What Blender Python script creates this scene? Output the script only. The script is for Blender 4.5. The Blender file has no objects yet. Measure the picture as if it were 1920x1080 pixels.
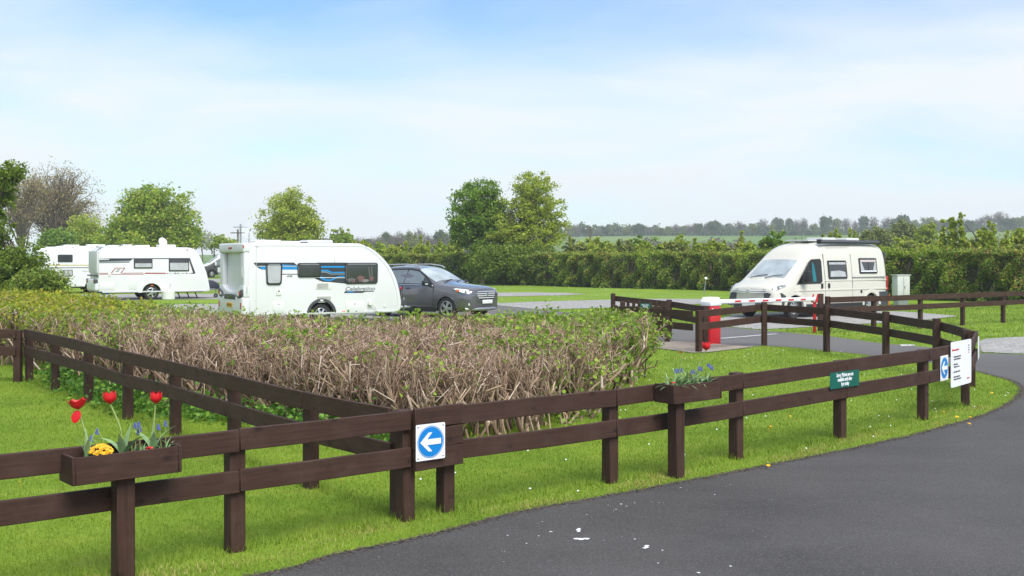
import bpy, bmesh, math, random
import numpy as np
from mathutils import Vector, Matrix
from mathutils.geometry import tessellate_polygon

SC = bpy.context.scene
COL = SC.collection
R = math.radians

# ------------------------------------------------------------------ camera, sky, sun, exposure
CAM_H = 1.9
cam_d = bpy.data.cameras.new('camera')
cam = bpy.data.objects.new('camera', cam_d)
COL.objects.link(cam)
cam.location = (0, 0, CAM_H)
cam.rotation_euler = (R(90), 0, 0)
cam_d.sensor_width = 36
cam_d.lens = 37.5
cam_d.shift_y = -55 / 1920
cam_d.clip_start = 0.1
cam_d.clip_end = 6000
SC.camera = cam

SUN_EL, SUN_AZ = 54, 150          # azimuth clockwise from +Y (the view direction)
world = bpy.data.worlds.new('World')
SC.world = world
world.use_nodes = True
wn, wl = world.node_tree.nodes, world.node_tree.links
wn.clear()
out = wn.new('ShaderNodeOutputWorld')
bg = wn.new('ShaderNodeBackground')
bg.inputs['Strength'].default_value = 0.10
sky = wn.new('ShaderNodeTexSky')
sky.sky_type = 'NISHITA'
sky.sun_disc = False
sky.sun_elevation = R(SUN_EL)
sky.sun_rotation = R(SUN_AZ)
sky.air_density = 1.0
sky.dust_density = 0.6
sky.ozone_density = 1.3
tc = wn.new('ShaderNodeTexCoord')
sep = wn.new('ShaderNodeSeparateXYZ')
wl.new(tc.outputs['Generated'], sep.inputs[0])
# project the view direction on a high flat cloud deck so that the clouds get long and thin near the horizon
zz = wn.new('ShaderNodeMath'); zz.operation = 'ADD'; zz.inputs[1].default_value = 0.22
wl.new(sep.outputs['Z'], zz.inputs[0])
dx = wn.new('ShaderNodeMath'); dx.operation = 'DIVIDE'
dy = wn.new('ShaderNodeMath'); dy.operation = 'DIVIDE'
wl.new(sep.outputs['X'], dx.inputs[0]); wl.new(zz.outputs[0], dx.inputs[1])
wl.new(sep.outputs['Y'], dy.inputs[0]); wl.new(zz.outputs[0], dy.inputs[1])
cmb = wn.new('ShaderNodeCombineXYZ')
wl.new(dx.outputs[0], cmb.inputs[0]); wl.new(dy.outputs[0], cmb.inputs[1])
mp = wn.new('ShaderNodeMapping')
mp.inputs['Rotation'].default_value = (0, 0, R(24))
mp.inputs['Scale'].default_value = (0.8, 1.2, 1)
mp.inputs['Location'].default_value = (3.3, 1.2, 0)
wl.new(cmb.outputs[0], mp.inputs['Vector'])
nz = wn.new('ShaderNodeTexNoise')
nz.inputs['Scale'].default_value = 1.1
nz.inputs['Detail'].default_value = 7
nz.inputs['Roughness'].default_value = 0.5
nz.inputs['Distortion'].default_value = 0.35
wl.new(mp.outputs[0], nz.inputs['Vector'])
cr = wn.new('ShaderNodeMapRange')
cr.inputs['From Min'].default_value = 0.34
cr.inputs['From Max'].default_value = 0.66
cr.inputs['To Min'].default_value = 0.0
cr.inputs['To Max'].default_value = 0.86
wl.new(nz.outputs[0], cr.inputs['Value'])
hz = wn.new('ShaderNodeMapRange')           # more veil towards the horizon
hz.inputs['From Min'].default_value = 0.0
hz.inputs['From Max'].default_value = 0.20
hz.inputs['To Min'].default_value = 0.66
hz.inputs['To Max'].default_value = 0.0
wl.new(sep.outputs['Z'], hz.inputs['Value'])
mx = wn.new('ShaderNodeMath'); mx.operation = 'ADD'; mx.use_clamp = True
wl.new(cr.outputs[0], mx.inputs[0]); wl.new(hz.outputs[0], mx.inputs[1])
gain = wn.new('ShaderNodeMix'); gain.data_type = 'RGBA'; gain.blend_type = 'MULTIPLY'
gain.inputs['Factor'].default_value = 1
gain.inputs['B'].default_value = (1.04, 1.28, 1.46, 1)
wl.new(sky.outputs[0], gain.inputs['A'])
mixc = wn.new('ShaderNodeMix'); mixc.data_type = 'RGBA'
wl.new(mx.outputs[0], mixc.inputs['Factor'])
wl.new(gain.outputs['Result'], mixc.inputs['A'])
mixc.inputs['B'].default_value = (7.0, 7.4, 7.75, 1)
wl.new(mixc.outputs['Result'], bg.inputs['Color'])
wl.new(bg.outputs[0], out.inputs['Surface'])

sun_d = bpy.data.lights.new('sun', 'SUN')
sun = bpy.data.objects.new('sun', sun_d)
COL.objects.link(sun)
sun_d.energy = 3.7
sun_d.angle = R(38)
sun_d.color = (1.0, 0.965, 0.91)
sd = Vector((math.sin(R(SUN_AZ)) * math.cos(R(SUN_EL)), math.cos(R(SUN_AZ)) * math.cos(R(SUN_EL)), math.sin(R(SUN_EL))))
sun.rotation_euler = sd.to_track_quat('Z', 'Y').to_euler()
sun.location = sd * 60

SC.view_settings.view_transform = 'Standard'
SC.view_settings.look = 'None'
SC.view_settings.exposure = 0.42
SC.view_settings.gamma = 1.0
SC.cycles.use_denoising = True
SC.cycles.max_bounces = 8
SC.cycles.diffuse_bounces = 3
SC.cycles.glossy_bounces = 3
SC.cycles.transparent_max_bounces = 12

# ------------------------------------------------------------------ helpers
def G(u, v):
    """photo pixel -> point on the flat ground"""
    return ((u - 960) * CAM_H / (v - 485), 2000 * CAM_H / (v - 485))

def at(u, v, Y):
    """photo pixel -> point at depth Y"""
    return Vector(((u - 960) * Y / 2000, Y, CAM_H - (v - 485) * Y / 2000))

def tag(o, label=None, cat=None, group=None, kind=None):
    if label: o['label'] = label
    if cat: o['category'] = cat
    if group: o['group'] = group
    if kind: o['kind'] = kind
    return o

def thing(name, label, cat, loc=(0, 0, 0), rz=0, group=None):
    o = bpy.data.objects.new(name, None)
    o.empty_display_size = 0.2
    COL.objects.link(o)
    o.location = loc
    o.rotation_euler = (0, 0, rz)
    return tag(o, label, cat, group)

def link(name, me, parent=None):
    o = bpy.data.objects.new(name, me)
    COL.objects.link(o)
    if parent is not None:
        o.parent = parent
    return o

def dup(root, loc, rz, scale=None, label=None):
    r = root.copy(); COL.objects.link(r)
    r.location = loc; r.rotation_euler = (0, 0, rz)
    if scale is not None: r.scale = scale
    if label: r['label'] = label
    for ch in list(root.children):
        c = ch.copy(); COL.objects.link(c); c.parent = r
        for g in list(ch.children):
            d = g.copy(); COL.objects.link(d); d.parent = c
    return r

def np_mesh(name, V, F, mat=None, smooth=False):
    """mesh from numpy arrays; F is (n,k), all faces alike"""
    V = np.asarray(V, dtype=np.float32); F = np.asarray(F, dtype=np.int32)
    me = bpy.data.meshes.new(name)
    n, k = F.shape
    me.vertices.add(len(V)); me.vertices.foreach_set('co', V.ravel())
    me.loops.add(n * k); me.loops.foreach_set('vertex_index', F.ravel())
    me.polygons.add(n); me.polygons.foreach_set('loop_start', np.arange(0, n * k, k, dtype=np.int32))
    me.update(calc_edges=True)
    if smooth: me.polygons.foreach_set('use_smooth', np.ones(n, dtype=bool))
    if mat: me.materials.append(mat)
    return me

class MB:
    def __init__(s): s.v = []; s.f = []
    def add(s, vs, fs):
        b = len(s.v); s.v += [tuple(v) for v in vs]; s.f += [tuple(i + b for i in f) for f in fs]; return s
    def box(s, c, size, m=None):
        x, y, z = [a / 2 for a in size]
        vs = [Vector((sx * x, sy * y, sz * z)) for sx in (-1, 1) for sy in (-1, 1) for sz in (-1, 1)]
        if m is not None: vs = [m @ v for v in vs]
        vs = [v + Vector(c) for v in vs]
        return s.add(vs, [(0, 1, 3, 2), (4, 6, 7, 5), (0, 4, 5, 1), (2, 3, 7, 6), (0, 2, 6, 4), (1, 5, 7, 3)])
    def tube(s, pts, rad, n=8, caps=True):
        pts = [Vector(p) for p in pts]
        if not hasattr(rad, '__len__'): rad = [rad] * len(pts)
        rings = []
        for i, p in enumerate(pts):
            d = (pts[min(i + 1, len(pts) - 1)] - pts[max(i - 1, 0)]).normalized()
            a = d.orthogonal().normalized() if abs(d.z) < .99 else Vector((1, 0, 0))
            if abs(d.z) < .99:
                a = d.cross(Vector((0, 0, 1))).normalized()
            b = d.cross(a).normalized()
            rings.append([p + (a * math.cos(t) + b * math.sin(t)) * rad[i] for t in [2 * math.pi * k / n for k in range(n)]])
        vs = [v for r in rings for v in r]; fs = []
        for i in range(len(pts) - 1):
            for k in range(n):
                fs.append((i * n + k, i * n + (k + 1) % n, (i + 1) * n + (k + 1) % n, (i + 1) * n + k))
        if caps:
            fs.append(tuple(range(n))); fs.append(tuple((len(pts) - 1) * n + k for k in range(n)))
        return s.add(vs, fs)
    def lathe(s, prof, n=24, m=None):
        """prof = [(r, z)], axis z"""
        vs = []; fs = []
        for r, z in prof:
            for k in range(n):
                t = 2 * math.pi * k / n; v = Vector((r * math.cos(t), r * math.sin(t), z))
                vs.append(m @ v if m is not None else v)
        for i in range(len(prof) - 1):
            for k in range(n):
                fs.append((i * n + k, i * n + (k + 1) % n, (i + 1) * n + (k + 1) % n, (i + 1) * n + k))
        return s.add(vs, fs)
    def prism(s, pts, fn0, fn1):
        """polygon extruded between fn0(p) and fn1(p)"""
        n = len(pts)
        vs = [fn0(p) for p in pts] + [fn1(p) for p in pts]
        fs = [tuple(range(n))[::-1], tuple(range(n, 2 * n))] + [(i, (i + 1) % n, n + (i + 1) % n, n + i) for i in range(n)]
        return s.add(vs, fs)
    def build(s, name, mat, parent=None, bevel=0, seg=2, smooth=False):
        me = bpy.data.meshes.new(name)
        me.from_pydata([tuple(v) for v in s.v], [], s.f)
        bm = bmesh.new(); bm.from_mesh(me)
        bmesh.ops.recalc_face_normals(bm, faces=bm.faces)
        if bevel:
            es = [e for e in bm.edges if len(e.link_faces) == 2 and e.calc_face_angle(0) > 0.45]
            bmesh.ops.bevel(bm, geom=es, offset=bevel, segments=seg, profile=0.6, affect='EDGES', clamp_overlap=True)
        if smooth or bevel:
            for f in bm.faces: f.smooth = True
            for e in bm.edges:
                if len(e.link_faces) == 2 and e.calc_face_angle(0) > R(38): e.smooth = False
        bm.to_mesh(me); bm.free()
        if mat: me.materials.append(mat)
        return link(name, me, parent)

def rrect(cx, cz, w, h, r, n=4):
    pts = []
    for qx, qz, a0 in ((1, 1, 0), (-1, 1, 90), (-1, -1, 180), (1, -1, 270)):
        for k in range(n + 1):
            a = R(a0 + 90 * k / n)
            pts.append((cx + qx * (w / 2 - r) + r * math.cos(a), cz + qz * (h / 2 - r) + r * math.sin(a)))
    return pts

def catmull(pts, n=6, closed=False):
    pts = [np.array(p, float) for p in pts]; outp = []
    m = len(pts)
    for i in range(m if closed else m - 1):
        p0 = pts[(i - 1) % m] if closed or i > 0 else pts[0]
        p1 = pts[i]; p2 = pts[(i + 1) % m]
        p3 = pts[(i + 2) % m] if closed or i + 2 < m else pts[-1]
        for k in range(n):
            t = k / n
            outp.append(0.5 * ((2 * p1) + (-p0 + p2) * t + (2 * p0 - 5 * p1 + 4 * p2 - p3) * t * t + (-p0 + 3 * p1 - 3 * p2 + p3) * t ** 3))
    if not closed: outp.append(pts[-1])
    return outp

def in_poly(P, poly):
    x, y = P[:, 0], P[:, 1]; inside = np.zeros(len(P), bool)
    n = len(poly)
    for i in range(n):
        x1, y1 = poly[i]; x2, y2 = poly[(i + 1) % n]
        c = ((y1 > y) != (y2 > y))
        inside ^= c & (x < (x2 - x1) * (y - y1) / ((y2 - y1) if y2 != y1 else 1e-9) + x1)
    return inside

_fc = {}
def text(body, size, parent, loc, rot, mat, name='lettering', shear=0, align='CENTER', bold=0.0, sx=1.0):
    c = bpy.data.curves.new('txt', 'FONT')
    c.body = body; c.size = size; c.shear = shear; c.align_x = align; c.align_y = 'CENTER'
    c.extrude = 0.0012; c.offset = bold; c.resolution_u = 3; c.space_line = 1.0
    o = bpy.data.objects.new('txt', c); COL.objects.link(o)
    dg = bpy.context.evaluated_depsgraph_get(); dg.update()
    me = bpy.data.meshes.new_from_object(o.evaluated_get(dg))
    bpy.data.objects.remove(o); bpy.data.curves.remove(c)
    me.transform(Matrix.Translation(loc) @ rot.to_4x4() @ Matrix.Diagonal((sx, 1, 1, 1)))
    me.materials.clear(); me.materials.append(mat)
    return link(name, me, parent)
ROT_S = Matrix.Rotation(R(90), 3, 'X')                                   # reads from -y
ROT_N = Matrix.Rotation(R(180), 3, 'Z') @ Matrix.Rotation(R(90), 3, 'X')   # reads from +y
ROT_XM = Matrix.Rotation(R(-90), 3, 'Z') @ Matrix.Rotation(R(90), 3, 'X')  # reads from -x
ROT_XP = Matrix.Rotation(R(90), 3, 'Z') @ Matrix.Rotation(R(90), 3, 'X')   # reads from +x

# ------------------------------------------------------------------ materials
def new_mat(name):
    m = bpy.data.materials.new(name); m.use_nodes = True
    return m, m.node_tree.nodes, m.node_tree.links, m.node_tree.nodes['Principled BSDF']

def ramp(N, stops):
    r = N.new('ShaderNodeValToRGB')
    el = r.color_ramp.elements
    while len(el) < len(stops): el.new(0.5)
    for e, (p, c) in zip(el, stops):
        e.position = p; e.color = (*c, 1)
    return r

def noise(N, L, vec, scale, detail=4, rough=.55):
    n = N.new('ShaderNodeTexNoise'); n.inputs['Scale'].default_value = scale
    n.inputs['Detail'].default_value = detail; n.inputs['Roughness'].default_value = rough
    L.new(vec, n.inputs['Vector']); return n.outputs[0]

def mixrgb(N, L, fac, a, b, mode='MIX'):
    m = N.new('ShaderNodeMix'); m.data_type = 'RGBA'; m.blend_type = mode
    for k, v in (('Factor', fac), ('A', a), ('B', b)):
        if isinstance(v, (int, float)): m.inputs[k].default_value = v
        elif isinstance(v, tuple): m.inputs[k].default_value = (*v, 1)
        else: L.new(v, m.inputs[k])
    return m.outputs['Result']

def mp_range(N, L, v, a, b, c=0, d=1):
    m = N.new('ShaderNodeMapRange')
    for k, x in (('From Min', a), ('From Max', b), ('To Min', c), ('To Max', d)): m.inputs[k].default_value = x
    L.new(v, m.inputs['Value']); return m.outputs[0]

def bump(N, L, P, h, strength, dist=0.01):
    b = N.new('ShaderNodeBump'); b.inputs['Strength'].default_value = strength; b.inputs['Distance'].default_value = dist
    L.new(h, b.inputs['Height']); L.new(b.outputs[0], P.inputs['Normal'])

def plain(name, col, rough=.5, metal=0, coat=0, var=.12, scale=3, spec=.5, dirt=None):
    """a painted or moulded surface with faint wear"""
    m, N, L, P = new_mat(name)
    t = N.new('ShaderNodeTexCoord')
    n = noise(N, L, t.outputs['Object'], scale, 5)
    c = mixrgb(N, L, mp_range(N, L, n, .3, .7), tuple(x * (1 - var) for x in col), tuple(min(1, x * (1 + var * .6)) for x in col))
    if dirt:
        n2 = noise(N, L, t.outputs['Object'], scale * 2.3, 6, .7)
        c = mixrgb(N, L, mp_range(N, L, n2, .55, .8, 0, .35), c, dirt)
    L.new(c, P.inputs['Base Color'])
    P.inputs['Roughness'].default_value = rough; P.inputs['Metallic'].default_value = metal
    P.inputs['Coat Weight'].default_value = coat; P.inputs['Coat Roughness'].default_value = .06
    P.inputs['Specular IOR Level'].default_value = spec
    return m

def wood(name, axis):
    m, N, L, P = new_mat(name)
    g = N.new('ShaderNodeNewGeometry')
    mpn = N.new('ShaderNodeMapping')
    mpn.inputs['Scale'].default_value = (3.0, 3.0, 70) if axis == 'rail' else (60, 60, 3)
    L.new(g.outputs['Position'], mpn.inputs['Vector'])
    grain = noise(N, L, mpn.outputs[0], 1.0, 5, .6)
    wear = noise(N, L, g.outputs['Position'], 5, 6, .65)
    c = mixrgb(N, L, mp_range(N, L, grain, .3, .7), (.034, .0155, .0095), (.068, .033, .0215))
    c = mixrgb(N, L, mp_range(N, L, wear, .46, .78, 0, .5), c, (.105, .065, .050))
    v = N.new('ShaderNodeTexVoronoi'); v.inputs['Scale'].default_value = 4.2
    mk = N.new('ShaderNodeMapping'); mk.inputs['Scale'].default_value = (1, 1, 1.9)
    L.new(g.outputs['Position'], mk.inputs['Vector']); L.new(mk.outputs[0], v.inputs['Vector'])
    c = mixrgb(N, L, mp_range(N, L, v.outputs['Distance'], .07, .20, .85, 0), c, (.012, .006, .004))
    rnd = N.new('ShaderNodeNewGeometry')
    c = mixrgb(N, L, mp_range(N, L, rnd.outputs['Random Per Island'], 0, 1, 0, .5), c, (.036, .016, .011))
    L.new(c, P.inputs['Base Color']); P.inputs['Roughness'].default_value = .72
    P.inputs['Specular IOR Level'].default_value = .3
    bump(N, L, P, grain, .35, .004)
    return m

def leaf_mat(name, stops, trans=.35, rough=.5):
    m, N, L, P = new_mat(name)
    g = N.new('ShaderNodeNewGeometry')
    r = ramp(N, stops); L.new(g.outputs['Random Per Island'], r.inputs[0])
    big = noise(N, L, g.outputs['Position'], .8, 3)
    c = mixrgb(N, L, mp_range(N, L, big, .3, .7, .0, .45), r.outputs[0], stops[0][1])
    L.new(c, P.inputs['Base Color']); P.inputs['Roughness'].default_value = rough
    P.inputs['Specular IOR Level'].default_value = .25
    tr = N.new('ShaderNodeBsdfTranslucent'); L.new(c, tr.inputs[0])
    mx = N.new('ShaderNodeMixShader'); mx.inputs[0].default_value = trans
    L.new(P.outputs[0], mx.inputs[1]); L.new(tr.outputs[0], mx.inputs[2])
    L.new(mx.outputs[0], N['Material Output'].inputs[0])
    return m

def lawn_colour(N, L, pos):
    a = noise(N, L, pos, .55, 5, .6); b = noise(N, L, pos, 2.6, 4, .6); d = noise(N, L, pos, .22, 3)
    c = mixrgb(N, L, mp_range(N, L, a, .32, .68), (.135, .225, .018), (.265, .365, .038))
    c = mixrgb(N, L, mp_range(N, L, b, .52, .78, 0, .6), c, (.39, .41, .075))
    c = mixrgb(N, L, mp_range(N, L, d, .5, .7, 0, .4), c, (.115, .205, .016))
    return c

M = {}
M['rail'] = wood('stained_rail_timber', 'rail')
M['post'] = wood('stained_post_timber', 'post')
M['white'] = plain('white_caravan_shell', (.69, .69, .70), .35, coat=.2, var=.03, scale=1.2)
M['offwhite'] = plain('offwhite_plastic', (.70, .70, .66), .45, var=.05)
M['greywhite'] = plain('grey_white_plastic', (.55, .56, .55), .5, var=.06)
M['vent'] = plain('vent_grille_grey', (.42, .42, .40), .6)
M['cream'] = plain('cream_van_paint', (.62, .595, .52), .26, coat=.4, var=.03, scale=1)
M['carpaint'] = plain('dark_grey_car_paint', (.17, .165, .18), .2, metal=.6, coat=1, var=.08)
M['black'] = plain('black_plastic', (.018, .018, .02), .5)
M['darkgrey'] = plain('charcoal_plastic', (.05, .053, .06), .5)
M['tyre'] = plain('tyre_rubber', (.022, .022, .023), .85)
M['alloy'] = plain('alloy_silver', (.62, .63, .65), .3, metal=.75)
M['chrome'] = plain('chrome_trim', (.8, .81, .83), .14, metal=1)
M['glass'] = plain('tinted_glass', (.035, .04, .045), .04, var=.3, scale=2, spec=.8)
M['screen'] = plain('pale_windscreen_glass', (.36, .41, .43), .05, var=.35, scale=2.2, spec=.9)
M['blind'] = plain('grey_window_blind', (.42, .43, .45), .6, var=.15)
M['sky_glass'] = plain('sky_reflecting_glass', (.15, .18, .20), .06, var=.15, scale=3)
M['red'] = plain('red_barrier_paint', (.58, .008, .018), .35, coat=.3, var=.08)
M['signred'] = plain('red_sign_print', (.62, .03, .03), .5)
M['lightred'] = plain('red_lamp_lens', (.45, .012, .015), .2)
M['amber'] = plain('amber_lens', (.75, .16, .02), .25)
M['clear'] = plain('clear_lamp_lens', (.72, .76, .78), .08, var=.25, scale=12)
M['yellowplate'] = plain('yellow_plate', (.72, .40, .02), .45)
M['whiteplate'] = plain('white_plate', (.78, .78, .78), .4)
M['signwhite'] = plain('white_sign_board', (.82, .83, .85), .42, var=.03)
M['blue'] = plain('blue_sign_print', (.0, .20, .56), .42, var=.04)
M['green'] = plain('green_sign_board', (.0, .105, .075), .4, var=.06)
M['decalblue'] = plain('blue_decal', (.01, .25, .62), .35)
M['decaldark'] = plain('dark_decal', (.035, .042, .05), .38)
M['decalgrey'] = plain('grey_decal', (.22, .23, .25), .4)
M['decalred'] = plain('maroon_decal', (.33, .045, .045), .4)
M['decalgold'] = plain('gold_decal', (.50, .38, .10), .4)
M['galv'] = plain('galvanised_steel', (.38, .40, .41), .42, metal=.7)
M['cabinet'] = plain('pale_cabinet', (.55, .56, .53), .5, dirt=(.35, .34, .28))
M['soil'] = plain('potting_soil', (.030, .020, .014), .95, var=.4, scale=40)
M['cushion'] = plain('dusky_pink_cushion', (.42, .24, .24), .9)
M['palecloth'] = plain('pale_cloth', (.52, .45, .45), .9)
M['curtain_red'] = plain('red_curtain', (.40, .10, .12), .9)
M['curtain_blue'] = plain('blue_curtain', (.10, .18, .34), .9)
M['teal'] = plain('teal_cloth', (.01, .16, .20), .8)
M['navy'] = plain('navy_cover', (.018, .022, .04), .6)
M['petal'] = plain('tulip_red_petal', (.62, .006, .010), .45, var=.25, scale=30)
M['stem'] = plain('tulip_stem', (.28, .36, .10), .5)
M['tulipleaf'] = plain('tulip_leaf', (.22, .35, .15), .45, var=.3, scale=20)
M['yellowflower'] = plain('orange_yellow_petal', (.85, .44, .01), .6, var=.25, scale=30)
M['hyacinth'] = plain('grape_hyacinth_blue', (.12, .15, .50), .6, var=.3, scale=40)
M['dandelion'] = plain('dandelion_yellow', (.82, .50, .005), .6)
M['purple'] = plain('dark_purple_petal', (.06, .004, .02), .5)
M['bark'] = plain('grey_brown_bark', (.13, .10, .075), .9, var=.4, scale=4)
M['oakbark'] = plain('oak_bark', (.18, .135, .095), .9, var=.3, scale=2)

# ------------------------------------------------------------------ ground, roads, gravel
def smooth(a, b, x):
    t = np.clip((np.asarray(x, float) - a) / (b - a), 0, 1); return t * t * (3 - 2 * t)

def terrain(X, Y):
    az = np.asarray(X, float) / np.maximum(np.asarray(Y, float), 1)
    amp = 4.0 + 9.5 * smooth(-.22, .08, az) + 5 * smooth(.22, .5, az)
    return amp * smooth(190, 620, Y) + 1.2 * np.sin(np.asarray(X) / 60.0) * smooth(250, 500, Y)

xs = np.unique(np.concatenate([np.linspace(-600, -120, 14), np.linspace(-120, 120, 13), np.linspace(120, 700, 18)]))
ys = np.unique(np.concatenate([np.linspace(-60, 180, 9), np.linspace(180, 700, 40), np.linspace(700, 900, 5)]))
GX, GY = np.meshgrid(xs, ys)
GZ = terrain(GX, GY)
V = np.stack([GX, GY, GZ], -1).reshape(-1, 3)
nx = len(xs)
ii = np.array([(j * nx + i, j * nx + i + 1, (j + 1) * nx + i + 1, (j + 1) * nx + i) for j in range(len(ys) - 1) for i in range(nx - 1)])
m, N, L, P = new_mat('lawn')
g = N.new('ShaderNodeNewGeometry')
c = lawn_colour(N, L, g.outputs['Position'])
f1 = noise(N, L, g.outputs['Position'], 60, 4, .7)
c = mixrgb(N, L, mp_range(N, L, f1, .35, .7), c, (.11, .19, .016))
far = N.new('ShaderNodeSeparateXYZ'); L.new(g.outputs['Position'], far.inputs[0])
fld = noise(N, L, g.outputs['Position'], .006, 2)
cf = mixrgb(N, L, mp_range(N, L, fld, .4, .6), (.09, .17, .03), (.15, .22, .06))
c = mixrgb(N, L, mp_range(N, L, far.outputs['Y'], 90, 160), c, cf)
L.new(c, P.inputs['Base Color']); P.inputs['Roughness'].default_value = .85; P.inputs['Specular IOR Level'].default_value = .15
bump(N, L, P, f1, .5, .02)
M['lawn'] = m
tag(link('ground', np_mesh('ground', V, ii, m)), kind='structure')

m, N, L, P = new_mat('asphalt')
g = N.new('ShaderNodeNewGeometry'); pos = g.outputs['Position']
a = noise(N, L, pos, 75, 4, .8); b = noise(N, L, pos, .45, 4, .55); d = noise(N, L, pos, 34, 5, .8)
mm = N.new('ShaderNodeMapping'); mm.inputs['Rotation'].default_value = (0, 0, R(-38)); mm.inputs['Scale'].default_value = (.35, 1.6, 1)
L.new(pos, mm.inputs[0]); tr = noise(N, L, mm.outputs[0], .9, 3)
c = mixrgb(N, L, mp_range(N, L, b, .3, .7), (.036, .033, .0315), (.076, .070, .067))
c = mixrgb(N, L, mp_range(N, L, tr, .45, .7, 0, .5), c, (.080, .075, .073))
c = mixrgb(N, L, mp_range(N, L, a, .5, .72), c, (.15, .145, .143))
c = mixrgb(N, L, mp_range(N, L, d, .55, .75, 0, .6), c, (.026, .025, .026))
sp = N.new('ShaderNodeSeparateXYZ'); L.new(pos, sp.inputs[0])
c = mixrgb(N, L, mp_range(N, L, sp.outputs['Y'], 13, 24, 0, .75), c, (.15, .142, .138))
L.new(c, P.inputs['Base Color']); P.inputs['Roughness'].default_value = .8; P.inputs['Specular IOR Level'].default_value = .3
bump(N, L, P, a, .6, .006)
M['asphalt'] = m

m, N, L, P = new_mat('gravel')
g = N.new('ShaderNodeNewGeometry'); pos = g.outputs['Position']
v = N.new('ShaderNodeTexVoronoi'); v.inputs['Scale'].default_value = 16; L.new(pos, v.inputs['Vector'])
cc = ramp(N, [(0, (.20, .195, .185)), (.5, (.32, .31, .295)), (1, (.47, .46, .44))]); L.new(v.outputs['Color'], cc.inputs[0])
b = noise(N, L, pos, 1.2, 4)
c = mixrgb(N, L, mp_range(N, L, b, .35, .7, 0, .4), cc.outputs[0], (.20, .18, .15))
L.new(c, P.inputs['Base Color']); P.inputs['Roughness'].default_value = .9
bump(N, L, P, v.outputs['Distance'], 1.0, .03)
M['gravel'] = m

m, N, L, P = new_mat('block_paving')
g = N.new('ShaderNodeNewGeometry')
mm = N.new('ShaderNodeMapping'); mm.inputs['Rotation'].default_value = (0, 0, R(-46)); L.new(g.outputs['Position'], mm.inputs[0])
bk = N.new('ShaderNodeTexBrick'); bk.inputs['Scale'].default_value = 2.4; bk.inputs['Mortar Size'].default_value = .012
bk.inputs['Color1'].default_value = (.30, .25, .20, 1); bk.inputs['Color2'].default_value = (.25, .205, .165, 1); bk.inputs['Mortar'].default_value = (.14, .12, .09, 1)
L.new(mm.outputs[0], bk.inputs['Vector'])
n2 = noise(N, L, g.outputs['Position'], 3, 5)
L.new(mixrgb(N, L, mp_range(N, L, n2, .4, .7, 0, .5), bk.outputs[0], (.33, .29, .24)), P.inputs['Base Color']); P.inputs['Roughness'].default_value = .9
M['paving'] = m
M['roadpaint'] = plain('worn_road_paint', (.55, .54, .52), .7, var=.3, scale=14)
M['edge_dirt'] = plain('edge_soil', (.10, .075, .05), .95, var=.4, scale=20)

def sheet(name, pts, z, mat, jitter=0.0, seed=0):
    rng = np.random.default_rng(seed)
    pts = [np.array(p, float) for p in pts]
    if jitter:
        q = []
        for i, p in enumerate(pts):
            p2 = pts[(i + 1) % len(pts)]; Ln = np.linalg.norm(p2 - p)
            k = int(min(40, max(1, Ln / .12))) if Ln < 25 else 1
            for s in range(k):
                q.append(p + (p2 - p) * s / k + (rng.normal(0, jitter, 2) if k > 1 else 0))
        pts = q
    vs = [Vector((p[0], p[1], z)) for p in pts]
    tris = tessellate_polygon([vs])
    me = bpy.data.meshes.new(name)
    me.from_pydata([tuple(v) for v in vs], [], [tuple(t) for t in tris])
    bm = bmesh.new(); bm.from_mesh(me)
    for f in bm.faces:
        f.normal_update()
        if f.normal.z < 0: f.normal_flip()
    bm.to_mesh(me); bm.free()
    me.materials.append(mat)
    return tag(link(name, me), kind='structure'), [tuple(p) for p in pts]

edge_px = [(480, 1078), (620, 1041), (800, 1003), (960, 962), (1100, 936), (1300, 899), (1500, 860), (1650, 829), (1780, 797), (1860, 771), (1903, 745), (1911, 728), (1895, 715), (1857, 704), (1832, 697)]
edge = [(-9.0, 2.0), (-5.6, 3.6), (-3.3, 5.15)] + [G(*p) for p in edge_px]
edge = [tuple(p) for p in catmull(edge, 5)]
inner_near = [G(1780, 684), G(1700, 675), G(1600, 663), G(1495, 652.5), G(1433, 648.5), G(1395, 651), G(1340, 650), G(1300, 641), G(1225, 640), G(1100, 617), G(938, 597), G(700, 578), G(560, 570)]
inner_far = [G(560, 562), G(700, 565), G(928, 573), G(997, 579.5), G(1047, 584), G(1150, 594), G(1250, 604), G(1340, 611.5), G(1424, 619.5), G(1546, 629.5), G(1651, 644), G(1760, 653), G(1840, 662.5), G(1920, 665.5), G(2300, 668)]
road_poly = edge + inner_near + inner_far + [(40, 20), (40, -20), (-9, -20)]
_, road_pts = sheet('road', road_poly, 0.004, M['asphalt'], .012, 1)
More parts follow.
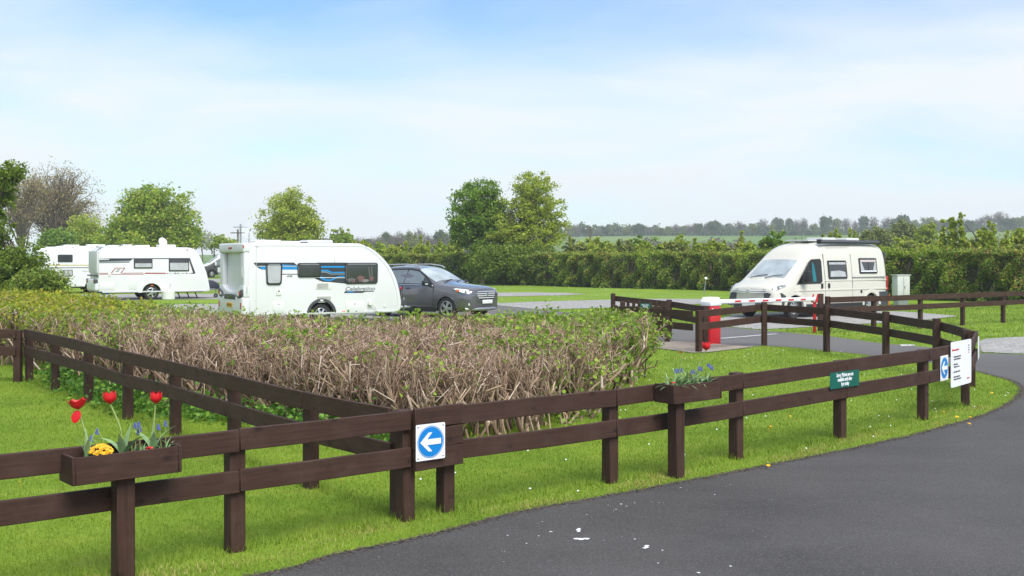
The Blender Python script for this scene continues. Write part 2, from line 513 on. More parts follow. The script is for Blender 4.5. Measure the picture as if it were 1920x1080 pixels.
# soil lip between the tarmac and the turf
gravel_px = [
    ('gravel_pitch', [(700, 549.5), (925, 549), (1000, 548.5), (1060, 549.5), (1100, 551.8), (1060, 553.8), (990, 555.3), (925, 556.3), (700, 557)]),
    ('gravel_pitch', [(928, 569), (1030, 565), (1143, 562.3), (1240, 560.5), (1320, 561), (1385, 565), (1300, 571), (1200, 575), (1143, 577.5), (1037, 580.5), (997, 579.3), (928, 572.7)]),
    ('gravel_pitch', [(1344, 600), (1375, 590), (1420, 587), (1600, 583), (1700, 585), (1797, 593), (1740, 600), (1650, 606), (1560, 612), (1424, 618.5), (1345, 611)]),
    ('gravel_verge', [(1833, 640), (1850, 635.5), (1920, 632), (2100, 626), (2250, 630), (2250, 666.5), (1920, 664.3), (1842, 661)]),
    ('gravel_pitch', [(150, 553), (300, 551.5), (420, 551), (460, 556), (420, 561), (300, 562), (150, 566)]),
    ('gravel_pitch', [(285, 571), (430, 570), (560, 571), (700, 579), (770, 592), (720, 607), (500, 606), (400, 588), (310, 578)]),
    ('gravel_pitch', [(200, 524), (300, 523.5), (420, 523), (480, 526), (420, 529.5), (300, 531), (200, 531)]),
]
gravel_polys = []
for k, (nm, px) in enumerate(gravel_px):
    _, q = sheet(nm, [G(*p) for p in px], 0.012, M['gravel'], .03, 10 + k)
    gravel_polys.append(q)
slab_poly = [G(*p) for p in [(1170, 634), (1232, 640.5), (1300, 641), (1352, 647), (1412, 651.5), (1330, 661.5), (1300, 662.5), (1225, 653), (1150, 651)]]
sheet('paving', slab_poly, 0.016, M['paving'], .01, 30)
# painted line across the inner road under the barrier and the worn white patch further on
a1, b1 = np.array(G(1351, 635)), np.array(G(1456, 626.3))
nrm = np.array([-(b1 - a1)[1], (b1 - a1)[0]]); nrm /= np.linalg.norm(nrm)
sheet('road_marking', [a1 - nrm * .07, b1 - nrm * .07, b1 + nrm * .07, a1 + nrm * .07], .008, M['roadpaint'], .008, 31)
sheet('road_marking', [G(1686, 646.5), G(1714, 646), G(1718, 648.6), G(1690, 649.3)], .008, M['roadpaint'], .008, 32)

# ------------------------------------------------------------------ fences
def cam_side(p, q):
    d = Vector((q[0] - p[0], q[1] - p[1])).normalized(); n = Vector((-d.y, d.x))
    if n.dot(Vector((-p[0], -p[1]))) < 0: n = -n
    return d, n

class Plane:
    """an upright plane through p0 along dir: turns photo measurements into (t, z) on it"""
    def __init__(s, p0, d): s.p = Vector((p0[0], p0[1])); s.d = Vector((d[0], d[1])).normalized()
    def hit(s, u, v):
        k = (u - 960) / 2000
        t = (k * s.p.y - s.p.x) / (s.d.x - k * s.d.y)
        Y = s.p.y + t * s.d.y
        return t, CAM_H - (v - 485) * Y / 2000

rnd = random.Random(5)
PW, RH, RT = .108, .142, .034
def rail(root, p, q, zp, zq, off, name='rail', h=RH):
    d, n = cam_side(p, q)
    o = n * off
    L0 = Vector(root.location[:2])
    P0 = Vector(p) + o - L0; P1 = Vector(q) + o - L0
    mb = MB(); k = 6
    vs = []
    sag = rnd.uniform(-.006, .004)
    for i in range(k + 1):
        t = i / k; c0 = P0.lerp(P1, t); z = zp + (zq - zp) * t + sag * math.sin(math.pi * t) + rnd.uniform(-.0012, .0012)
        for sn, hz_ in ((-1, 0), (1, 0), (1, -h), (-1, -h)):
            vs.append((c0.x + n.x * sn * RT / 2, c0.y + n.y * sn * RT / 2, z + hz_))
    fs = [(0, 1, 2, 3), (4 * k, 4 * k + 3, 4 * k + 2, 4 * k + 1)]
    for i in range(k):
        for j in range(4):
            fs.append((4 * i + j, 4 * i + (j + 1) % 4, 4 * i + 4 + (j + 1) % 4, 4 * i + 4 + j))
    mb.add(vs, fs)
    return mb.build(name, M['rail'], root, bevel=.004, seg=1)

def post(root, p, h, d, w=PW, name='post'):
    L0 = Vector(root.location[:2]); ang = math.atan2(d.y, d.x)
    mb = MB().box((p[0] - L0.x, p[1] - L0.y, (h - .12) / 2 - .0), (w, w * .93, h + .12), Matrix.Rotation(ang + rnd.uniform(-.04, .04), 3, 'Z'))
    return mb.build(name, M['post'], root, bevel=.006, seg=1)

def fence(label, posts, spans, side=1, group=None, gap=.004):
    """posts (x, y, post height, rail top); spans: (i, j) pairs, two rails each; side 1 = rails on the near face"""
    root = thing('post_and_rail_fence', label, 'fence', (posts[0][0], posts[0][1], 0), 0, group)
    for i, (x, y, h, zt) in enumerate(posts):
        if not h: continue
        a = posts[max(i - 1, 0)]; b = posts[min(i + 1, len(posts) - 1)]
        d = (Vector(b[:2]) - Vector(a[:2])).normalized()
        post(root, (x, y), h, d)
    for (i, j) in spans:
        p, q = Vector(posts[i][:2]), Vector(posts[j][:2])
        dd = (q - p).normalized() * gap / 2
        for dz in (0, -.262):
            rail(root, p + dd, q - dd, posts[i][3] + dz + rnd.uniform(-.004, .004), posts[j][3] + dz + rnd.uniform(-.004, .004), side * (PW * .465 + RT / 2))
    return root

A0, A1, A2 = (-3.15, 5.85), (-1.803, 6.934), (-.776, 7.755)
A2b, A3, A5 = (-.502, 8.03), (.832, 9.05), (2.128, 10.13)
A6, A7, A8, A9 = (3.467, 11.28), (4.844, 12.58), (5.873, 13.82), (6.823, 15.83)
fa = fence('brown timber fence along the near road carrying the arrow signs and flower boxes',
           [(*A0, .78, .80), (*A1, .78, .80), (*A2, .80, .803), (*A2b, .78, .80), (*A3, .78, .80), (*A5, .82, .812), (*A6, .825, .84), (*A7, .83, .84), (*A8, .81, .83), (*A9, .83, .83)],
           [(0, 1), (1, 2), (3, 4), (4, 5), (5, 6), (6, 7), (7, 8), (8, 9)])
# three short boards between the corner posts that carry the arrow sign
dA, nA = cam_side(A2, A3)
pc0 = Vector(A2) - dA * .01; pc1 = Vector(A2b) + dA * .07
for zt, hh in ((.815, .148), (.663, .142), (.517, .15)):
    rail(fa, pc0 + dA * rnd.uniform(0, .01), pc1, zt, zt, PW * .465 + RT * 1.5 + .003, 'backing_board', hh)
B = [(-.776, 7.755), (-1.666, 8.837), (-2.64, 10.14), (-3.611, 11.446), (-4.544, 12.62), (-5.578, 14.05), (-6.558, 15.32), (-7.463, 16.49)]
Bs = [(B[0][0] - .06, B[0][1] + .13)] + B[1:]
fence('brown timber fence running back from the arrow sign beside the bare hedge',
      [(x, y, .78, .806 + .002 * i) for i, (x, y) in enumerate(Bs)], [(i, i + 1) for i in range(7)])
fence('short brown timber fence at the far left edge of the lawn before the leafy hedge',
      [(-7.62, 16.45, .80, .818), (-9.4, 16.42, .79, .82), (-11.2, 16.4, .79, .82), (-13, 16.4, .79, .82)], [(0, 1), (1, 2), (2, 3)])
C0 = (3.79, 21.65)
Dp = [C0, (5.51, 23.3), (6.4, 21.7), (6.8, 19.4), (6.885, 17.3), (6.80, 15.98)]
fence('brown timber fence curving round the lawn beside the barrier road',
      [(*Dp[0], .855, .84), (*Dp[1], .955, .905), (*Dp[2], .955, .905), (*Dp[3], .94, .89), (*Dp[4], .93, .88), (*Dp[5], .84, .835)],
      [(0, 1), (1, 2), (2, 3), (3, 4), (4, 5)], side=-1)
fence('short brown timber fence on the near side of the footpath to the wicket gate',
      [(C0[0] - .06, C0[1] + .06, 0, .84), (3.02, 22.9, .84, .845), (2.285, 23.9, .86, .84)], [(0, 1), (1, 2)], side=1)
fence('brown timber fence on the far side of the footpath behind the red barrier box',
      [(4.16, 22.95, .88, .865), (3.72, 25.25, .93, .89), (2.71, 28.6, .97, .905)], [(0, 1), (1, 2)], side=-1)
fence('long brown timber fence beside the camper van pitch at the right',
      [(7.96, 26.9, .95, .93), (9.46, 27.9, .92, .93), (11.1, 29.0, .92, .93), (12.8, 30.3, .92, .93), (14.5, 31.5, .92, .93), (16.2, 32.8, .92, .93), (18, 34.2, .92, .93), (19.8, 35.6, .92, .93)],
      [(i, i + 1) for i in range(7)])
# wicket gate with upright pickets between the two footpath fences
g0, g1 = Vector((2.62, 24.6)), Vector((3.46, 24.25))
gt = thing('wicket_gate', 'small brown picket gate with a green notice on it', 'gate', (g0.x, g0.y, 0))
gd = (g1 - g0); gl = gd.length; gd.normalize(); ga = math.atan2(gd.y, gd.x)
rm = Matrix.Rotation(ga, 3, 'Z')
for k in range(7):
    t = .06 + (gl - .12) * k / 6; c0 = gd * t
    MB().box((c0.x, c0.y, .52), (.075, .022, .82), rm).build('picket', M['post'], gt, bevel=.004, seg=1)
for z in (.3, .76):
    c0 = gd * gl / 2 + Vector((-gd.y, gd.x)) * .03
    MB().box((c0.x, c0.y, z), (gl, .03, .09), rm).build('gate_rail', M['rail'], gt, bevel=.004, seg=1)
for t in (-.07, gl + .07):
    c0 = gd * t
    MB().box((c0.x, c0.y, .42), (.1, .1, 1.0), rm).build('gate_post', M['post'], gt, bevel=.006, seg=1)

# ------------------------------------------------------------------ signs
def sign_root(name, label, p, ang):
    return thing(name, label, 'sign', (p[0], p[1], 0), ang)

def flat(root, name, pts, y0, y1, mat, bevel=0):
    return MB().prism(pts, lambda p: (p[0], y0, p[1]), lambda p: (p[0], y1, p[1])).build(name, mat, root, bevel=bevel, seg=1)

def circle(cx, cz, r, n=40): return [(cx + r * math.cos(2 * math.pi * k / n), cz + r * math.sin(2 * math.pi * k / n)) for k in range(n)]

def arrow_sign(label, t0, t1, z0, z1, origin, ang):
    r = sign_root('direction_sign', label, origin, ang)
    cx, cz, w, h = (t0 + t1) / 2, (z0 + z1) / 2, t1 - t0, z1 - z0
    flat(r, 'board', rrect(cx, cz, w, h, .008, 2), -.003, 0, M['signwhite'])
    rad = min(w, h) * .455
    n = 44
    ring = MB()
    vs = []
    for k in range(n):
        a = 2 * math.pi * k / n
        for rr in (rad, rad * .965):
            vs.append((cx + rr * math.cos(a), -.0052, cz + rr * math.sin(a)))
    ring.add(vs, [(2 * k, 2 * ((k + 1) % n), 2 * ((k + 1) % n) + 1, 2 * k + 1) for k in range(n)])
    ring.build('disc_rim', M['blue'], r)
    flat(r, 'blue_disc', circle(cx, cz, rad * .925, 44), -.0055, -.0035, M['blue'])
    s = rad * .80
    arrow = [(-1, 0), (-.22, .74), (.12, .74), (-.36, .22), (.95, .22), (.95, -.22), (-.36, -.22), (.12, -.74), (-.22, -.74)]
    flat(r, 'arrow', [(cx + x * s, cz + z * s) for x, z in arrow], -.0085, -.006, M['signwhite'])
    for sx in (-1, 1):
        for sz in (-1, 1):
            flat(r, 'screw', circle(cx + sx * w * .43, cz + sz * h * .43, .005, 8), -.006, -.0031, M['darkgrey'])
    return r

offA = PW * .465 + RT * 2 + .005
o1 = Vector(A2) + nA * (offA + .002); ang1 = math.atan2(dA.y, dA.x)
pl = Plane(o1, dA)
ta, za = pl.hit(779.5, 862); tb, zb = pl.hit(834, 795)
mid = (za + zb) / 2
arrow_sign('square white sign with blue left arrow disc on the fence corner boards', ta, tb, mid - .131, mid + .131, o1, ang1)

d6, n6 = cam_side(A5, A7)
o6 = Vector(A6) + n6 * (PW * .465 + RT + .009); pl6 = Plane(o6, d6); ang6 = math.atan2(d6.y, d6.x)
ta, z0a = pl6.hit(1556, 728.5); tb, z1a = pl6.hit(1610, 691)
z0a, z1a = .553, .722
r = sign_root('notice_board', 'dark green notice about pitches screwed across both fence rails', o6, ang6)
flat(r, 'board', rrect((ta + tb) / 2, (z0a + z1a) / 2, tb - ta, z1a - z0a, .004, 1), -.004, 0, M['green'])
cx = (ta + tb) / 2
for k, (ln, w_) in enumerate((('Sorry, Pitches are not', .054), ('available until after', .054), ('1pm today', .054))):
    text(ln, w_, r, (cx, -.0055, z1a - .036 - .047 * k), ROT_S, M['signwhite'], bold=.0014, sx=.68)

d7, n7 = cam_side(A7, A8)
o7 = Vector(A7) + n7 * (PW * .465 + RT + .009); pl7 = Plane(o7, d7); ang7 = math.atan2(d7.y, d7.x)
ta, za = pl7.hit(1763, 705); tb, zb = pl7.hit(1780.5, 661)
tc_, zc = pl7.hit(1781, 724); td, zd = pl7.hit(1819.2, 640)
zb = min(zb, .73)
arrow_sign('white sign with blue left arrow beside the tall white notice', ta, ta + .285, .73 - .30, .73, o7, ang7)
r = sign_root('notice_board', 'tall white notice board with red heading at the right end of the fence', o7, ang7)
nt0, nt1, nz0, nz1 = tc_, td, .315, .875
flat(r, 'board', rrect((nt0 + nt1) / 2, (nz0 + nz1) / 2, nt1 - nt0, nz1 - nz0, .03, 4), -.013, -.0095, M['signwhite'])
W_ = nt1 - nt0
text('Please remember:', .036, r, (nt0 + .05 * W_, -.0145, nz1 - .10), ROT_S, M['signred'], align='LEFT', bold=.0012)
for k, ln in enumerate(('Site opening & security', 'speed of 5 mph please', None, 'Drive slowly', 'Check your route', None, 'Keep dogs on a lead', None, 'Quiet on site please', 'between 11pm and 7am')):
    if ln: text(ln, .029, r, (nt0 + .13 * W_, -.0145, nz1 - .185 - .031 * k), ROT_S, M['decaldark'], align='LEFT', bold=.0006)
for k in (0, 3, 6, 8):
    flat(r, 'bullet', circle(nt0 + .08 * W_, nz1 - .185 - .031 * k, .005, 8), -.0155, -.014, M['signred'])
text('Thank you', .028, r, (nt1 - .16 * W_, -.0145, nz0 + .07), ROT_S, M['signred'])
for k in range(4):
    flat(r, 'emblem', rrect(nt1 - .13 * W_, nz1 - .075 - .03 * k, .055 - .012 * (k % 2), .012, .003, 1), -.0155, -.014, M['decaldark'] if k < 3 else M['signred'])
# board on the outer face of the loop, seen edge on
d8, n8 = cam_side(A8, A9)
if n8.x < 0: n8 = -n8
o8 = Vector(A9) - d8 * .25 + n8 * (PW * .465 + RT + .012)
r = sign_root('notice_board', 'white board fixed round the end of the fence seen edge on', o8, math.atan2(d8.y, d8.x))
flat(r, 'board', rrect(0, .60, .46, .31, .01, 2), -.006, 0, M['signwhite'])
# green notice on the gate
og = g0 + Vector((gd.y, -gd.x)) * .02
r = sign_root('notice_board', 'small green notice on the picket gate', og, ga)
flat(r, 'board', rrect(gl * .52, .80, .24, .155, .004, 1), -.004, 0, M['green'])
for k, ln in enumerate(('Please close', 'the gate', 'Thank you')):
    text(ln, .042, r, (gl * .52, -.0055, .842 - .042 * k), ROT_S, M['signwhite'], bold=.001, sx=.8)

# ------------------------------------------------------------------ flower boxes and flowers
def planter(label, p, ang, L_, x0, ztop, postp):
    """a trough on its own post; p = left end of the front face, local x along the fence, y to the back"""
    r = thing('flower_box', label, 'planter', (p[0], p[1], 0), ang)
    D, H, T = .22, .158, .02
    MB().box((L_ / 2, T / 2, ztop - H / 2), (L_ - 2 * T - .002, T, H)).build('front_board', M['rail'], r, bevel=.003, seg=1)
    MB().box((L_ / 2, D - T / 2, ztop - H / 2), (L_ - 2 * T - .002, T, H)).build('back_board', M['rail'], r, bevel=.003, seg=1)
    for x in (T / 2, L_ - T / 2):
        MB().box((x, D / 2, ztop - H / 2 + .003), (T, D + .004, H + .004)).build('end_board', M['rail'], r, bevel=.003, seg=1)
    MB().box((L_ / 2, D / 2, ztop - H + .012), (L_ - 2 * T - .006, D - 2 * T - .004, .02)).build('base_board', M['rail'], r)
    rng = np.random.default_rng(int(L_ * 1000))
    nx_, ny_ = 40, 12
    gx, gy = np.meshgrid(np.linspace(T + .003, L_ - T - .003, nx_), np.linspace(T + .003, D - T - .003, ny_))
    gz = ztop - .028 + rng.normal(0, .005, gx.shape)
    F = np.array([(j * nx_ + i, j * nx_ + i + 1, (j + 1) * nx_ + i + 1, (j + 1) * nx_ + i) for j in range(ny_ - 1) for i in range(nx_ - 1)])
    link('soil', np_mesh('soil', np.stack([gx, gy, gz], -1).reshape(-1, 3), F, M['soil']), r)
    h = ztop - H
    MB().box((postp, D * .5 + .0, (h - .10) / 2), (PW, PW, h + .10 - .003)).build('post', M['post'], r, bevel=.006, seg=1)
    return r

def leaf_blade(mb, base, az, length, width, lean, droop, n=7):
    """an arching pointed strip leaf"""
    d = Vector((math.cos(az), math.sin(az), 0)); s = Vector((-d.y, d.x, 0))
    vs = []; fs = []
    p = Vector(base); a = R(90) - lean
    for i in range(n + 1):
        t = i / n
        w = width * (.35 + .65 * math.sin(math.pi * min(1, .15 + .85 * t) ** .9)) * (1 if t < .98 else .05)
        w = max(w * (1 - t ** 4), .0008)
        up = d.cross(s)
        vs += [p - s * w / 2 + Vector((0, 0, w * .22)), p + Vector((0, 0, 0)), p + s * w / 2 + Vector((0, 0, w * .22))]
        st = length / n
        p = p + (d * math.cos(a) + Vector((0, 0, 1)) * math.sin(a)) * st
        a -= droop / n
    for i in range(n):
        for k in (0, 1):
            fs.append((3 * i + k, 3 * i + k + 1, 3 * i + 4 + k, 3 * i + 3 + k))
    mb.add(vs, fs)

def tulip_flower(c, tilt, az, size, openness, npet=6, drop=False):
    mb = MB()
    for w in range(npet):
        a0 = az + w * math.pi * 2 / npet; inner = w % 2
        vs = []; fs = []; nu, nv = 5, 6
        for j in range(nv + 1):
            t = j / nv
            r = size * (.05 + .50 * math.sin(min(1, t * 2.3) * math.pi / 2)) * (1 - .05 * inner) + size * openness * t * t * .55 - size * .12 * max(0, t - .6) * (1 - openness)
            z = size * 1.12 * t * (1 - .18 * openness)
            half = 0.70 * math.sin(math.pi * (.12 + .80 * t)) ** .7 if t < 1 else .06
            for i in range(nu):
                s = (i / (nu - 1) - .5) * 2
                an = a0 + s * half
                rr = r * (1 - .08 * abs(s))
                vs.append((rr * math.cos(an), rr * math.sin(an), z - size * .07 * abs(s) ** 2 * t))
        for j in range(nv):
            for i in range(nu - 1):
                fs.append((j * nu + i, j * nu + i + 1, (j + 1) * nu + i + 1, (j + 1) * nu + i))
        mb.add(vs, fs)
    m = Matrix.Translation(c) @ Matrix.Rotation(tilt, 4, 'Y')
    mb.v = [tuple(m @ Vector(v)) for v in mb.v]
    if drop:                                     # one petal hanging under the flower
        vs = []; fs = []
        for j in range(6):
            t = j / 5; w = size * .42 * math.sin(math.pi * (.15 + .75 * t))
            for i in range(3):
                vs.append((c[0] - .012 * t + (i - 1) * w, c[1] - .012 - .01 * math.sin(t * 2), c[2] - .004 - size * 1.05 * t))
        for j in range(5):
            for i in range(2): fs.append((3 * j + i, 3 * j + i + 1, 3 * j + 4 + i, 3 * j + 3 + i))
        mb.add(vs, fs)
    return mb

def tulip(label, base, top, size, openness=.1, tilt=0, leaves=(), drop=False, npet=6, bare=False):
    r = thing('tulip', label, 'flower', base, 0, 'tulips in the flower boxes')
    top = Vector(top) - Vector(base)
    mid_ = Vector((top.x * .25, top.y * .3, top.z * .55))
    pts = [tuple(p) for p in catmull([(0, 0, -.02), (mid_.x * .4, mid_.y * .4, top.z * .25), mid_, top], 4)]
    MB().tube(pts, [.0062 - .002 * i / len(pts) for i in range(len(pts))], 6).build('stem', M['stem'], r, smooth=True)
    if not bare:
        tulip_flower(top, tilt, .3, size * 1.16, openness, npet, drop).build('flower', M['petal'], r, smooth=True)
    else:
        mb = MB(); mb.tube([top, top + Vector((0, 0, .018))], [.004, .002], 5)
        mb.build('seed_head', M['stem'], r)
        mb = MB(); leaf_blade(mb, top + Vector((0, 0, -.022)), R(180), .052, .028, R(80), R(25)); mb.build('flower', M['petal'], r, smooth=True)
    for (az, ln, w, lean, droop) in leaves:
        mb = MB(); leaf_blade(mb, (0, 0, -.02), R(az), ln, w, R(lean), R(droop)); mb.build('leaf', M['tulipleaf'], r, smooth=True)
    return r

def hyacinth(label, base, h, group, lean=0):
    r = thing('grape_hyacinth', label, 'flower', base, 0, group)
    MB().tube([(0, 0, -.02), (lean * .3, 0, h * .6), (lean, 0, h)], .0022, 5).build('stem', M['stem'], r)
    mb = MB(); rr = random.Random(int(base[0] * 9999) & 0xffff)
    for k in range(16):
        z = h - .03 + .034 * k / 15; rad = .0085 * (1 - .55 * k / 15); a = k * 2.4
        c = Vector((lean + rad * math.cos(a), rad * math.sin(a), z)); s = .0058 * (1 - .3 * k / 15)
        mb.add([c + Vector(o) * s for o in ((1, 0, 0), (0, 1, 0), (-1, 0, 0), (0, -1, 0), (0, 0, 1), (0, 0, -1))], [(0, 1, 4), (1, 2, 4), (2, 3, 4), (3, 0, 4), (1, 0, 5), (2, 1, 5), (3, 2, 5), (0, 3, 5)])
    mb.build('flower', M['hyacinth'], r)
    for k in range(3):
        mb = MB(); leaf_blade(mb, (0, 0, -.02), rr.uniform(0, 6.28), rr.uniform(.07, .12), .007, R(rr.uniform(15, 45)), R(rr.uniform(30, 80))); mb.build('leaf', M['tulipleaf'], r)
    return r

def tuft(label, cat, name, base, n, ln, w, lean=(10, 60), seed=1, r0=.03, mat=None):
    rr = random.Random(seed); mb = MB()
    for k in range(n):
        leaf_blade(mb, (rr.uniform(-r0, r0), rr.uniform(-r0, r0), -.01), rr.uniform(0, 6.28), rr.uniform(*ln), rr.uniform(*w), R(rr.uniform(*lean)), R(rr.uniform(20, 90)), 5)
    o = mb.build(name, mat or M['tulipleaf'], None, smooth=True); o.location = base
    return tag(o, label, cat)

def blossom_clump(label, name, base, n, rx, ry, rz, petal, mat, seed):
    r = thing(name, label, 'flower', base)
    rr = random.Random(seed); mb = MB()
    for k in range(n):
        a = rr.uniform(0, 6.28); q = math.sqrt(rr.random())
        c = Vector((rx * q * math.cos(a), ry * q * math.sin(a), rz * math.sqrt(max(0, 1 - q * q)) + rr.uniform(-.004, .004)))
        up = Vector((c.x / rx * .7, c.y / ry * .7 - .3, 1)).normalized(); x = up.orthogonal().normalized(); y = up.cross(x)
        for j in range(5):
            t = j * 1.2566 + k
            d1 = x * math.cos(t) + y * math.sin(t); d2 = x * math.cos(t + .55) + y * math.sin(t + .55); d0 = x * math.cos(t - .55) + y * math.sin(t - .55)
            mb.add([c, c + d0 * petal * .8 + up * .004, c + d1 * petal + up * .006, c + d2 * petal * .8 + up * .004], [(0, 1, 2, 3)])
    mb.build('blossoms', mat, r)
    mb = MB()
    for k in range(10):
        leaf_blade(mb, (rr.uniform(-rx, rx) * .6, rr.uniform(-ry, ry) * .6, -.02), rr.uniform(0, 6.28), rr.uniform(.05, .08), .03, R(rr.uniform(30, 65)), R(50), 5)
    mb.build('leaves', M['tulipleaf'], r, smooth=True)
    return r

# left box
dB1 = Vector((.76, .65)).normalized(); nB1 = Vector((.65, -.76)).normalized(); angB = math.atan2(dB1.y, dB1.x)
pL = Vector((-2.488, 6.032)); ZT = .768
planter('dark timber flower box with red tulips and orange blossom at the left of the fence', pL, angB, .646, 0, ZT, .33)
def inbox(p, d, x, y, z): 
    n = Vector((-d.y, d.x)); q = p + d * x + n * y
    return (q.x, q.y, z)
ZS = ZT - .03
bx = lambda x, y=.11: inbox(pL, dB1, x, y, ZS)
def head(p, u, v): return at(u, v, p[1])
b0 = bx(.12); tulip('leftmost red tulip, wide open with a petal hanging down', b0, head(b0, 147, 768), .058, .75, -.15,
      [(200, .17, .035, 12, 20), (120, .20, .03, 8, 15), (-60, .16, .035, 10, 25), (20, .15, .03, 16, 25), (70, .20, .02, 10, 30)], drop=True)
b0 = bx(.335, .12); tulip('middle red tulip of the left box on a leaning stem', b0, head(b0, 207, 758), .062, .05, -.12,
      [(170, .24, .045, 30, 75), (-20, .22, .055, 32, 40), (60, .21, .04, 12, 12), (-90, .17, .05, 18, 15)])
b0 = bx(.52, .12); tulip('right red tulip of the left box, a closed round cup', b0, head(b0, 291.5, 757), .058, .0, .05,
      [(165, .22, .05, 24, 60), (110, .20, .03, 10, 10), (10, .17, .04, 20, 25), (-70, .16, .045, 16, 18), (40, .22, .02, 16, 60)])
blossom_clump('round clump of orange and yellow blossom in the left flower box', 'primrose', tuple(Vector(bx(.19, .08)) + Vector((0, 0, .022))), 110, .066, .055, .05, .013, M['yellowflower'], 3)
for k, (x, u, v) in enumerate(((.20, 171, 818), (.24, 182, 805), (.40, 253, 794), (.43, 260, 792), (.44, 262, 800), (.42, 259, 806), (.56, 297, 797), (.60, 310, 790))):
    b0 = bx(x, .10 + .03 * (k % 3)); t = head(b0, u, v)
    hyacinth('small blue grape hyacinth standing in the left flower box', b0, max(.06, t.z - ZS), 'grape hyacinths in the left flower box', t.x - b0[0])
tuft('tuft of narrow green leaves in the middle of the left flower box', 'plant', 'leafy_plant', bx(.42, .10), 22, (.05, .10), (.006, .012), seed=4)
tuft('tuft of narrow green leaves at the right end of the left flower box', 'plant', 'leafy_plant', bx(.595, .10), 14, (.06, .12), (.006, .012), seed=6)
blossom_clump('tiny red primula half hidden among leaves in the left box', 'primula', bx(.475, .07), 6, .015, .015, .03, .012, M['petal'], 5)
# right box
dB2 = Vector((.768, .64)).normalized(); angB2 = math.atan2(dB2.y, dB2.x); nB2 = Vector((.64, -.768)).normalized()
q = Vector(A5) + nB2 * (PW * .465 + RT + .235)
plq = Plane(q, dB2); tq, zq = plq.hit(1263, 724); tq2, _ = plq.hit(1353.6, 712)
pR = q + dB2 * tq; LR = tq2 - tq
print('BOX2', pR, LR, zq, plq.hit(1353.6, 712))
planter('dark timber flower box with blue flowers and one tall tulip along the fence', pR, angB2, LR, 0, zq, plq.hit(1286, 760)[0] - tq)
ZS = zq - .03
bx = lambda x, y=.11: inbox(pR, dB2, x, y, ZS)
b0 = bx(LR * .68, .12); tulip('tall red tulip in the right box, a round closed cup on a straight stem', b0, head(b0, 1324, 657), .062, .0, 0,
      [(170, .20, .04, 20, 30), (60, .22, .03, 10, 15), (-30, .15, .04, 25, 40)])
b0 = bx(LR * .34, .12); tulip('spent tulip in the right box with a single red petal left', b0, head(b0, 1281, 657), .05, .3, 0,
      [(150, .21, .04, 15, 20), (-20, .20, .05, 22, 30), (60, .18, .03, 12, 25), (200, .2, .03, 30, 70)], bare=True)
for k, (x, u, v) in enumerate(((.12, 1267, 693), (.15, 1271, 692), (.27, 1278, 691), (.45, 1297, 695), (.47, 1301, 694), (.56, 1311, 688), (.58, 1315, 689), (.78, 1328, 682), (.80, 1331, 684), (.85, 1335, 687))):
    b0 = bx(x * LR, .09 + .03 * (k % 4)); t = head(b0, u, v)
    hyacinth('small blue grape hyacinth standing in the right flower box', b0, max(.06, t.z - ZS), 'grape hyacinths in the right flower box', t.x - b0[0])
for k, x in enumerate((.12, .3, .48, .63, .82)):
    tuft(('pale leaf tuft at the left end of the right flower box', 'leaf tuft left of the spent tulip base in the right box', 'leaf tuft in the middle of the right flower box', 'leaf tuft beside the tall tulip in the right box', 'leaf tuft at the right end of the right flower box')[k],
         'plant', 'leafy_plant', bx(x * LR, .1), 26, (.08, .19), (.010, .022), seed=20 + k)
blossom_clump('small red primula at the left end of the right box', 'primula', bx(.10 * LR, .06), 7, .018, .015, .05, .014, M['petal'], 8)
blossom_clump('dark purple pansy in the middle of the right box', 'pansy', bx(.52 * LR, .10), 5, .016, .014, .09, .014, M['purple'], 9)

# ------------------------------------------------------------------ barrier
bp = Vector((4.43, 23.75)); be = Vector((7.80, 27.35)); bd = (be - bp); bl = bd.length; ba = math.atan2(bd.y, bd.x)
r = thing('barrier', 'red and white lifting barrier closed across the inner road', 'barrier', (bp.x, bp.y, 0), ba)
MB().box((0, 0, .43), (.42, .24, .86)).build('cabinet', M['red'], r, bevel=.012)
cap = [(-.225, .855), (.225, .855), (.225, .955), (.13, 1.045), (-.13, 1.045), (-.225, .955)]
MB().prism(cap, lambda p: (p[0], -.135, p[1]), lambda p: (p[0], .135, p[1])).build('cap', M['signwhite'], r, bevel=.02)
flat(r, 'lock', circle(-.12, .77, .032, 16), -.126, -.119, M['signwhite'])
MB().box((-.10, -.128, .77), (.012, .006, .03)).build('key_slot', M['black'], r)
mb = MB(); y0 = .02
mb.prism(rrect(0, .0, .085, .105, .03, 3), lambda p: (.21, y0 + p[0], .93 + p[1]), lambda p: (bl + .05, y0 + p[0], .862 + p[1]))
boom = mb.build('boom', M['signwhite'], r, bevel=0, smooth=True)
for k in range(6):
    x0 = .95 + k * .62; z = .93 - .068 * (x0 - .21) / (bl - .21) + .005
    pts = [(x0, z - .022), (x0 + .27, z - .022 - .004), (x0 + .31, z + .022 - .004), (x0 + .04, z + .022)]
    MB().prism(pts, lambda p: (p[0], y0 - .0455, p[1]), lambda p: (p[0], y0 - .040, p[1])).build('red_stripe', M['signred'], boom)
r = thing('boom_rest', 'slim red post with a fork that holds the end of the barrier boom', 'post', (be.x - .06, be.y - .06, 0), ba)
MB().box((0, 0, .40), (.09, .05, .80)).build('upright', M['red'], r, bevel=.008)
for s in (-1, 1):
    MB().prism([(-.04, .78), (.04, .78), (.09 * 1.1, .99), (.05, .99)], lambda p: (p[0], s * .06, p[1]), lambda p: (p[0], s * .06 + .016, p[1])).build('fork_arm', M['red'], r)
MB().box((0, 0, .79), (.085, .14, .02)).build('saddle', M['red'], r)
r = thing('gate_post', 'plain brown timber post just behind the red boom rest', 'post', (8.10, 28.0, 0))
MB().box((0, 0, .43), (.13, .12, 1.1)).build('upright', M['post'], r, bevel=.008)

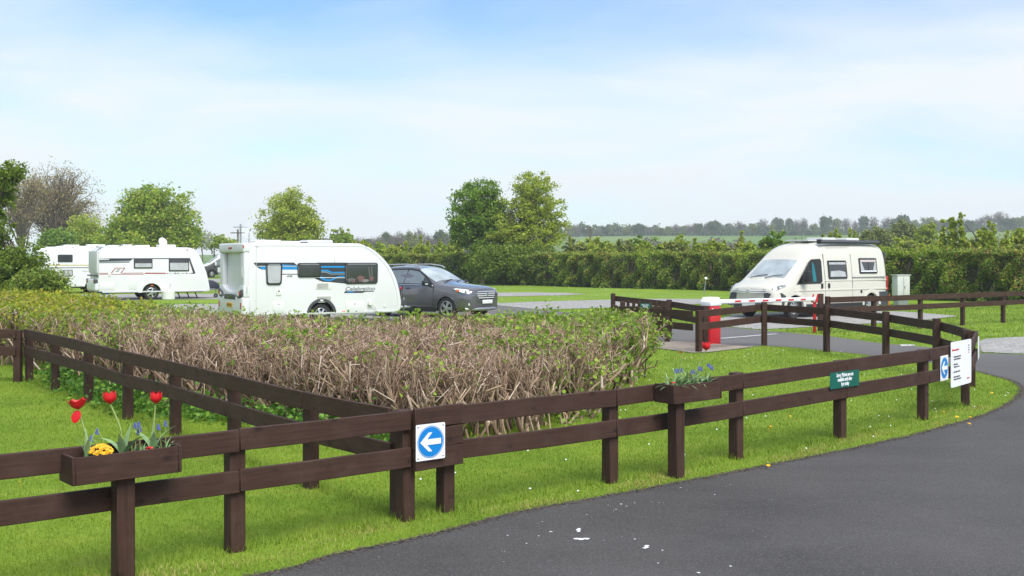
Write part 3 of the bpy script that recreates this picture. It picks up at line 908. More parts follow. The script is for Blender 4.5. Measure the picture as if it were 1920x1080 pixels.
# ------------------------------------------------------------------ service cabinet and garden lights
r = thing('service_cabinet', 'pale grey service cabinet standing on the grass behind the camper van', 'cabinet', (15.75, 43.2, 0), R(20))
MB().box((0, 0, .72), (.60, .34, .98)).build('body', M['cabinet'], r, bevel=.012)
MB().box((0, 0, 1.235), (.70, .38, .035)).build('lid', M['cabinet'], r, bevel=.006)
MB().box((0, 0, .11), (.5, .3, .22)).build('plinth', M['galv'], r)
MB().box((.0, -.173, .74), (.012, .006, .86)).build('door_seam', M['darkgrey'], r)
MB().box((.05, -.178, .74), (.02, .015, .1)).build('handle', M['darkgrey'], r)
r = thing('marker_post', 'short orange marker stake beside the service cabinet', 'post', (15.05, 42.6, 0))
MB().tube([(0, 0, -.05), (.02, 0, .5)], .022, 8).build('stake', M['amber'], r)
for k, (x, y, h, ln) in enumerate(((10.3, 56.7, .80, .10), (3.7, 73.0, .80, 0), (-3.67, 86.0, .8, 0))):
    r = thing('pitch_light', ('tilted pitch marker light on the grass left of the camper van', 'upright pitch marker light right of the twin trees', 'pitch marker light just beyond the dark car')[k], 'light', (x, y, 0), 0, 'pitch marker lights in front of the tall hedge')
    MB().tube([(-ln, 0, -.05), (0, 0, h)], .025, 8).build('stake', M['galv'], r)
    MB().lathe([(0.001, -.05), (.06, -.04), (.085, .02), (.07, .05), (.001, .065)], 14, Matrix.Translation((0, -.03, h + .04)) @ Matrix.Rotation(R(35), 4, 'X')).build('lamp_head', M['whiteplate'], r, smooth=True)

# ------------------------------------------------------------------ vehicles
def wheel(root, c, r, w, side, rim_r, spokes=5, rim_mat='alloy', twin=False):
    """c = centre, axle along local y, side = +1/-1 outward direction"""
    m = Matrix.Translation(c) @ Matrix.Rotation(R(-90) * side, 4, 'X')
    mb = MB().lathe([(rim_r * .98, -w / 2), (r * .93, -w / 2), (r, -w / 2 + .03), (r, w / 2 - .03), (r * .94, w / 2), (rim_r, w / 2 - .006), (rim_r * .97, w / 2 - .05)], 32, m)
    t = mb.build('wheel', M['tyre'], root, smooth=True)
    rb = MB()
    rb.lathe([(rim_r, w / 2 - .012), (rim_r * .93, w / 2 - .006), (rim_r * .88, w / 2 - .04)], 32, m)
    for k in range(spokes):
        a = 2 * math.pi * k / spokes
        for da in ((-.16, .16) if twin else (0,)):
            aa = a + da; ca, sa = math.cos(aa), math.sin(aa); hw0, hw1 = rim_r * (.10 if twin else .17), rim_r * (.07 if twin else .13)
            pts = [(rim_r * .12, -hw0), (rim_r * .93, -hw1), (rim_r * .93, hw1), (rim_r * .12, hw0)]
            f = lambda z: (lambda p: m @ Vector((p[0] * ca - p[1] * sa, p[0] * sa + p[1] * ca, z + .02 * (1 - p[0] / rim_r))))
            rb.prism(pts, f(w / 2 - .045), f(w / 2 - .018))
    rb.lathe([(rim_r * .2, w / 2 - .04), (rim_r * .18, w / 2 - .004), (.001, w / 2 - .002)], 16, m)
    rb.build('rim', M[rim_mat], t)
    MB().lathe([(rim_r * .9, w / 2 - .07), (.001, w / 2 - .07)], 20, m).build('brake', M['black'], t)
    return t

def side_poly(root, name, pts, y, th, mat, bevel=0):
    """prism on a flat side, y outward face at y, th inward"""
    s = 1 if y > 0 else -1
    return MB().prism(pts, lambda p: (p[0], y - s * th, p[1]), lambda p: (p[0], y, p[1])).build(name, mat, root, bevel=bevel, seg=2)

def roof_box(root, name, x0, x1, y0, y1, z, h, mat, bev=.04):
    return MB().box(((x0 + x1) / 2, (y0 + y1) / 2, z + h / 2), (x1 - x0, y1 - y0, h)).build(name, mat, root, bevel=bev, seg=3)

def caravan_body(root, profile, W, arch_x, arch_r, arch_z=.0, bevel=.06, mat='white'):
    """side profile swept across the width with rounded edges and wheel openings"""
    prof = [(p[0], p[1]) for p in profile]
    mb = MB().prism(prof, lambda p: (p[0], -W / 2, p[1]), lambda p: (p[0], W / 2, p[1]))
    o = mb.build('body', M[mat], root)
    bm = bmesh.new(); bm.from_mesh(o.data)
    es = [e for e in bm.edges if abs(abs(e.verts[0].co.y) - W / 2) < 1e-4 and abs(abs(e.verts[1].co.y) - W / 2) < 1e-4 and e.verts[0].co.y * e.verts[1].co.y > 0]
    bmesh.ops.bevel(bm, geom=es, offset=bevel, segments=4, profile=.5, affect='EDGES', clamp_overlap=True)
    for f in bm.faces: f.smooth = True
    for e in bm.edges:
        if len(e.link_faces) == 2 and e.calc_face_angle(0) > R(34): e.smooth = False
    bm.to_mesh(o.data); bm.free()
    cut(o, [(arch_x, arch_z, arch_r)], W)
    return o

def cut(o, arches, W, mat=None):
    """wheel openings cut from both sides, lined in black"""
    if 'black' not in [m_.name for m_ in o.data.materials]: o.data.materials.append(M['black'])
    cs = []
    for (x, z, r) in arches:
        for s in (-1, 1):
            mb = MB(); n = 28; y0, y1 = s * (W / 2 - .34), s * (W / 2 + .2)
            pts = [(x + r * math.cos(2 * math.pi * k / n), z + r * math.sin(2 * math.pi * k / n)) for k in range(n)]
            mb.prism(pts, lambda p: (p[0], y0, p[1]), lambda p: (p[0], y1, p[1]))
            c = mb.build('cutter', M['black'], None); cs.append(c)
            md = o.modifiers.new('b', 'BOOLEAN'); md.object = c; md.solver = 'EXACT'; md.operation = 'DIFFERENCE'; md.material_mode = 'TRANSFER'
    par = o.parent; o.parent = None
    dg = bpy.context.evaluated_depsgraph_get(); dg.update()
    me = bpy.data.meshes.new_from_object(o.evaluated_get(dg))
    o.modifiers.clear(); o.data = me; o.parent = par
    for c in cs: bpy.data.objects.remove(c)

def rounded_win(root, x0, x1, z0, z1, y, r=.06, th=.03, frame=.035, glass='glass', fmat='black', taper=0):
    s = 1 if y > 0 else -1
    def shape(w_, h_, r_):
        pts = rrect(0, 0, w_, h_, r_, 5)
        return [((x0 + x1) / 2 + px * (1 - taper * (.5 - pz / h_)), (z0 + z1) / 2 + pz) for px, pz in pts]
    f = side_poly(root, 'window', shape(x1 - x0, z1 - z0, r), y + s * th, th, M[fmat], bevel=.008)
    g = side_poly(f, 'pane', shape(x1 - x0 - 2 * frame, z1 - z0 - 2 * frame, r * .7), y + s * (th + .004), .012, M[glass])
    return f

def tow_gear(root, x, z=.38, Ln=1.0, cover=None):
    """A-frame drawbar, jockey wheel and gas locker front"""
    mb = MB()
    for s in (-1, 1): mb.tube([(x - .05, s * .55, z), (x + Ln, s * .04, z + .02)], .035, 6)
    mb.build('drawbar', M['galv'], root)
    MB().tube([(x + Ln - .05, 0, z + .02), (x + Ln + .22, 0, z + .05)], [.05, .035], 8).build('hitch', M['black'], root)
    MB().tube([(x + Ln * .7, -.12, z + .32), (x + Ln * .7, -.12, .12)], .028, 8).build('jockey_stand', M['galv'], root)
    MB().lathe([(.03, -.03), (.10, -.035), (.11, 0), (.10, .035), (.03, .03)], 14, Matrix.Translation((x + Ln * .7, -.12, .11)) @ Matrix.Rotation(R(90), 4, 'X')).build('jockey_wheel', M['tyre'], root)
    if cover:
        MB().prism([(x + .1, z), (x + Ln * .95, z + .05), (x + Ln * .8, z + .30), (x + .45, z + .45), (x + .15, z + .38)], lambda p: (p[0], -.28, p[1]), lambda p: (p[0], .28, p[1])).build('hitch_cover', M[cover], root, bevel=.07)

class Side(Plane):
    def __init__(s, near, heading, length_dir=1):
        super().__init__(near, (math.cos(heading), math.sin(heading)))

M['darkpane'] = plain('dark_glass', (.012, .014, .015), .08, var=.3, scale=2, spec=.4)
M['pale_curtain_red'] = plain('pale_red_curtain', (.44, .34, .38), .5)
M['pale_curtain_blue'] = plain('pale_blue_curtain', (.31, .385, .46), .5)
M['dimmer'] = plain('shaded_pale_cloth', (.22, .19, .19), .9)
M['brightmetal'] = plain('bright_satin_trim', (.66, .67, .68), .3, metal=.15)
M['vanlamp'] = plain('grey_lamp_lens', (.34, .37, .39), .06, var=.4, scale=14, spec=.8)
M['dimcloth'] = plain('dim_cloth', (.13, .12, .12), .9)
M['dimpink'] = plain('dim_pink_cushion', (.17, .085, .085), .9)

# --- 1. nearest caravan -------------------------------------------------------------
al = R(34); W1 = 2.02
nr1 = Vector((-7.37, 29.3)); lf = Vector((-math.sin(al), math.cos(al))); rc = nr1 + lf * W1 / 2
cv = thing('touring_caravan', 'nearest white touring caravan with black and blue window stripe', 'caravan', (rc.x, rc.y, 0), al)
S1 = Side(nr1, al)
q = lambda x, y: S1.hit(x / 4.8 + 380, y / 4.8 + 420)
L1 = S1.hit(757, 560)[0]; ZT1 = 2.345
print('swift', L1, q(150, 160), q(1400, 180), q(1790, 790), q(360, 560))
front = [q(1400, 184), q(1490, 205), q(1560, 245), q(1630, 310), q(1690, 385), q(1735, 470), q(1765, 560), q(1785, 660), q(1790, 720), q(1780, 775), q(1740, 795)]
RX = .15
prof = [(RX + .09, .30), (RX + .02, .42), (RX, .8), (RX, 2.22), (RX + .05, 2.32), (RX + .16, ZT1)] + [(max(front[0][0], 2.9), ZT1)]
fr = catmull([(front[0][0] + .06, ZT1 - .006)] + [f for f in front[1:]], 3)
prof += [tuple(p) for p in fr]
ax1, wz1 = S1.hit(603, 588)[0], .30
caravan_body(cv, prof, W1, ax1, .39, .30, .05)
yS = -W1 / 2
# edge trim line round the side panel
inset = [(.36, .34), (.36, ZT1 - .27), (.42, ZT1 - .13), (.56, ZT1 - .085), (front[0][0], ZT1 - .085)] + [(f[0] - .10 - .02 * k / 10, f[1] - .03) for k, f in enumerate(front[1:9], 1)]
inset = [tuple(p) for p in catmull(inset, 3)]
MB().tube([(p[0], yS - .001, p[1]) for p in inset], .008, 5).build('edge_trim', M['greywhite'], cv)
MB().box(((front[-1][0] + .1) / 2, yS - .006, .335), (front[-1][0] - .2, .02, .05)).build('skirt_rail', M['greywhite'], cv, bevel=.005)
# stripe graphic
D = lambda name, pts, mat, k=1: side_poly(cv, name, [q(*p) for p in pts], yS - .0025 * k, .002, M[mat])
D('stripe', [(457, 347), (820, 347), (852, 372), (852, 410), (530, 410), (500, 395), (470, 368)], 'decaldark')
D('stripe', [(488, 378), (852, 378), (852, 382), (493, 382)], 'signwhite', 2)
D('stripe', [(508, 385), (852, 385), (852, 410), (534, 410)], 'decalblue', 2)
D('stripe', [(690, 362), (852, 372), (852, 375), (690, 375)], 'decalblue', 2)
D('stripe', [(690, 448), (860, 448), (860, 455), (690, 455)], 'decaldark')
D('stripe', [(1030, 347), (1300, 347), (1300, 538), (1240, 532), (1160, 524), (1080, 520), (1040, 505), (1000, 484), (1030, 470)], 'decaldark')
D('stripe', [(1055, 378), (1290, 378), (1290, 393), (1055, 393)], 'decalblue', 2)
D('stripe', [(1055, 413), (1125, 413), (1165, 432), (1290, 430), (1290, 441), (1160, 441), (1115, 424), (1055, 424)], 'decalblue', 2)
D('stripe', [(1055, 427), (1112, 427), (1155, 446), (1290, 446), (1290, 454), (1150, 454), (1105, 437), (1055, 437)], 'decalgrey', 2)
D('stripe', [(1055, 463), (1072, 478), (1110, 496), (1150, 500), (1180, 488), (1220, 470), (1290, 466), (1290, 474), (1225, 478), (1185, 498), (1150, 514), (1105, 512), (1062, 492)], 'decalblue', 2)
D('stripe', [(1000, 479), (1290, 482), (1290, 486), (1000, 484)], 'signwhite', 3)
# windows
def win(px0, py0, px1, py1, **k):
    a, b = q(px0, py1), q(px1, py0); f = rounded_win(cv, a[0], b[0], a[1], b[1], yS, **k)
    MB().box(((a[0] + b[0]) / 2, yS - .036, b[1] - .045), (b[0] - a[0] - .16, .018, .03)).build('top_highlight', M['decalgrey'], f, bevel=.006)  # grey strip paints a highlight along the window's top bar
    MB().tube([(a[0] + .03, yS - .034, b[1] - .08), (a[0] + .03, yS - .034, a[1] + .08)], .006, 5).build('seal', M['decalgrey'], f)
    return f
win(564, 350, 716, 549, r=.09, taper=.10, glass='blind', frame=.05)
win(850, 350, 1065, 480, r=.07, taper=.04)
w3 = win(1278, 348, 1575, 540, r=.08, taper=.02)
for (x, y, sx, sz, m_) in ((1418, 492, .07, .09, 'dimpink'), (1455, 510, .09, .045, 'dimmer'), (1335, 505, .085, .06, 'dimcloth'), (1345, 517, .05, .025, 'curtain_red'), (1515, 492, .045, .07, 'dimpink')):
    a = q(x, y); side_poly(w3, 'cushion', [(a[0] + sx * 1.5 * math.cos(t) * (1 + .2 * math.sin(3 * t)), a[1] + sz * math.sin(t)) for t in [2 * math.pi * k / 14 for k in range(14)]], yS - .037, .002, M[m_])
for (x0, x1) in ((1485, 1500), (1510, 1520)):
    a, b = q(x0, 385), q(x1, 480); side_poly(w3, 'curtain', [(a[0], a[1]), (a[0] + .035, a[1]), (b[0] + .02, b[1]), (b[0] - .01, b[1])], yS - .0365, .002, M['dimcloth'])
# hatches and vents
def panel(root, name, a, b, y, th, mat, bevel=.006, fn=None):
    return side_poly(root, name, [(a[0], b[1]), (b[0], b[1]), (b[0], a[1]), (a[0], a[1])], y, th, mat, bevel)
for (y0, y1) in ((530, 585), (648, 700)):
    f = panel(cv, 'vent', q(1018, y0 - 3), q(1160, y1 + 3), yS - .008, .008, M['offwhite'])
    a, b = q(1028, y0 + 3), q(1130 if y0 < 600 else 1152, y1 - 3); n = 7
    for k in range(n):
        z0 = b[1] + (a[1] - b[1]) * k / n; z1 = z0 + (a[1] - b[1]) / n * .72
        panel(f, 'louvre', (a[0], z1), (b[0], z0), yS - .012, .003, M['vent'], 0)
for (x0, y0, x1, y1) in ((628, 700, 738, 800), (1285, 697, 1452, 796)):
    f = panel(cv, 'hatch', q(x0, y0), q(x1, y1), yS - .010, .010, M['offwhite'], .008)
    a, b = q(x0 + 12, y0 + 12), q(x1 - 12, y1 - 10); panel(f, 'hatch_lid', a, b, yS - .015, .004, M['white'], .004)
    a, b = q((x0 + x1) / 2 - 12, y0 + 14), q((x0 + x1) / 2 + 12, y0 + 26); panel(f, 'catch', a, b, yS - .02, .004, M['greywhite'], .002)
f = panel(cv, 'socket', q(664, 592), q(705, 642), yS - .02, .02, M['offwhite'], .008); panel(f, 'keyhole', q(676, 598), q(692, 610), yS - .022, .002, M['darkgrey'], 0)
a = q(1500, 712); MB().box((a[0], yS - .05, a[1]), (.11, .09, .12), Matrix.Rotation(R(12), 3, 'Y')).build('water_inlet', M['offwhite'], cv, bevel=.015)
MB().tube([(a[0] + .05, yS - .05, a[1] - .05), (a[0] + .16, yS - .07, a[1] - .12), (a[0] + .22, yS - .06, a[1] - .35)], .012, 6).build('water_hose', M['greywhite'], cv)
a = q(1640, 735); side_poly(cv, 'cap', circle(a[0], a[1], .05, 20), yS - .015, .015, M['offwhite'], .004)
a = q(1188, 320); MB().box((a[0], yS - .008, a[1]), (.025, .016, .13)).build('awning_light', M['offwhite'], cv, bevel=.004)
panel(cv, 'marker_lamp', q(1255, 782), q(1282, 796), yS - .012, .012, M['amber'], .003)
panel(cv, 'marker_lamp', q(360, 190), q(371, 214), yS - .012, .012, M['lightred'], .003)
# wheel arch trim and wheels
arch = []
for k in range(25):
    t = math.pi * k / 24; arch.append((ax1 + .46 * math.cos(t), .30 + .46 * math.sin(t)))
for k in range(24, -1, -1):
    t = math.pi * k / 24; arch.append((ax1 + .375 * math.cos(t), .30 + .375 * math.sin(t)))
side_poly(cv, 'wheel_arch', arch, yS - .014, .012, M['darkgrey'], .003)
side_poly(cv, 'arch_badge', [(ax1 - .06, .725), (ax1 + .06, .725), (ax1 + .03, .69), (ax1 - .03, .69)], yS - .018, .003, M['signwhite'])
for s in (-1, 1): wheel(cv, (ax1, s * (W1 / 2 - .11), .30), .30, .18, s, .19, 6)
# lettering
a = q(1415, 586); text('Celebration', .158, cv, (a[0], yS - .003, a[1] + .01), ROT_S, M['decalgrey'], shear=.3, bold=.004, sx=1.28)
D('stripe', [(1280, 604), (1545, 601), (1537, 609), (1465, 610), (1440, 620), (1272, 622)], 'decaldark')
a = q(1330, 612); text('SWIFT', .058, cv, (a[0], yS - .0055, a[1]), ROT_S, M['decalblue'], shear=.2, bold=.002, sx=1.4)
a = q(779, 470); text('442', .075, cv, (a[0], yS - .003, a[1]), ROT_S, M['decalgrey'], shear=.3, bold=.004, sx=1.5)
# rear: moulded corner columns, top spoiler, scooped centre, bumper with lamps
def rearblk(name, y0, y1, z0, z1, x0, x1, mat, bev=.03):
    return MB().box(((x0 + x1) / 2, (y0 + y1) / 2, (z0 + z1) / 2), (abs(x1 - x0), abs(y1 - y0), abs(z1 - z0))).build(name, M[mat], cv, bevel=bev, seg=3)
hw = W1 / 2
_before = set(cv.children)
rearblk('corner_column', -hw + .01, -hw + .30, .86, 2.08, .02, -.14, 'white', .06)
rearblk('corner_column', hw - .30, hw - .01, .86, 2.08, .02, -.14, 'white', .06)
rearblk('rear_spoiler', -hw + .01, hw - .01, 2.07, 2.335, .05, -.17, 'white', .05)
rearblk('rear_panel', -hw + .32, hw - .32, .95, 2.06, .01, -.012, 'white', .004)
# curved base of the scoop
pts = []
for k in range(17):
    t = k / 16; y = -hw + .29 + (2 * hw - .58) * t; pts.append((y, 1.16 - .20 * math.sin(math.pi * t) ** .6))
pts += [(hw - .01, 1.16), (hw - .01, .84), (-hw + .01, .84), (-hw + .01, 1.16)]
MB().prism(pts[::-1], lambda p: (.02, p[0], p[1]), lambda p: (-.15, p[0], p[1])).build('scoop_base', M['white'], cv, bevel=.02)
rearblk('bumper', -hw + .005, hw - .005, .33, .835, .03, -.19, 'white', .06)
for s in (-1, 1):
    side = [(s * (hw - .06), 1.05), (s * (hw - .34), .95), (s * (hw - .40), .80), (s * (hw - .16), .82), (s * (hw - .05), .90)]
    l = MB().prism(side if s < 0 else side[::-1], lambda p: (-.12, p[0], p[1]), lambda p: (-.205, p[0], p[1])).build('tail_lamp', M['darkgrey'], cv, bevel=.012)
    MB().lathe([(.055, 0), (.05, .012), (.001, .016)], 14, Matrix.Translation((-.206, s * (hw - .17), .93)) @ Matrix.Rotation(R(-90), 4, 'Y')).build('lens', M['lightred'], l)
    MB().lathe([(.05, 0), (.045, .012), (.001, .016)], 14, Matrix.Translation((-.206, s * (hw - .27), .90)) @ Matrix.Rotation(R(-90), 4, 'Y')).build('lens', M['clear'], l)
    MB().box((-.19, s * (hw - .12), .60), (.03, .055, .17)).build('reflector', M['lightred'], cv, bevel=.01)
    MB().tube([(-.145, s * (hw - .06), 1.38), (-.175, s * (hw - .06), 1.42), (-.175, s * (hw - .06), 1.62), (-.145, s * (hw - .06), 1.66)], .014, 6).build('grab_handle', M['greywhite'], cv)
MB().prism([(-.42, .90), (.42, .90), (.48, .76), (-.48, .76)], lambda p: (-.12, p[0], p[1]), lambda p: (-.2, p[0], p[1])).build('badge_strip', M['darkgrey'], cv, bevel=.01)
text('SWIFT', .11, cv, (-.2025, 0, .83), ROT_XM, M['chrome'], bold=.003, sx=1.5)
MB().box((-.197, 0, .60), (.012, .46, .13)).build('number_plate', M['yellowplate'], cv, bevel=.002)
text('FN15 EUB', .085, cv, (-.2045, 0, .60), ROT_XM, M['black'], bold=.002)
MB().box((-.175, 0.02, 2.20), (.02, .26, .05)).build('brake_lamp', M['lightred'], cv, bevel=.004)
for o in cv.children:
    if o not in _before: o.location.x += RX
# roof
a, b = q(540, 160)[0], q(740, 160)[0]; roof_box(cv, 'roof_light', a - .1, b, -.75, -.2, ZT1 - .012, .095, M['offwhite'], .045)
a, b = q(735, 160)[0], q(985, 160)[0]; roof_box(cv, 'roof_vent', a, b, -.72, -.2, ZT1 - .012, .07, M['white'], .025); roof_box(cv, 'roof_grille', a + .6, b + .1, -.73, -.6, ZT1 + .005, .035, M['darkgrey'], .01)
a, b = q(975, 160)[0], q(1210, 160)[0]; roof_box(cv, 'roof_light', a, b, -.75, -.15, ZT1 - .012, .105, M['greywhite'], .045)
MB().box((L1 / 2, 0, .36), (L1 * .86, 1.3, .06)).build('chassis', M['black'], cv)
tow_gear(cv, L1 - .12, .38, .85)
MB().prism([(L1 - .05, .42), (L1 + .5, .46), (L1 + .45, .62), (L1 + .05, .66)], lambda p: (p[0], -.3, p[1]), lambda p: (p[0], .3, p[1])).build('hitch_cover', M['darkgrey'], cv, bevel=.03)
MB().tube([(L1 + .3, -.15, .5), (L1 + .36, -.15, .95)], .02, 6).build('brake_lever', M['black'], cv)
MB().lathe([(.001, -.05), (.05, 0), (.001, .05)], 10, Matrix.Translation((L1 + .36, -.15, .98))).build('lever_knob', M['lightred'], cv)

# --- 2. caravan with maroon stripes -------------------------------------------------
al = R(31); W2 = 2.2
nr2 = Vector((-18.6, 48.0)); lf = Vector((-math.sin(al), math.cos(al))); rc = nr2 + lf * W2 / 2
cb = thing('touring_caravan', 'white touring caravan with maroon stripes and a dish on its roof', 'caravan', (rc.x, rc.y, 0), al)
S2 = Side(nr2, al); q = lambda x, y: S2.hit(x / 6.857 + 140, y / 6.857 + 440)
yS = -W2 / 2
print('bailey', q(310, 300), q(1740, 700), q(600, 165), q(990, 835))
ZT2 = q(600, 160)[1]
zb2 = q(600, 745)[1]
front = [q(1440, 158), q(1520, 180), q(1580, 230), q(1630, 320), q(1670, 420), q(1700, 500), q(1722, 600), q(1738, 690), q(1735, 725)]
pr = [(0.03, zb2 + .05), (0.0, .9), (0.0, ZT2 - .35), (.05, ZT2 - .16), (.2, ZT2 - .03), (.4, ZT2)] + [tuple(p) for p in catmull([(f[0], min(f[1], ZT2 - .002)) for f in front], 3)] + [(front[-1][0] - .25, zb2)]
ax2, wr2 = q(990, 760)[0], .335
caravan_body(cb, pr, W2, ax2, .42, wr2, .06)
D2 = lambda name, pts, mat, k=1: side_poly(cb, name, [q(*p) for p in pts], yS - .003 * k, .002, M[mat])
D2('stripe', [(315, 305), (1480, 300), (1552, 490), (1545, 503), (1210, 503), (1195, 492), (1520, 490), (1465, 312), (315, 316)], 'decaldark')
D2('stripe', [(315, 316), (740, 314), (720, 335), (315, 345)], 'decaldark', 1)
D2('stripe', [(315, 345), (712, 340), (700, 362), (315, 368)], 'decalgrey', 1)
D2('stripe', [(315, 492), (430, 492), (430, 500), (315, 500)], 'decalred'); D2('stripe', [(315, 507), (890, 507), (895, 514), (315, 514)], 'decalred')
D2('stripe', [(610, 492), (885, 488), (880, 497), (610, 500)], 'decalred'); D2('stripe', [(905, 488), (1195, 490), (1205, 504), (898, 504)], 'decalred')
D2('stripe', [(465, 494), (520, 425), (655, 425), (600, 497), (585, 497), (635, 434), (525, 434), (480, 494)], 'decalred')
D2('stripe', [(545, 445), (590, 443), (575, 455), (540, 456)], 'decalgrey', 2); D2('stripe', [(530, 466), (575, 464), (565, 474), (525, 475)], 'decalgrey', 2)
a = q(1340, 496); text('UNICORN A1', .13, cb, (a[0], yS - .006, a[1]), ROT_S, M['signwhite'], bold=.003, sx=1.5)
a = q(375, 318); text('MERIDA', .09, cb, (a[0], yS - .006, a[1]), ROT_S, M['signwhite'], shear=.2, bold=.002, sx=1.4)
def win2(x0, y0, x1, y1, split):
    a, b = q(x0, y1), q(x1, y0); f = rounded_win(cb, a[0], b[0], a[1], b[1], yS, r=.03, frame=.05)
    c_, d_ = q(x0 + 14, y1 - 14), q(x1 - 12, split); side_poly(f, 'blind', [(c_[0], c_[1]), (d_[0], c_[1]), (d_[0], d_[1]), (c_[0], d_[1])], yS - .037, .002, M['blind'])
win2(760, 312, 1000, 433, 368); win2(1210, 306, 1470, 470, 362)
for (x0, y0, x1, y1) in ((325, 612, 512, 710), (697, 532, 800, 708)):
    f = panel(cb, 'hatch', q(x0, y0), q(x1, y1), yS - .010, .010, M['offwhite'], .008); panel(f, 'hatch_lid', q(x0 + 12, y0 + 10), q(x1 - 12, y1 - 10), yS - .014, .003, M['white'], .003)
panel(cb, 'socket', q(430, 490), q(465, 535), yS - .02, .02, M['offwhite'], .01)
for (x, y) in ((535, 737), (1312, 724), (995, 653)): panel(cb, 'marker_lamp', q(x - 18, y - 5), q(x + 18, y + 5), yS - .016, .014, M['amber'], .003)
panel(cb, 'marker_lamp', q(1440, 188), q(1452, 206), yS - .016, .014, M['lightred'], .003)
side_poly(cb, 'wheel_arch', [(ax2 + .60 * math.cos(math.pi * k / 20), wr2 + .52 * math.sin(math.pi * k / 20) ** .7) for k in range(21)] + [(ax2 + .43 * math.cos(math.pi * k / 20), wr2 + .43 * math.sin(math.pi * k / 20)) for k in range(20, -1, -1)], yS - .03, .03, M['white'], .01)
MB().box(((front[-1][0]) / 2, yS - .01, zb2 + .03), (front[-1][0] - .3, .03, .06)).build('skirt_rail', M['greywhite'], cb, bevel=.006)
for s in (-1, 1): wheel(cb, (ax2, s * (W2 / 2 - .12), wr2), wr2, .2, s, .225, 5)
hw = W2 / 2
MB().box((-.035, 0, 1.75), (.08, W2 - .10, 1.0)).build('rear_panel', M['greywhite'], cb, bevel=.03)
MB().box((-.06, 0, .72), (.20, W2 - .03, .55)).build('bumper', M['white'], cb, bevel=.08, seg=3)
MB().box((-.05, 0, 1.13), (.17, W2 - .06, .06)).build('trim_strip', M['darkgrey'], cb, bevel=.01)
for s in (-1, 1):
    l = MB().box((-.10, s * (hw - .16), .88), (.16, .30, .20)).build('tail_lamp', M['darkgrey'], cb, bevel=.03)
    MB().box((-.185, s * (hw - .22), .88), (.01, .12, .10)).build('lens', M['lightred'], l)
MB().box((-.075, .0, 1.42), (.012, .2, .04)).build('rear_badge', M['decalgrey'], cb)
for (x0, x1, h, mt) in ((320, 470, .07, 'greywhite'), (465, 560, .09, 'white'), (610, 820, .07, 'greywhite'), (805, 990, .11, 'offwhite')):
    a, b = q(x0, 160)[0], q(x1, 160)[0]; roof_box(cb, 'roof_light', a, b, -.75, -.15, ZT2 - .01, h, M[mt], .03)
a, b = q(1112, 150)[0], q(1330, 150)[0]; roof_box(cb, 'dish_base', a, b, -.7, .0, ZT2 - .01, .14, M['white'], .05)
c_ = q(1175, 88); mdish = Matrix.Translation((c_[0], -.4, c_[1] - .02)) @ Matrix.Rotation(R(20), 4, 'Z') @ Matrix.Rotation(R(68), 4, 'X')
MB().lathe([(.001, -.04), (.13, -.015), (.22, .035), (.20, .04), (.001, -.02)], 24, mdish).build('dish', M['offwhite'], cb, smooth=True)
MB().tube([(c_[0], -.38, ZT2 + .1), (c_[0], -.38, c_[1])], .03, 6).build('dish_stem', M['greywhite'], cb)
tow_gear(cb, front[-1][0] - .1, .42, .95, 'navy')
for s in (-1, 1):
    for x in (3.55, 4.35):
        MB().tube([(x, s * .8, zb2), (x + .14, s * .8, .02)], .03, 6).build('steady_leg', M['darkgrey'], cb)
MB().box((2.5, 0, zb2 - .02), (4.6, 1.3, .06)).build('chassis', M['black'], cb)
a = q(1190, 780); r = thing('waste_container', 'beige water container beside the wheel of the maroon striped caravan', 'container', (0, 0, 0), 0)
wp = nr2 + Vector((math.cos(al), math.sin(al))) * a[0] - lf * .25; r.location = (wp.x, wp.y, 0)
MB().lathe([(.001, .0), (.26, .0), (.29, .03), (.29, .40), (.26, .43), (.06, .44), (.06, .48), (.001, .48)], 22).build('drum', M['offwhite'], r, smooth=True)
MB().tube([(.05, 0, .46), (.12, -.05, .75), (.02, .05, .9)], .02, 6).build('hose', M['greywhite'], r)

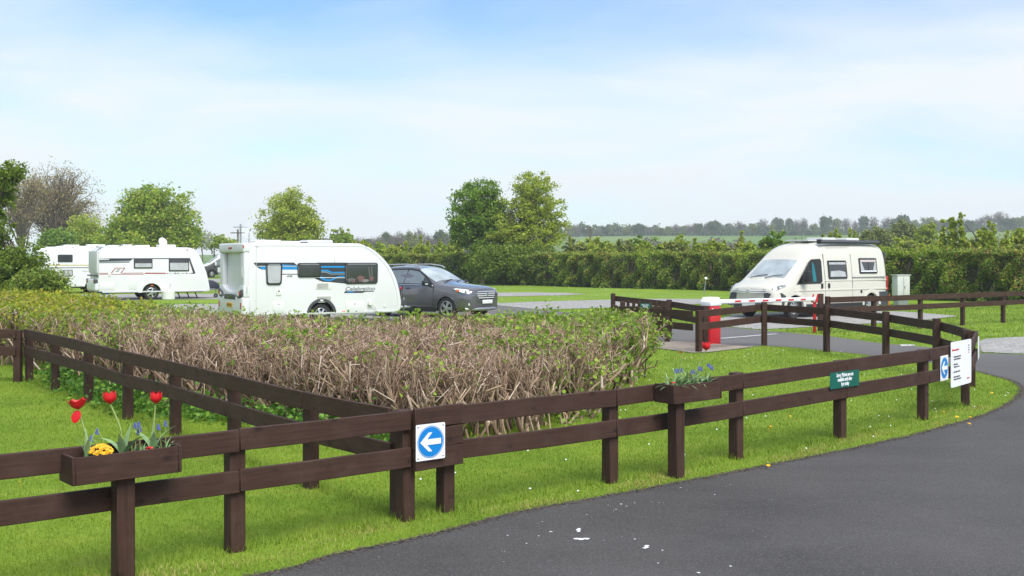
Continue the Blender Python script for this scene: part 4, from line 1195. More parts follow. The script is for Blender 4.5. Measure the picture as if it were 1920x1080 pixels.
# --- 3. far caravans ------------------------------------------------------------------
def far_caravan(label, near, al, Ln, W, ZT, stripe=True, windows=True):
    lf_ = Vector((-math.sin(al), math.cos(al))); rc_ = Vector(near) + lf_ * W / 2
    r = thing('touring_caravan', label, 'caravan', (rc_.x, rc_.y, 0), al); y = -W / 2
    pr_ = [(.05, .36), (0, .6), (0, ZT - .25), (.08, ZT - .06), (.25, ZT), (Ln - 1.0, ZT), (Ln - .55, ZT - .12), (Ln - .2, ZT - .6), (Ln, ZT - 1.4), (Ln, .6), (Ln - .1, .36)]
    caravan_body(r, pr_, W, Ln * .45, .42, .33, .06)
    if stripe:
        side_poly(r, 'stripe', [(.3, 1.52), (Ln - .6, 1.52), (Ln - .6, 1.57), (.3, 1.57)], y - .003, .002, M['decalgold'])
        side_poly(r, 'stripe', [(.3, 1.38), (Ln - .6, 1.38), (Ln - .6, 1.44), (.3, 1.44)], y - .003, .002, M['decalgrey'])
    if windows:
        rounded_win(r, 1.0, 1.75, 1.72, 2.12, y, r=.05)
        rounded_win(r, 1.25, 1.75, .95, 1.30, y, r=.05, glass='blind')
        rounded_win(r, 3.6, 4.8, 1.35, 2.0, y, r=.05)
    panel(r, 'hatch', (2.6, .85), (3.2, .5), y - .01, .01, M['offwhite'], .008)
    panel(r, 'socket', (2.95, 1.18), (3.1, 1.05), y - .02, .02, M['offwhite'], .008)
    panel(r, 'marker_lamp', (3.35, .48), (3.5, .43), y - .012, .01, M['amber'], .002)
    text('Major 470', .13, r, (2.5, y - .003, 1.22), ROT_S, M['decalgrey'], shear=.2)
    for (a, b, h) in ((.5, 1.4, .09), (1.9, 3.0, .12), (3.2, 3.9, .08), (4.1, 4.7, .13)): roof_box(r, 'roof_light', a, b, -.7, .1, ZT - .01, h, M['offwhite' if a < 2 else 'greywhite'], .03)
    MB().box((-.03, 0, .7), (.16, W - .04, .6)).build('bumper', M['white'], r, bevel=.06)
    for s in (-1, 1):
        wheel(r, (Ln * .45, s * (W / 2 - .12), .33), .33, .19, s, .2, 5)
        MB().box((-.09, s * (W / 2 - .12), 1.0), (.1, .16, .42)).build('tail_lamp', M['lightred'], r, bevel=.02)
    MB().box((Ln / 2, 0, .34), (Ln * .85, 1.3, .06)).build('chassis', M['black'], r)
    tow_gear(r, Ln - .1)
    return r
far_caravan('white caravan with thin gold and grey stripes half hidden by the leafy bush', (-25.35, 57.0), R(31), 6.2, 2.25, 2.46)
far_caravan('white caravan whose roof vents show above the gold striped caravan', (-29.0, 68.0), R(31), 6.4, 2.25, 2.72, windows=False)
r = thing('water_barrel', 'small blue water barrel on the grass below the far white caravan', 'barrel', (-21.55, 56.5, 0))
MB().lathe([(.001, 0), (.17, 0), (.19, .03), (.19, .34), (.16, .38), (.05, .39), (.001, .39)], 18, Matrix.Translation((0, 0, .0))).build('drum', plain('blue_plastic', (.02, .22, .62), .4), r, smooth=True)

# --- lofted bodies (car, van, motorhome) ------------------------------------------------
def loft(root, stations, glass=(), level=2, arches=(), W=1.8, mats=(), names=()):
    """stations: (x, [(y, z) half section from underside centre to roof centre]); glass: (i0, i1, j0, j1, slot)"""
    n = len(stations[0][1]); full = 2 * n - 2; vs = []; fs = []; mi = []
    for x, sec in stations:
        ring = [(x, -y, z) for y, z in sec] + [(x, y, z) for y, z in sec[-2:0:-1]]
        vs += ring
    for i in range(len(stations) - 1):
        for j in range(full):
            fs.append((i * full + j, i * full + (j + 1) % full, (i + 1) * full + (j + 1) % full, (i + 1) * full + j))
            jj = j if j < n - 1 else full - 1 - j
            slot = 0
            for (i0, i1, j0, j1, sl) in glass:
                if i0 <= i < i1 and j0 <= jj < j1: slot = sl
            mi.append(slot)
    fs.append(tuple(range(full))); mi.append(0)
    b = (len(stations) - 1) * full; fs.append(tuple(b + k for k in range(full))[::-1]); mi.append(0)
    me = bpy.data.meshes.new('body'); me.from_pydata(vs, [], fs)
    for m_ in mats: me.materials.append(M[m_])
    me.polygons.foreach_set('material_index', mi)
    bm = bmesh.new(); bm.from_mesh(me); bmesh.ops.recalc_face_normals(bm, faces=bm.faces); bm.to_mesh(me); bm.free()
    o = link('body', me)
    md = o.modifiers.new('s', 'SUBSURF'); md.levels = level; md.render_levels = level
    dg = bpy.context.evaluated_depsgraph_get(); dg.update()
    o.data = bpy.data.meshes.new_from_object(o.evaluated_get(dg)); o.modifiers.clear()
    for p in o.data.polygons: p.use_smooth = True
    if arches: cut(o, arches, W)
    me = o.data; slots = [m_.name for m_ in me.materials]
    src = bmesh.new(); src.from_mesh(me)
    res = []
    for k in range(len(me.materials)):
        b2 = src.copy()
        bmesh.ops.delete(b2, geom=[f for f in b2.faces if f.material_index != k], context='FACES')
        if not b2.faces: b2.free(); continue
        for f in b2.faces: f.material_index = 0
        for e in b2.edges:
            if len(e.link_faces) == 2 and e.calc_face_angle(0) > R(40): e.smooth = False
        if k >= len(names):
            todo = set(b2.faces)
            while todo:
                st = [todo.pop()]; isl = set(st)
                while st:
                    f = st.pop()
                    for e in f.edges:
                        for g2 in e.link_faces:
                            if g2 in todo: todo.discard(g2); isl.add(g2); st.append(g2)
                ids = {}; vv_ = []; ff_ = []
                for f in isl:
                    for v in f.verts:
                        if v not in ids: ids[v] = len(vv_); vv_.append(tuple(v.co))
                    ff_.append([ids[v] for v in f.verts])
                m3 = bpy.data.meshes.new('wheel_housing'); m3.from_pydata(vv_, [], ff_); m3.materials.append(me.materials[k]); link('wheel_housing', m3, root)
            b2.free(); continue
        m2 = bpy.data.meshes.new(names[k] if k < len(names) else 'wheel_housing'); b2.to_mesh(m2); b2.free()
        m2.materials.append(me.materials[k]); res.append(link(m2.name, m2, root))
    src.free(); bpy.data.objects.remove(o)
    return res

def skin_patch(root, name, pts, yfn, th, mat, side=-1, bevel=0):
    return MB().prism(pts, lambda p: (p[0], side * (yfn(p[0], p[1]) - .02), p[1]), lambda p: (p[0], side * (yfn(p[0], p[1]) + th), p[1])).build(name, mat, root, bevel=bevel, seg=1)

# --- 4. dark grey car ---------------------------------------------------------------------
car = thing('parked_car', 'dark grey sports utility car with silver roof rails and a blank front plate', 'car', (-2.65, 34.9, 0), R(-35))
def cs(x, w, zb, zs, zm, zsh, p5, p6, p7, z8): return (x, [(0, zb), (w * .86, zb), (w * .985, zs), (w, zm), (w * .985, zsh), p5, p6, p7, (0, z8)])
ST = [
    cs(2.25, .60, .30, .36, .55, .74, (.56, .84), (.46, .90), (.28, .93), .94),
    cs(2.17, .76, .25, .33, .58, .79, (.70, .89), (.56, .95), (.32, .975), .985),
    cs(1.95, .885, .23, .31, .6, .85, (.80, .96), (.64, 1.015), (.36, 1.04), 1.05),
    cs(1.35, .92, .22, .31, .62, .92, (.84, 1.02), (.70, 1.075), (.4, 1.10), 1.11),
    cs(.95, .92, .22, .31, .62, .95, (.86, 1.05), (.75, 1.10), (.45, 1.145), 1.16),
    cs(.86, .92, .22, .31, .62, .96, (.865, 1.07), (.76, 1.14), (.46, 1.19), 1.205),
    cs(.45, .92, .22, .31, .62, .97, (.86, 1.10), (.705, 1.37), (.46, 1.43), 1.45),
    cs(.05, .92, .22, .31, .62, .97, (.855, 1.12), (.655, 1.57), (.45, 1.62), 1.65),
    cs(-.45, .92, .22, .31, .62, .98, (.85, 1.13), (.63, 1.62), (.45, 1.665), 1.69),
    cs(-1.2, .92, .22, .31, .62, .98, (.85, 1.14), (.62, 1.60), (.44, 1.65), 1.67),
    cs(-1.8, .91, .24, .33, .64, .99, (.83, 1.15), (.58, 1.52), (.42, 1.58), 1.60),
    cs(-2.1, .87, .28, .36, .66, .99, (.80, 1.10), (.64, 1.24), (.45, 1.27), 1.28),
    cs(-2.24, .80, .34, .42, .66, .95, (.74, 1.02), (.6, 1.08), (.4, 1.1), 1.1),
]
loft(car, ST, [(5, 7, 6, 8, 1)], 2, [(1.35, .345, .385), (-1.34, .345, .385)], 1.84, ('carpaint', 'screen'), ('body', 'windscreen'))
yc = lambda x, z: .905 - max(0, z - 1.02) * .50 + (.0 if z > .6 else 0)
for sd in (-1, 1):
    fr_ = skin_patch(car, 'window_trim', [(.80, 1.06), (.74, 1.13), (.42, 1.36), (.08, 1.53), (-.35, 1.585), (-1.15, 1.56), (-1.6, 1.45), (-1.80, 1.22), (-1.7, 1.10)], yc, -.004, M['black'], sd)
    skin_patch(car, 'side_window', [(.36, 1.10), (.36, 1.32), (.06, 1.485), (-.36, 1.54), (-.40, 1.11)], yc, .006, M['sky_glass'], sd)
    skin_patch(car, 'side_window', [(.62, 1.10), (.62, 1.18), (.40, 1.30), (.40, 1.10)], yc, .006, M['glass'], sd)
    skin_patch(car, 'side_window', [(-.47, 1.11), (-.44, 1.54), (-1.14, 1.515), (-1.24, 1.12)], yc, .006, M['sky_glass'], sd)
    skin_patch(car, 'side_window', [(-1.31, 1.12), (-1.22, 1.505), (-1.55, 1.42), (-1.70, 1.20), (-1.6, 1.13)], yc, .006, M['glass'], sd)
    skin_patch(car, 'chrome_strip', [(.78, 1.045), (.78, 1.065), (-1.7, 1.105), (-1.7, 1.085)], yc, .012, M['chrome'], sd)
    MB().tube([(.10, sd * .60, 1.60), (.0, sd * .60, 1.66), (-.5, sd * .59, 1.715), (-1.3, sd * .58, 1.70), (-1.62, sd * .56, 1.64), (-1.7, sd * .56, 1.58)], .022, 8).build('roof_rail', M['alloy'], car, smooth=True)
    yb = lambda x, z: .915
    skin_patch(car, 'lower_cladding', [(.93, .22), (.93, .36), (-.92, .36), (-.92, .22)], yb, .004, M['black'], sd)
    for hx in (-.22, -1.15):
        MB().box((hx, sd * .925, .955), (.17, .03, .035)).build('door_handle', M['black' if hx > -1 else 'carpaint'], car, bevel=.01)
    for x0, x1 in ((.80, .84), (-.42, -.46), (-1.26, -1.22)):
        skin_patch(car, 'door_seam', [(x0, .40), (x0 + .008, .40), (x1 + .008, 1.03), (x1, 1.03)], yb, .0025, M['black'], sd)
    mirror = MB().box((.60, sd * 1.03, 1.13), (.16, .20, .15)).build('door_mirror', M['black'], car, bevel=.05, seg=3)
    MB().box((.675, sd * 1.05, 1.10), (.012, .12, .035)).build('indicator', M['clear'], mirror)
    MB().box((.60, sd * .92, 1.08), (.08, .10, .05)).build('mirror_arm', M['black'], car)
    for x in (1.35, -1.34):
        MB().prism([(x + .425 * math.cos(math.pi * k / 18), .345 + .425 * math.sin(math.pi * k / 18)) for k in range(19)] + [(x + .375 * math.cos(math.pi * k / 18), .345 + .375 * math.sin(math.pi * k / 18)) for k in range(18, -1, -1)],
                   lambda p: (p[0], sd * .86, p[1]), lambda p: (p[0], sd * (.918 if abs(p[0]) < 1.6 else .905), p[1])).build('arch_trim', M['carpaint'], car)
        wheel(car, (x, sd * .80, .345), .345, .21, sd, .235, 5, twin=True)
    # headlamp wraps round the corner
    hl_ = [(2.17, .55, .80), (2.10, .76, .80), (1.90, .88, .86), (1.62, .905, .955), (1.70, .86, .975), (1.96, .78, .955), (2.13, .63, .90)]
    mb = MB(); cen = Vector((1.95, sd * .80, .885))
    vv = [Vector((x + .025, sd * (y + .012), z)) for x, y, z in hl_]; mb.add(vv + [v - Vector((.10, sd * .10, .0)) for v in vv], [tuple(range(7))] + [(k, (k + 1) % 7, 7 + (k + 1) % 7, 7 + k) for k in range(7)])
    hlo = mb.build('headlamp', M['clear'], car)
    MB().box((1.80, sd * .895, .91), (.10, .03, .06), Matrix.Rotation(sd * R(-20), 3, 'Z')).build('indicator', M['amber'], hlo)
    for xx, yy in ((2.10, .68), (2.02, .78)): MB().lathe([(.045, 0), (.03, .02), (.001, .02)], 12, Matrix.Translation((xx + .02, sd * yy, .865)) @ Matrix.Rotation(R(70), 4, 'Y')).build('bulb', M['darkgrey'], hlo)
    MB().prism([(-.2, -.07), (.05, -.07), (.16, .0), (.10, .07), (-.2, .07)], lambda p: (2.06, sd * (.70 + p[0] * .3), .47 + p[1]), lambda p: (2.19 - .06, sd * (.70 + p[0] * .45), .47 + p[1])).build('fog_recess', M['black'], car)
    MB().lathe([(.05, 0), (.045, .02), (.001, .025)], 14, Matrix.Translation((2.13, sd * .73, .47)) @ Matrix.Rotation(R(90), 4, 'Y')).build('fog_lamp', M['clear'], car)
    MB().box((-2.12, sd * .72, 1.0), (.22, .22, .2)).build('tail_lamp', M['lightred'], car, bevel=.04)
# grille, plate, bumper
gr = MB().prism([(-.46, .88), (.46, .88), (.42, .66), (.30, .62), (-.30, .62), (-.42, .66)], lambda p: (2.10, p[0], p[1]), lambda p: (2.275 - .055 * (abs(p[0]) / .46) ** 2, p[0], p[1])).build('grille', M['black'], car, bevel=.01)
for z, hw_ in ((.865, .45), (.80, .46), (.735, .445), (.67, .40)):
    MB().tube([(2.285 - .055 * (y / .46) ** 2, y, z) for y in [hw_ * (k / 6 - 1) for k in range(13)]], .017 if z < .86 else .012, 6).build('grille_bar', M['brightmetal'], gr, smooth=True)
MB().lathe([(.001, .02), (.05, .018), (.075, .008), (.08, 0)], 20, Matrix.Translation((2.288, 0, .775)) @ Matrix.Rotation(R(90), 4, 'Y') @ Matrix.Diagonal((.62, 1.15, 1, 1))).build('badge', M['chrome'], gr)
MB().box((2.29, 0, .55), (.02, .52, .115)).build('number_plate', M['whiteplate'], car, bevel=.004)
MB().prism([(-.58, .475), (.58, .475), (.5, .36), (-.5, .36)], lambda p: (2.05, p[0], p[1]), lambda p: (2.272 - .09 * (abs(p[0]) / .58) ** 2, p[0], p[1])).build('lower_intake', M['black'], car)
MB().tube([(2.02, -.80, .335), (2.15, -.62, .33), (2.235, -.35, .325), (2.25, 0, .325), (2.235, .35, .325), (2.15, .62, .33), (2.02, .80, .335)], .05, 8).build('skid_plate', M['galv'], car, smooth=True)
for y0, y1 in ((-.55, .1), (.1, .62)):
    MB().tube([(.985, y0, 1.165), (.90, y0 + .25, 1.20), (.80, y1, 1.245)], .011, 5).build('wiper', M['black'], car)

# --- 5. cream camper van ---------------------------------------------------------------------
van = thing('camper_van', 'cream high roofed camper van with a dark roof awning', 'van', (9.95, 35.75, 0), R(217))
def vs_(x, w, zb, zbelt, p5, p6, z7): return (x, [(0, zb), (w * .88, zb), (w, zb + .14), (w * 1.0, (zb + zbelt) / 2), (w * .995, zbelt), p5, p6, (0, z7)])
VT = [
    vs_(2.98, .82, .32, .72, (.76, .86), (.54, .93), .96),
    vs_(2.91, .94, .26, .78, (.89, .93), (.66, 1.01), 1.04),
    vs_(2.66, 1.0, .24, .88, (.965, 1.01), (.80, 1.10), 1.13),
    vs_(2.36, 1.02, .24, .98, (.985, 1.10), (.87, 1.20), 1.235),
    vs_(2.29, 1.02, .24, 1.0, (.985, 1.13), (.875, 1.24), 1.275),
    vs_(1.87, 1.025, .24, 1.08, (.945, 1.46), (.845, 1.56), 1.60),
    vs_(1.43, 1.025, .24, 1.12, (.915, 1.80), (.81, 1.90), 1.945),
    vs_(1.37, 1.025, .24, 1.12, (.91, 1.86), (.80, 1.965), 2.01),
    vs_(.95, 1.025, .24, 1.15, (.89, 2.13), (.76, 2.32), 2.37),
    vs_(.35, 1.025, .24, 1.2, (.90, 2.24), (.76, 2.44), 2.49),
    vs_(-.9, 1.025, .24, 1.2, (.90, 2.26), (.765, 2.45), 2.50),
    vs_(-2.55, 1.025, .24, 1.2, (.90, 2.26), (.765, 2.45), 2.50),
    vs_(-2.93, 1.0, .26, 1.2, (.875, 2.15), (.73, 2.36), 2.42),
    vs_(-3.04, .97, .34, 1.2, (.85, 1.95), (.70, 2.15), 2.2),
]
loft(van, VT, [(4, 6, 6, 7, 1)], 2, [(2.0, .34, .42), (-2.035, .34, .42)], 2.05, ('cream', 'screen'), ('body', 'windscreen'))
yv = lambda x, z: 1.018 - max(0, z - 1.2) * .115 - max(0, x - 2.2) * .12
for sd in (-1, 1):
    skin_patch(van, 'door_window', [(1.95, 1.08), (1.80, 1.25), (1.30, 1.76), (1.10, 1.88), (.66, 1.90), (.60, 1.82), (.62, 1.16), (.72, 1.09)], yv, .008, M['darkpane'], sd, .01)
    skin_patch(van, 'quarter_pillar', [(1.42, 1.10), (1.39, 1.10), (1.36, 1.68), (1.39, 1.65)], yv, .014, M['black'], sd)
    skin_patch(van, 'seat_cover', [(1.10, 1.16), (.94, 1.16), (.97, 1.5), (1.02, 1.74), (1.10, 1.78), (1.13, 1.45)], yv, .0095, M['teal'], sd)
    for (x0, x1, z0, z1) in ((.30, -.70, 1.24, 1.84), (-1.40, -2.40, 1.40, 1.92)):
        f = skin_patch(van, 'window', rrect((x0 + x1) / 2, (z0 + z1) / 2, x0 - x1, z1 - z0, .05, 3), yv, .02, M['black'], sd, .005)
        skin_patch(f, 'pane', rrect((x0 + x1) / 2, (z0 + z1) / 2, x0 - x1 - .09, z1 - z0 - .09, .03, 3), yv, .024, M['glass'], sd)
        skin_patch(f, 'blind', [(x0 - .06, z1 - .06), (x1 + .06, z1 - .06), (x1 + .06, z1 - .13), (x0 - .06, z1 - .13)], yv, .027, M['palecloth' if x0 < 0 else 'blind'], sd)
        if x0 < 0:
            for a_, b_, c_ in ((x0 - .06, x0 - .26, x0 - .13), (x1 + .06, x1 + .26, x1 + .13)):
                skin_patch(f, 'curtain', [(a_, z1 - .14), (c_, z1 - .14), (b_, z0 + .11), (a_, z0 + .11)] if a_ > b_ else [(c_, z1 - .14), (a_, z1 - .14), (a_, z0 + .11), (b_, z0 + .11)], yv, .027, M['blind'], sd)
            skin_patch(f, 'divider', [((x0 + x1) / 2 + .015, z1 - .13), ((x0 + x1) / 2 - .015, z1 - .13), ((x0 + x1) / 2 - .015, z0 + .10), ((x0 + x1) / 2 + .015, z0 + .10)], yv, .028, M['black'], sd)
            skin_patch(f, 'bar', [(x0 - .06, z0 + .06), (x1 + .06, z0 + .06), (x1 + .06, z0 + .10), (x0 - .06, z0 + .10)], yv, .029, M['signwhite'], sd)
        else:
            skin_patch(f, 'bedding', [(x0 - .08, z0 + .07), (x1 + .08, z0 + .07), (x1 + .12, z0 + .22), (x1 + .40, z0 + .27), (x0 - .12, z0 + .25)], yv, .026, M['blind'], sd)
    yb = lambda x, z: 1.026
    skin_patch(van, 'body_moulding', [(2.0, .86), (2.0, .905), (-2.9, .905), (-2.9, .86)], yb, .012, M['cream'], sd, .006)
    skin_patch(van, 'body_moulding', [(.5, 1.165), (.5, 1.195), (-2.9, 1.195), (-2.9, 1.165)], yb, -.002, M['cream'], sd, .004)
    skin_patch(van, 'sliding_door_track', [(-1.0, 1.27), (-1.0, 1.295), (-2.85, 1.295), (-2.85, 1.27)], lambda x, z: 1.02, .012, M['galv'], sd)
    for x in (.48, -.98, -1.0 - 1.9):
        skin_patch(van, 'door_seam', [(x, .36), (x + .009, .36), (x + .009, 1.18), (x, 1.18)], yb, .0018, M['darkgrey'], sd)
    for x in (.48, -.98):
        skin_patch(van, 'door_seam', [(x, 1.2), (x + .009, 1.2), (x + .009, 2.05), (x, 2.05)], yv, .005, M['darkgrey'], sd)
    for x in (.66, .30): MB().box((x, sd * 1.035, 1.02), (.09, .03, .16)).build('door_handle', M['black'], van, bevel=.015)
    MB().lathe([(.001, 0), (.05, 0), (.05, .012), (.001, .014)], 14, Matrix.Translation((-1.45, sd * 1.026, .80)) @ Matrix.Rotation(R(-90) * sd, 4, 'X')).build('fuel_cap', M['black'], van)
    skin_patch(van, 'side_skirt', [(1.52, .26), (1.52, .44), (-1.55, .44), (-1.55, .26)], yb, .006, M['black'], sd)
    skin_patch(van, 'rear_corner_guard', [(-2.52, .30), (-2.46, .78), (-2.98, .78), (-3.0, .30)], lambda x, z: 1.0, .03, M['darkgrey'], sd, .01)
    for x in (2.0, -2.035):
        MB().prism([(x + .52 * math.cos(math.pi * k / 18), .34 + .54 * math.sin(math.pi * k / 18)) for k in range(19)] + [(x + .41 * math.cos(math.pi * k / 18), .34 + .41 * math.sin(math.pi * k / 18)) for k in range(18, -1, -1)],
                   lambda p: (p[0], sd * .93, p[1]), lambda p: (p[0], sd * (1.034 - .30 * max(0, p[0] - 2.1)), p[1])).build('arch_trim', M['cream'], van, bevel=.008)
        wheel(van, (x, sd * .87, .34), .34, .2, sd, .205, 8, twin=False)
    mr = MB().box((1.60, sd * 1.19, 1.33), (.15, .20, .36)).build('door_mirror', M['black'], van, bevel=.045, seg=3)
    MB().box((1.525, sd * 1.19, 1.36), (.008, .15, .24)).build('mirror_glass', M['sky_glass'], mr)
    MB().box((1.66, sd * 1.06, 1.18), (.18, .14, .10)).build('mirror_arm', M['black'], van, bevel=.02)
    hl_ = [(2.88, .58, .95), (2.91, .74, .885), (2.80, .93, .90), (2.45, 1.01, 1.04), (2.40, .985, 1.10), (2.60, .93, 1.06)]
    vv = [Vector((x + .03, sd * (y + .008), z + .005)) for x, y, z in hl_]; mb = MB()
    mb.add(vv + [v - Vector((.12, sd * .08, .05)) for v in vv], [tuple(range(6))] + [(k, (k + 1) % 6, 6 + (k + 1) % 6, 6 + k) for k in range(6)])
    h_ = mb.build('headlamp', M['vanlamp'], van)
    for xx, yy, z_ in ((2.85, .80, .92), (2.70, .93, .98)): MB().lathe([(.06, 0), (.045, .025), (.001, .03)], 12, Matrix.Translation((xx + .02, sd * yy, z_)) @ Matrix.Rotation(R(55), 4, 'Y')).build('bulb', M['galv'], h_)
    # dark corner bumpers
    cb_ = [(2.97, .55, .86), (2.97, .60, .42), (2.93, .92, .40), (2.55, 1.015, .42), (2.45, 1.02, .72), (2.62, 1.0, .82), (2.92, .80, .80)]
    vv = [Vector((x + .03, sd * (y + .02), z)) for x, y, z in cb_]; mb = MB()
    mb.add(vv + [v - Vector((.15, sd * .15, 0)) for v in vv], [tuple(range(7))] + [(k, (k + 1) % 7, 7 + (k + 1) % 7, 7 + k) for k in range(7)])
    mb.build('bumper_corner', M['darkgrey'], van)
    MB().box((-2.99, sd * .95, 1.05), (.10, .10, .5)).build('tail_lamp', M['lightred'], van, bevel=.03)
MB().prism([(-.62, .93), (.62, .93), (.60, .52), (-.60, .52)], lambda p: (2.85, p[0], p[1]), lambda p: (3.02 - .06 * (abs(p[0]) / .6) ** 2, p[0], p[1])).build('grille', M['black'], van, bevel=.01)
for z in (.815, .875):
    MB().tube([(2.97, -.66, z + .02), (3.03, -.2, z), (3.04, -.10, z), (3.045, 0, z + .055), (3.04, .10, z), (3.03, .2, z), (2.97, .66, z + .02)], .024, 6).build('chrome_chevron', M['brightmetal'], van, smooth=True)
MB().box((3.0, 0, .42), (.08, 1.25, .16)).build('bumper', M['darkgrey'], van, bevel=.03)
MB().box((3.045, 0, .45), (.012, .52, .11)).build('number_plate', M['whiteplate'], van)
for y0, y1 in ((-.55, .05), (.05, .66)):
    MB().tube([(2.315, y0, 1.285), (2.22, y0 + .3, 1.36), (2.17, y1, 1.385)], .013, 5).build('wiper', M['black'], van)
# awning, roof fittings
MB().prism([(.0, 0), (.13, .0), (.16, .06), (.10, .13), (.0, .13)], lambda p: (.55, .76 + p[0], 2.39 + p[1]), lambda p: (-2.72, .76 + p[0], 2.39 + p[1])).build('awning', M['darkgrey'], van, bevel=.015)
for x in (.56, -2.73): MB().box((x, .83, 2.455), (.05, .17, .15)).build('awning_end', M['black'], van, bevel=.015)
MB().box((-.35, .905, 2.325), (1.25, .012, .015)).build('gutter_strip', M['black'], van)
roof_box(van, 'solar_panel', -.35, .62, -.5, .45, 2.475, .05, M['greywhite'], .015)
roof_box(van, 'roof_vent', -.3, -1.0, -.35, .35, 2.49, .12, M['greywhite'], .04) if False else roof_box(van, 'roof_vent', -1.0, -.3, -.35, .35, 2.49, .12, M['greywhite'], .04)
roof_box(van, 'roof_vent', -2.3, -1.6, -.35, .35, 2.49, .12, M['greywhite'], .04)
MB().tube([(1.0, .55, 2.37), (1.12, .55, 2.62)], .006, 5).build('aerial', M['black'], van)
MB().box((-3.06, .1, 1.75), (.05, 1.5, .75)).build('rear_window', M['glass'], van, bevel=.02)
MB().box((-3.12, -.1, 1.65), (.12, 1.2, 1.1)).build('cycle_rack_cover', M['greywhite'], van, bevel=.05)

# --- 6. dark cabbed motorhome and white caravan far behind --------------------------------------
mh = thing('motorhome', 'motorhome with dark cab partly hidden behind the nearest caravan', 'motorhome', (-28.7, 108.5, 0), R(180 + 28))
MT = [
    vs_(2.98, .80, .36, .80, (.74, .98), (.52, 1.06), 1.10),
    vs_(2.90, .93, .30, .88, (.87, 1.06), (.62, 1.15), 1.18),
    vs_(2.62, 1.0, .28, 1.0, (.94, 1.17), (.72, 1.27), 1.31),
    vs_(2.20, 1.02, .28, 1.13, (.965, 1.30), (.81, 1.425), 1.47),
    vs_(1.78, 1.025, .28, 1.18, (.93, 1.63), (.795, 1.76), 1.80),
    vs_(1.36, 1.025, .28, 1.2, (.905, 1.98), (.77, 2.11), 2.15),
    vs_(.95, 1.04, .28, 1.25, (.95, 2.10), (.80, 2.40), 2.50),
    vs_(.5, 1.08, .28, 1.3, (1.05, 2.5), (.9, 2.85), 2.95),
    vs_(-.3, 1.1, .28, 1.3, (1.1, 2.75), (.95, 3.0), 3.08),
    vs_(-3.6, 1.1, .30, 1.3, (1.1, 2.75), (.95, 3.0), 3.08),
    vs_(-3.8, 1.08, .36, 1.3, (1.06, 2.6), (.9, 2.85), 2.95),
]
loft(mh, MT, [(3, 5, 6, 7, 1), (0, 6, 1, 5, 2)], 2, [(2.0, .38, .46), (-2.2, .38, .46)], 2.05, ('white', 'screen', 'darkgrey'), ('body', 'windscreen', 'cab'))
ym = lambda x, z: 1.025 - max(0, z - 1.25) * .15
for sd in (-1, 1):
    skin_patch(mh, 'door_window', [(1.85, 1.18), (1.72, 1.38), (1.22, 1.94), (.66, 1.98), (.62, 1.24)], ym, .01, M['sky_glass'], sd)
    MB().box((1.70, sd * 1.22, 1.40), (.16, .22, .40)).build('door_mirror', M['white'], mh, bevel=.05)
    rounded_win(mh, -2.6, -1.2, 1.5, 2.2, sd * 1.1)
    skin_patch(mh, 'white_panel', [(1.45, .55), (1.45, 1.0), (.5, 1.05), (.5, .55)], lambda x, z: 1.03, .004, M['white'], sd)
    for x in (2.0, -2.2): wheel(mh, (x, sd * .88, .36), .36, .2, sd, .21, 6)
far_caravan('white caravan far behind with a small dish on its roof', (-41.5, 118), R(25), 6.4, 2.3, 2.9, stripe=False)

# ------------------------------------------------------------------ vegetation
M['hedgeleaf'] = leaf_mat('hedge_leaf', [(0, (.085, .16, .018)), (.4, (.20, .315, .038)), (.75, (.34, .42, .06)), (1, (.41, .35, .10))], .35)
M['hedgeleafdark'] = leaf_mat('ivy_leaf', [(0, (0.055, 0.139, 0.025)), (.6, (0.137, 0.252, 0.042)), (1, (0.273, 0.403, 0.063))])
M['freshleaf'] = leaf_mat('fresh_hazel_leaf', [(0, (0.138, 0.248, 0.028)), (.5, (0.262, 0.414, 0.041)), (1, (0.455, 0.552, 0.083))], .4)
M['yellowleaf'] = leaf_mat('yellow_green_leaf', [(0, (0.187, 0.259, 0.022)), (.5, (0.374, 0.416, 0.029)), (.85, (0.517, 0.475, 0.043)), (1, (0.489, 0.287, 0.086))], .4)
M['treedark'] = leaf_mat('dark_tree_leaf', [(0, (.09, .18, .018)), (.5, (.21, .35, .035)), (1, (.40, .52, .08))], .42)
M['thornleaf'] = leaf_mat('thorn_leaf', [(0, (.075, .135, .016)), (.5, (.185, .275, .028)), (1, (.34, .41, .06))], .38)
M['treemid'] = leaf_mat('mid_tree_leaf', [(0, (0.154, 0.265, 0.031)), (.5, (0.332, 0.485, 0.041)), (1, (0.615, 0.558, 0.101))], .4)
M['treelight'] = leaf_mat('light_tree_leaf', [(0, (0.200, 0.291, 0.027)), (.5, (0.400, 0.491, 0.046)), (.85, (0.601, 0.620, 0.091)), (1, (0.620, 0.546, 0.182))], .42)
M['olive'] = leaf_mat('olive_tree_leaf', [(0, (0.130, 0.177, 0.046)), (.6, (0.259, 0.290, 0.072)), (1, (0.410, 0.393, 0.108))], .3)
M['budleaf'] = leaf_mat('brown_bud_leaf', [(0, (0.195, 0.134, 0.045)), (.6, (0.351, 0.234, 0.075)), (1, (0.468, 0.378, 0.105))], .3)
M['fargreen'] = leaf_mat('far_tree_leaf', [(0, (0.063, 0.105, 0.035)), (.6, (0.112, 0.168, 0.049)), (1, (0.182, 0.238, 0.070))], .25)
M['farbrown'] = leaf_mat('far_bare_twig', [(0, (0.135, 0.115, 0.095)), (.6, (0.203, 0.169, 0.135)), (1, (0.257, 0.230, 0.149))], .2)
M['blossom'] = leaf_mat('white_blossom', [(0, (0.400, 0.420, 0.330)), (1, (0.600, 0.600, 0.600))], .3)
M['weed'] = leaf_mat('nettle_leaf', [(0, (0.058, 0.156, 0.023)), (.6, (0.137, 0.293, 0.039)), (1, (0.293, 0.488, 0.058))], .35)
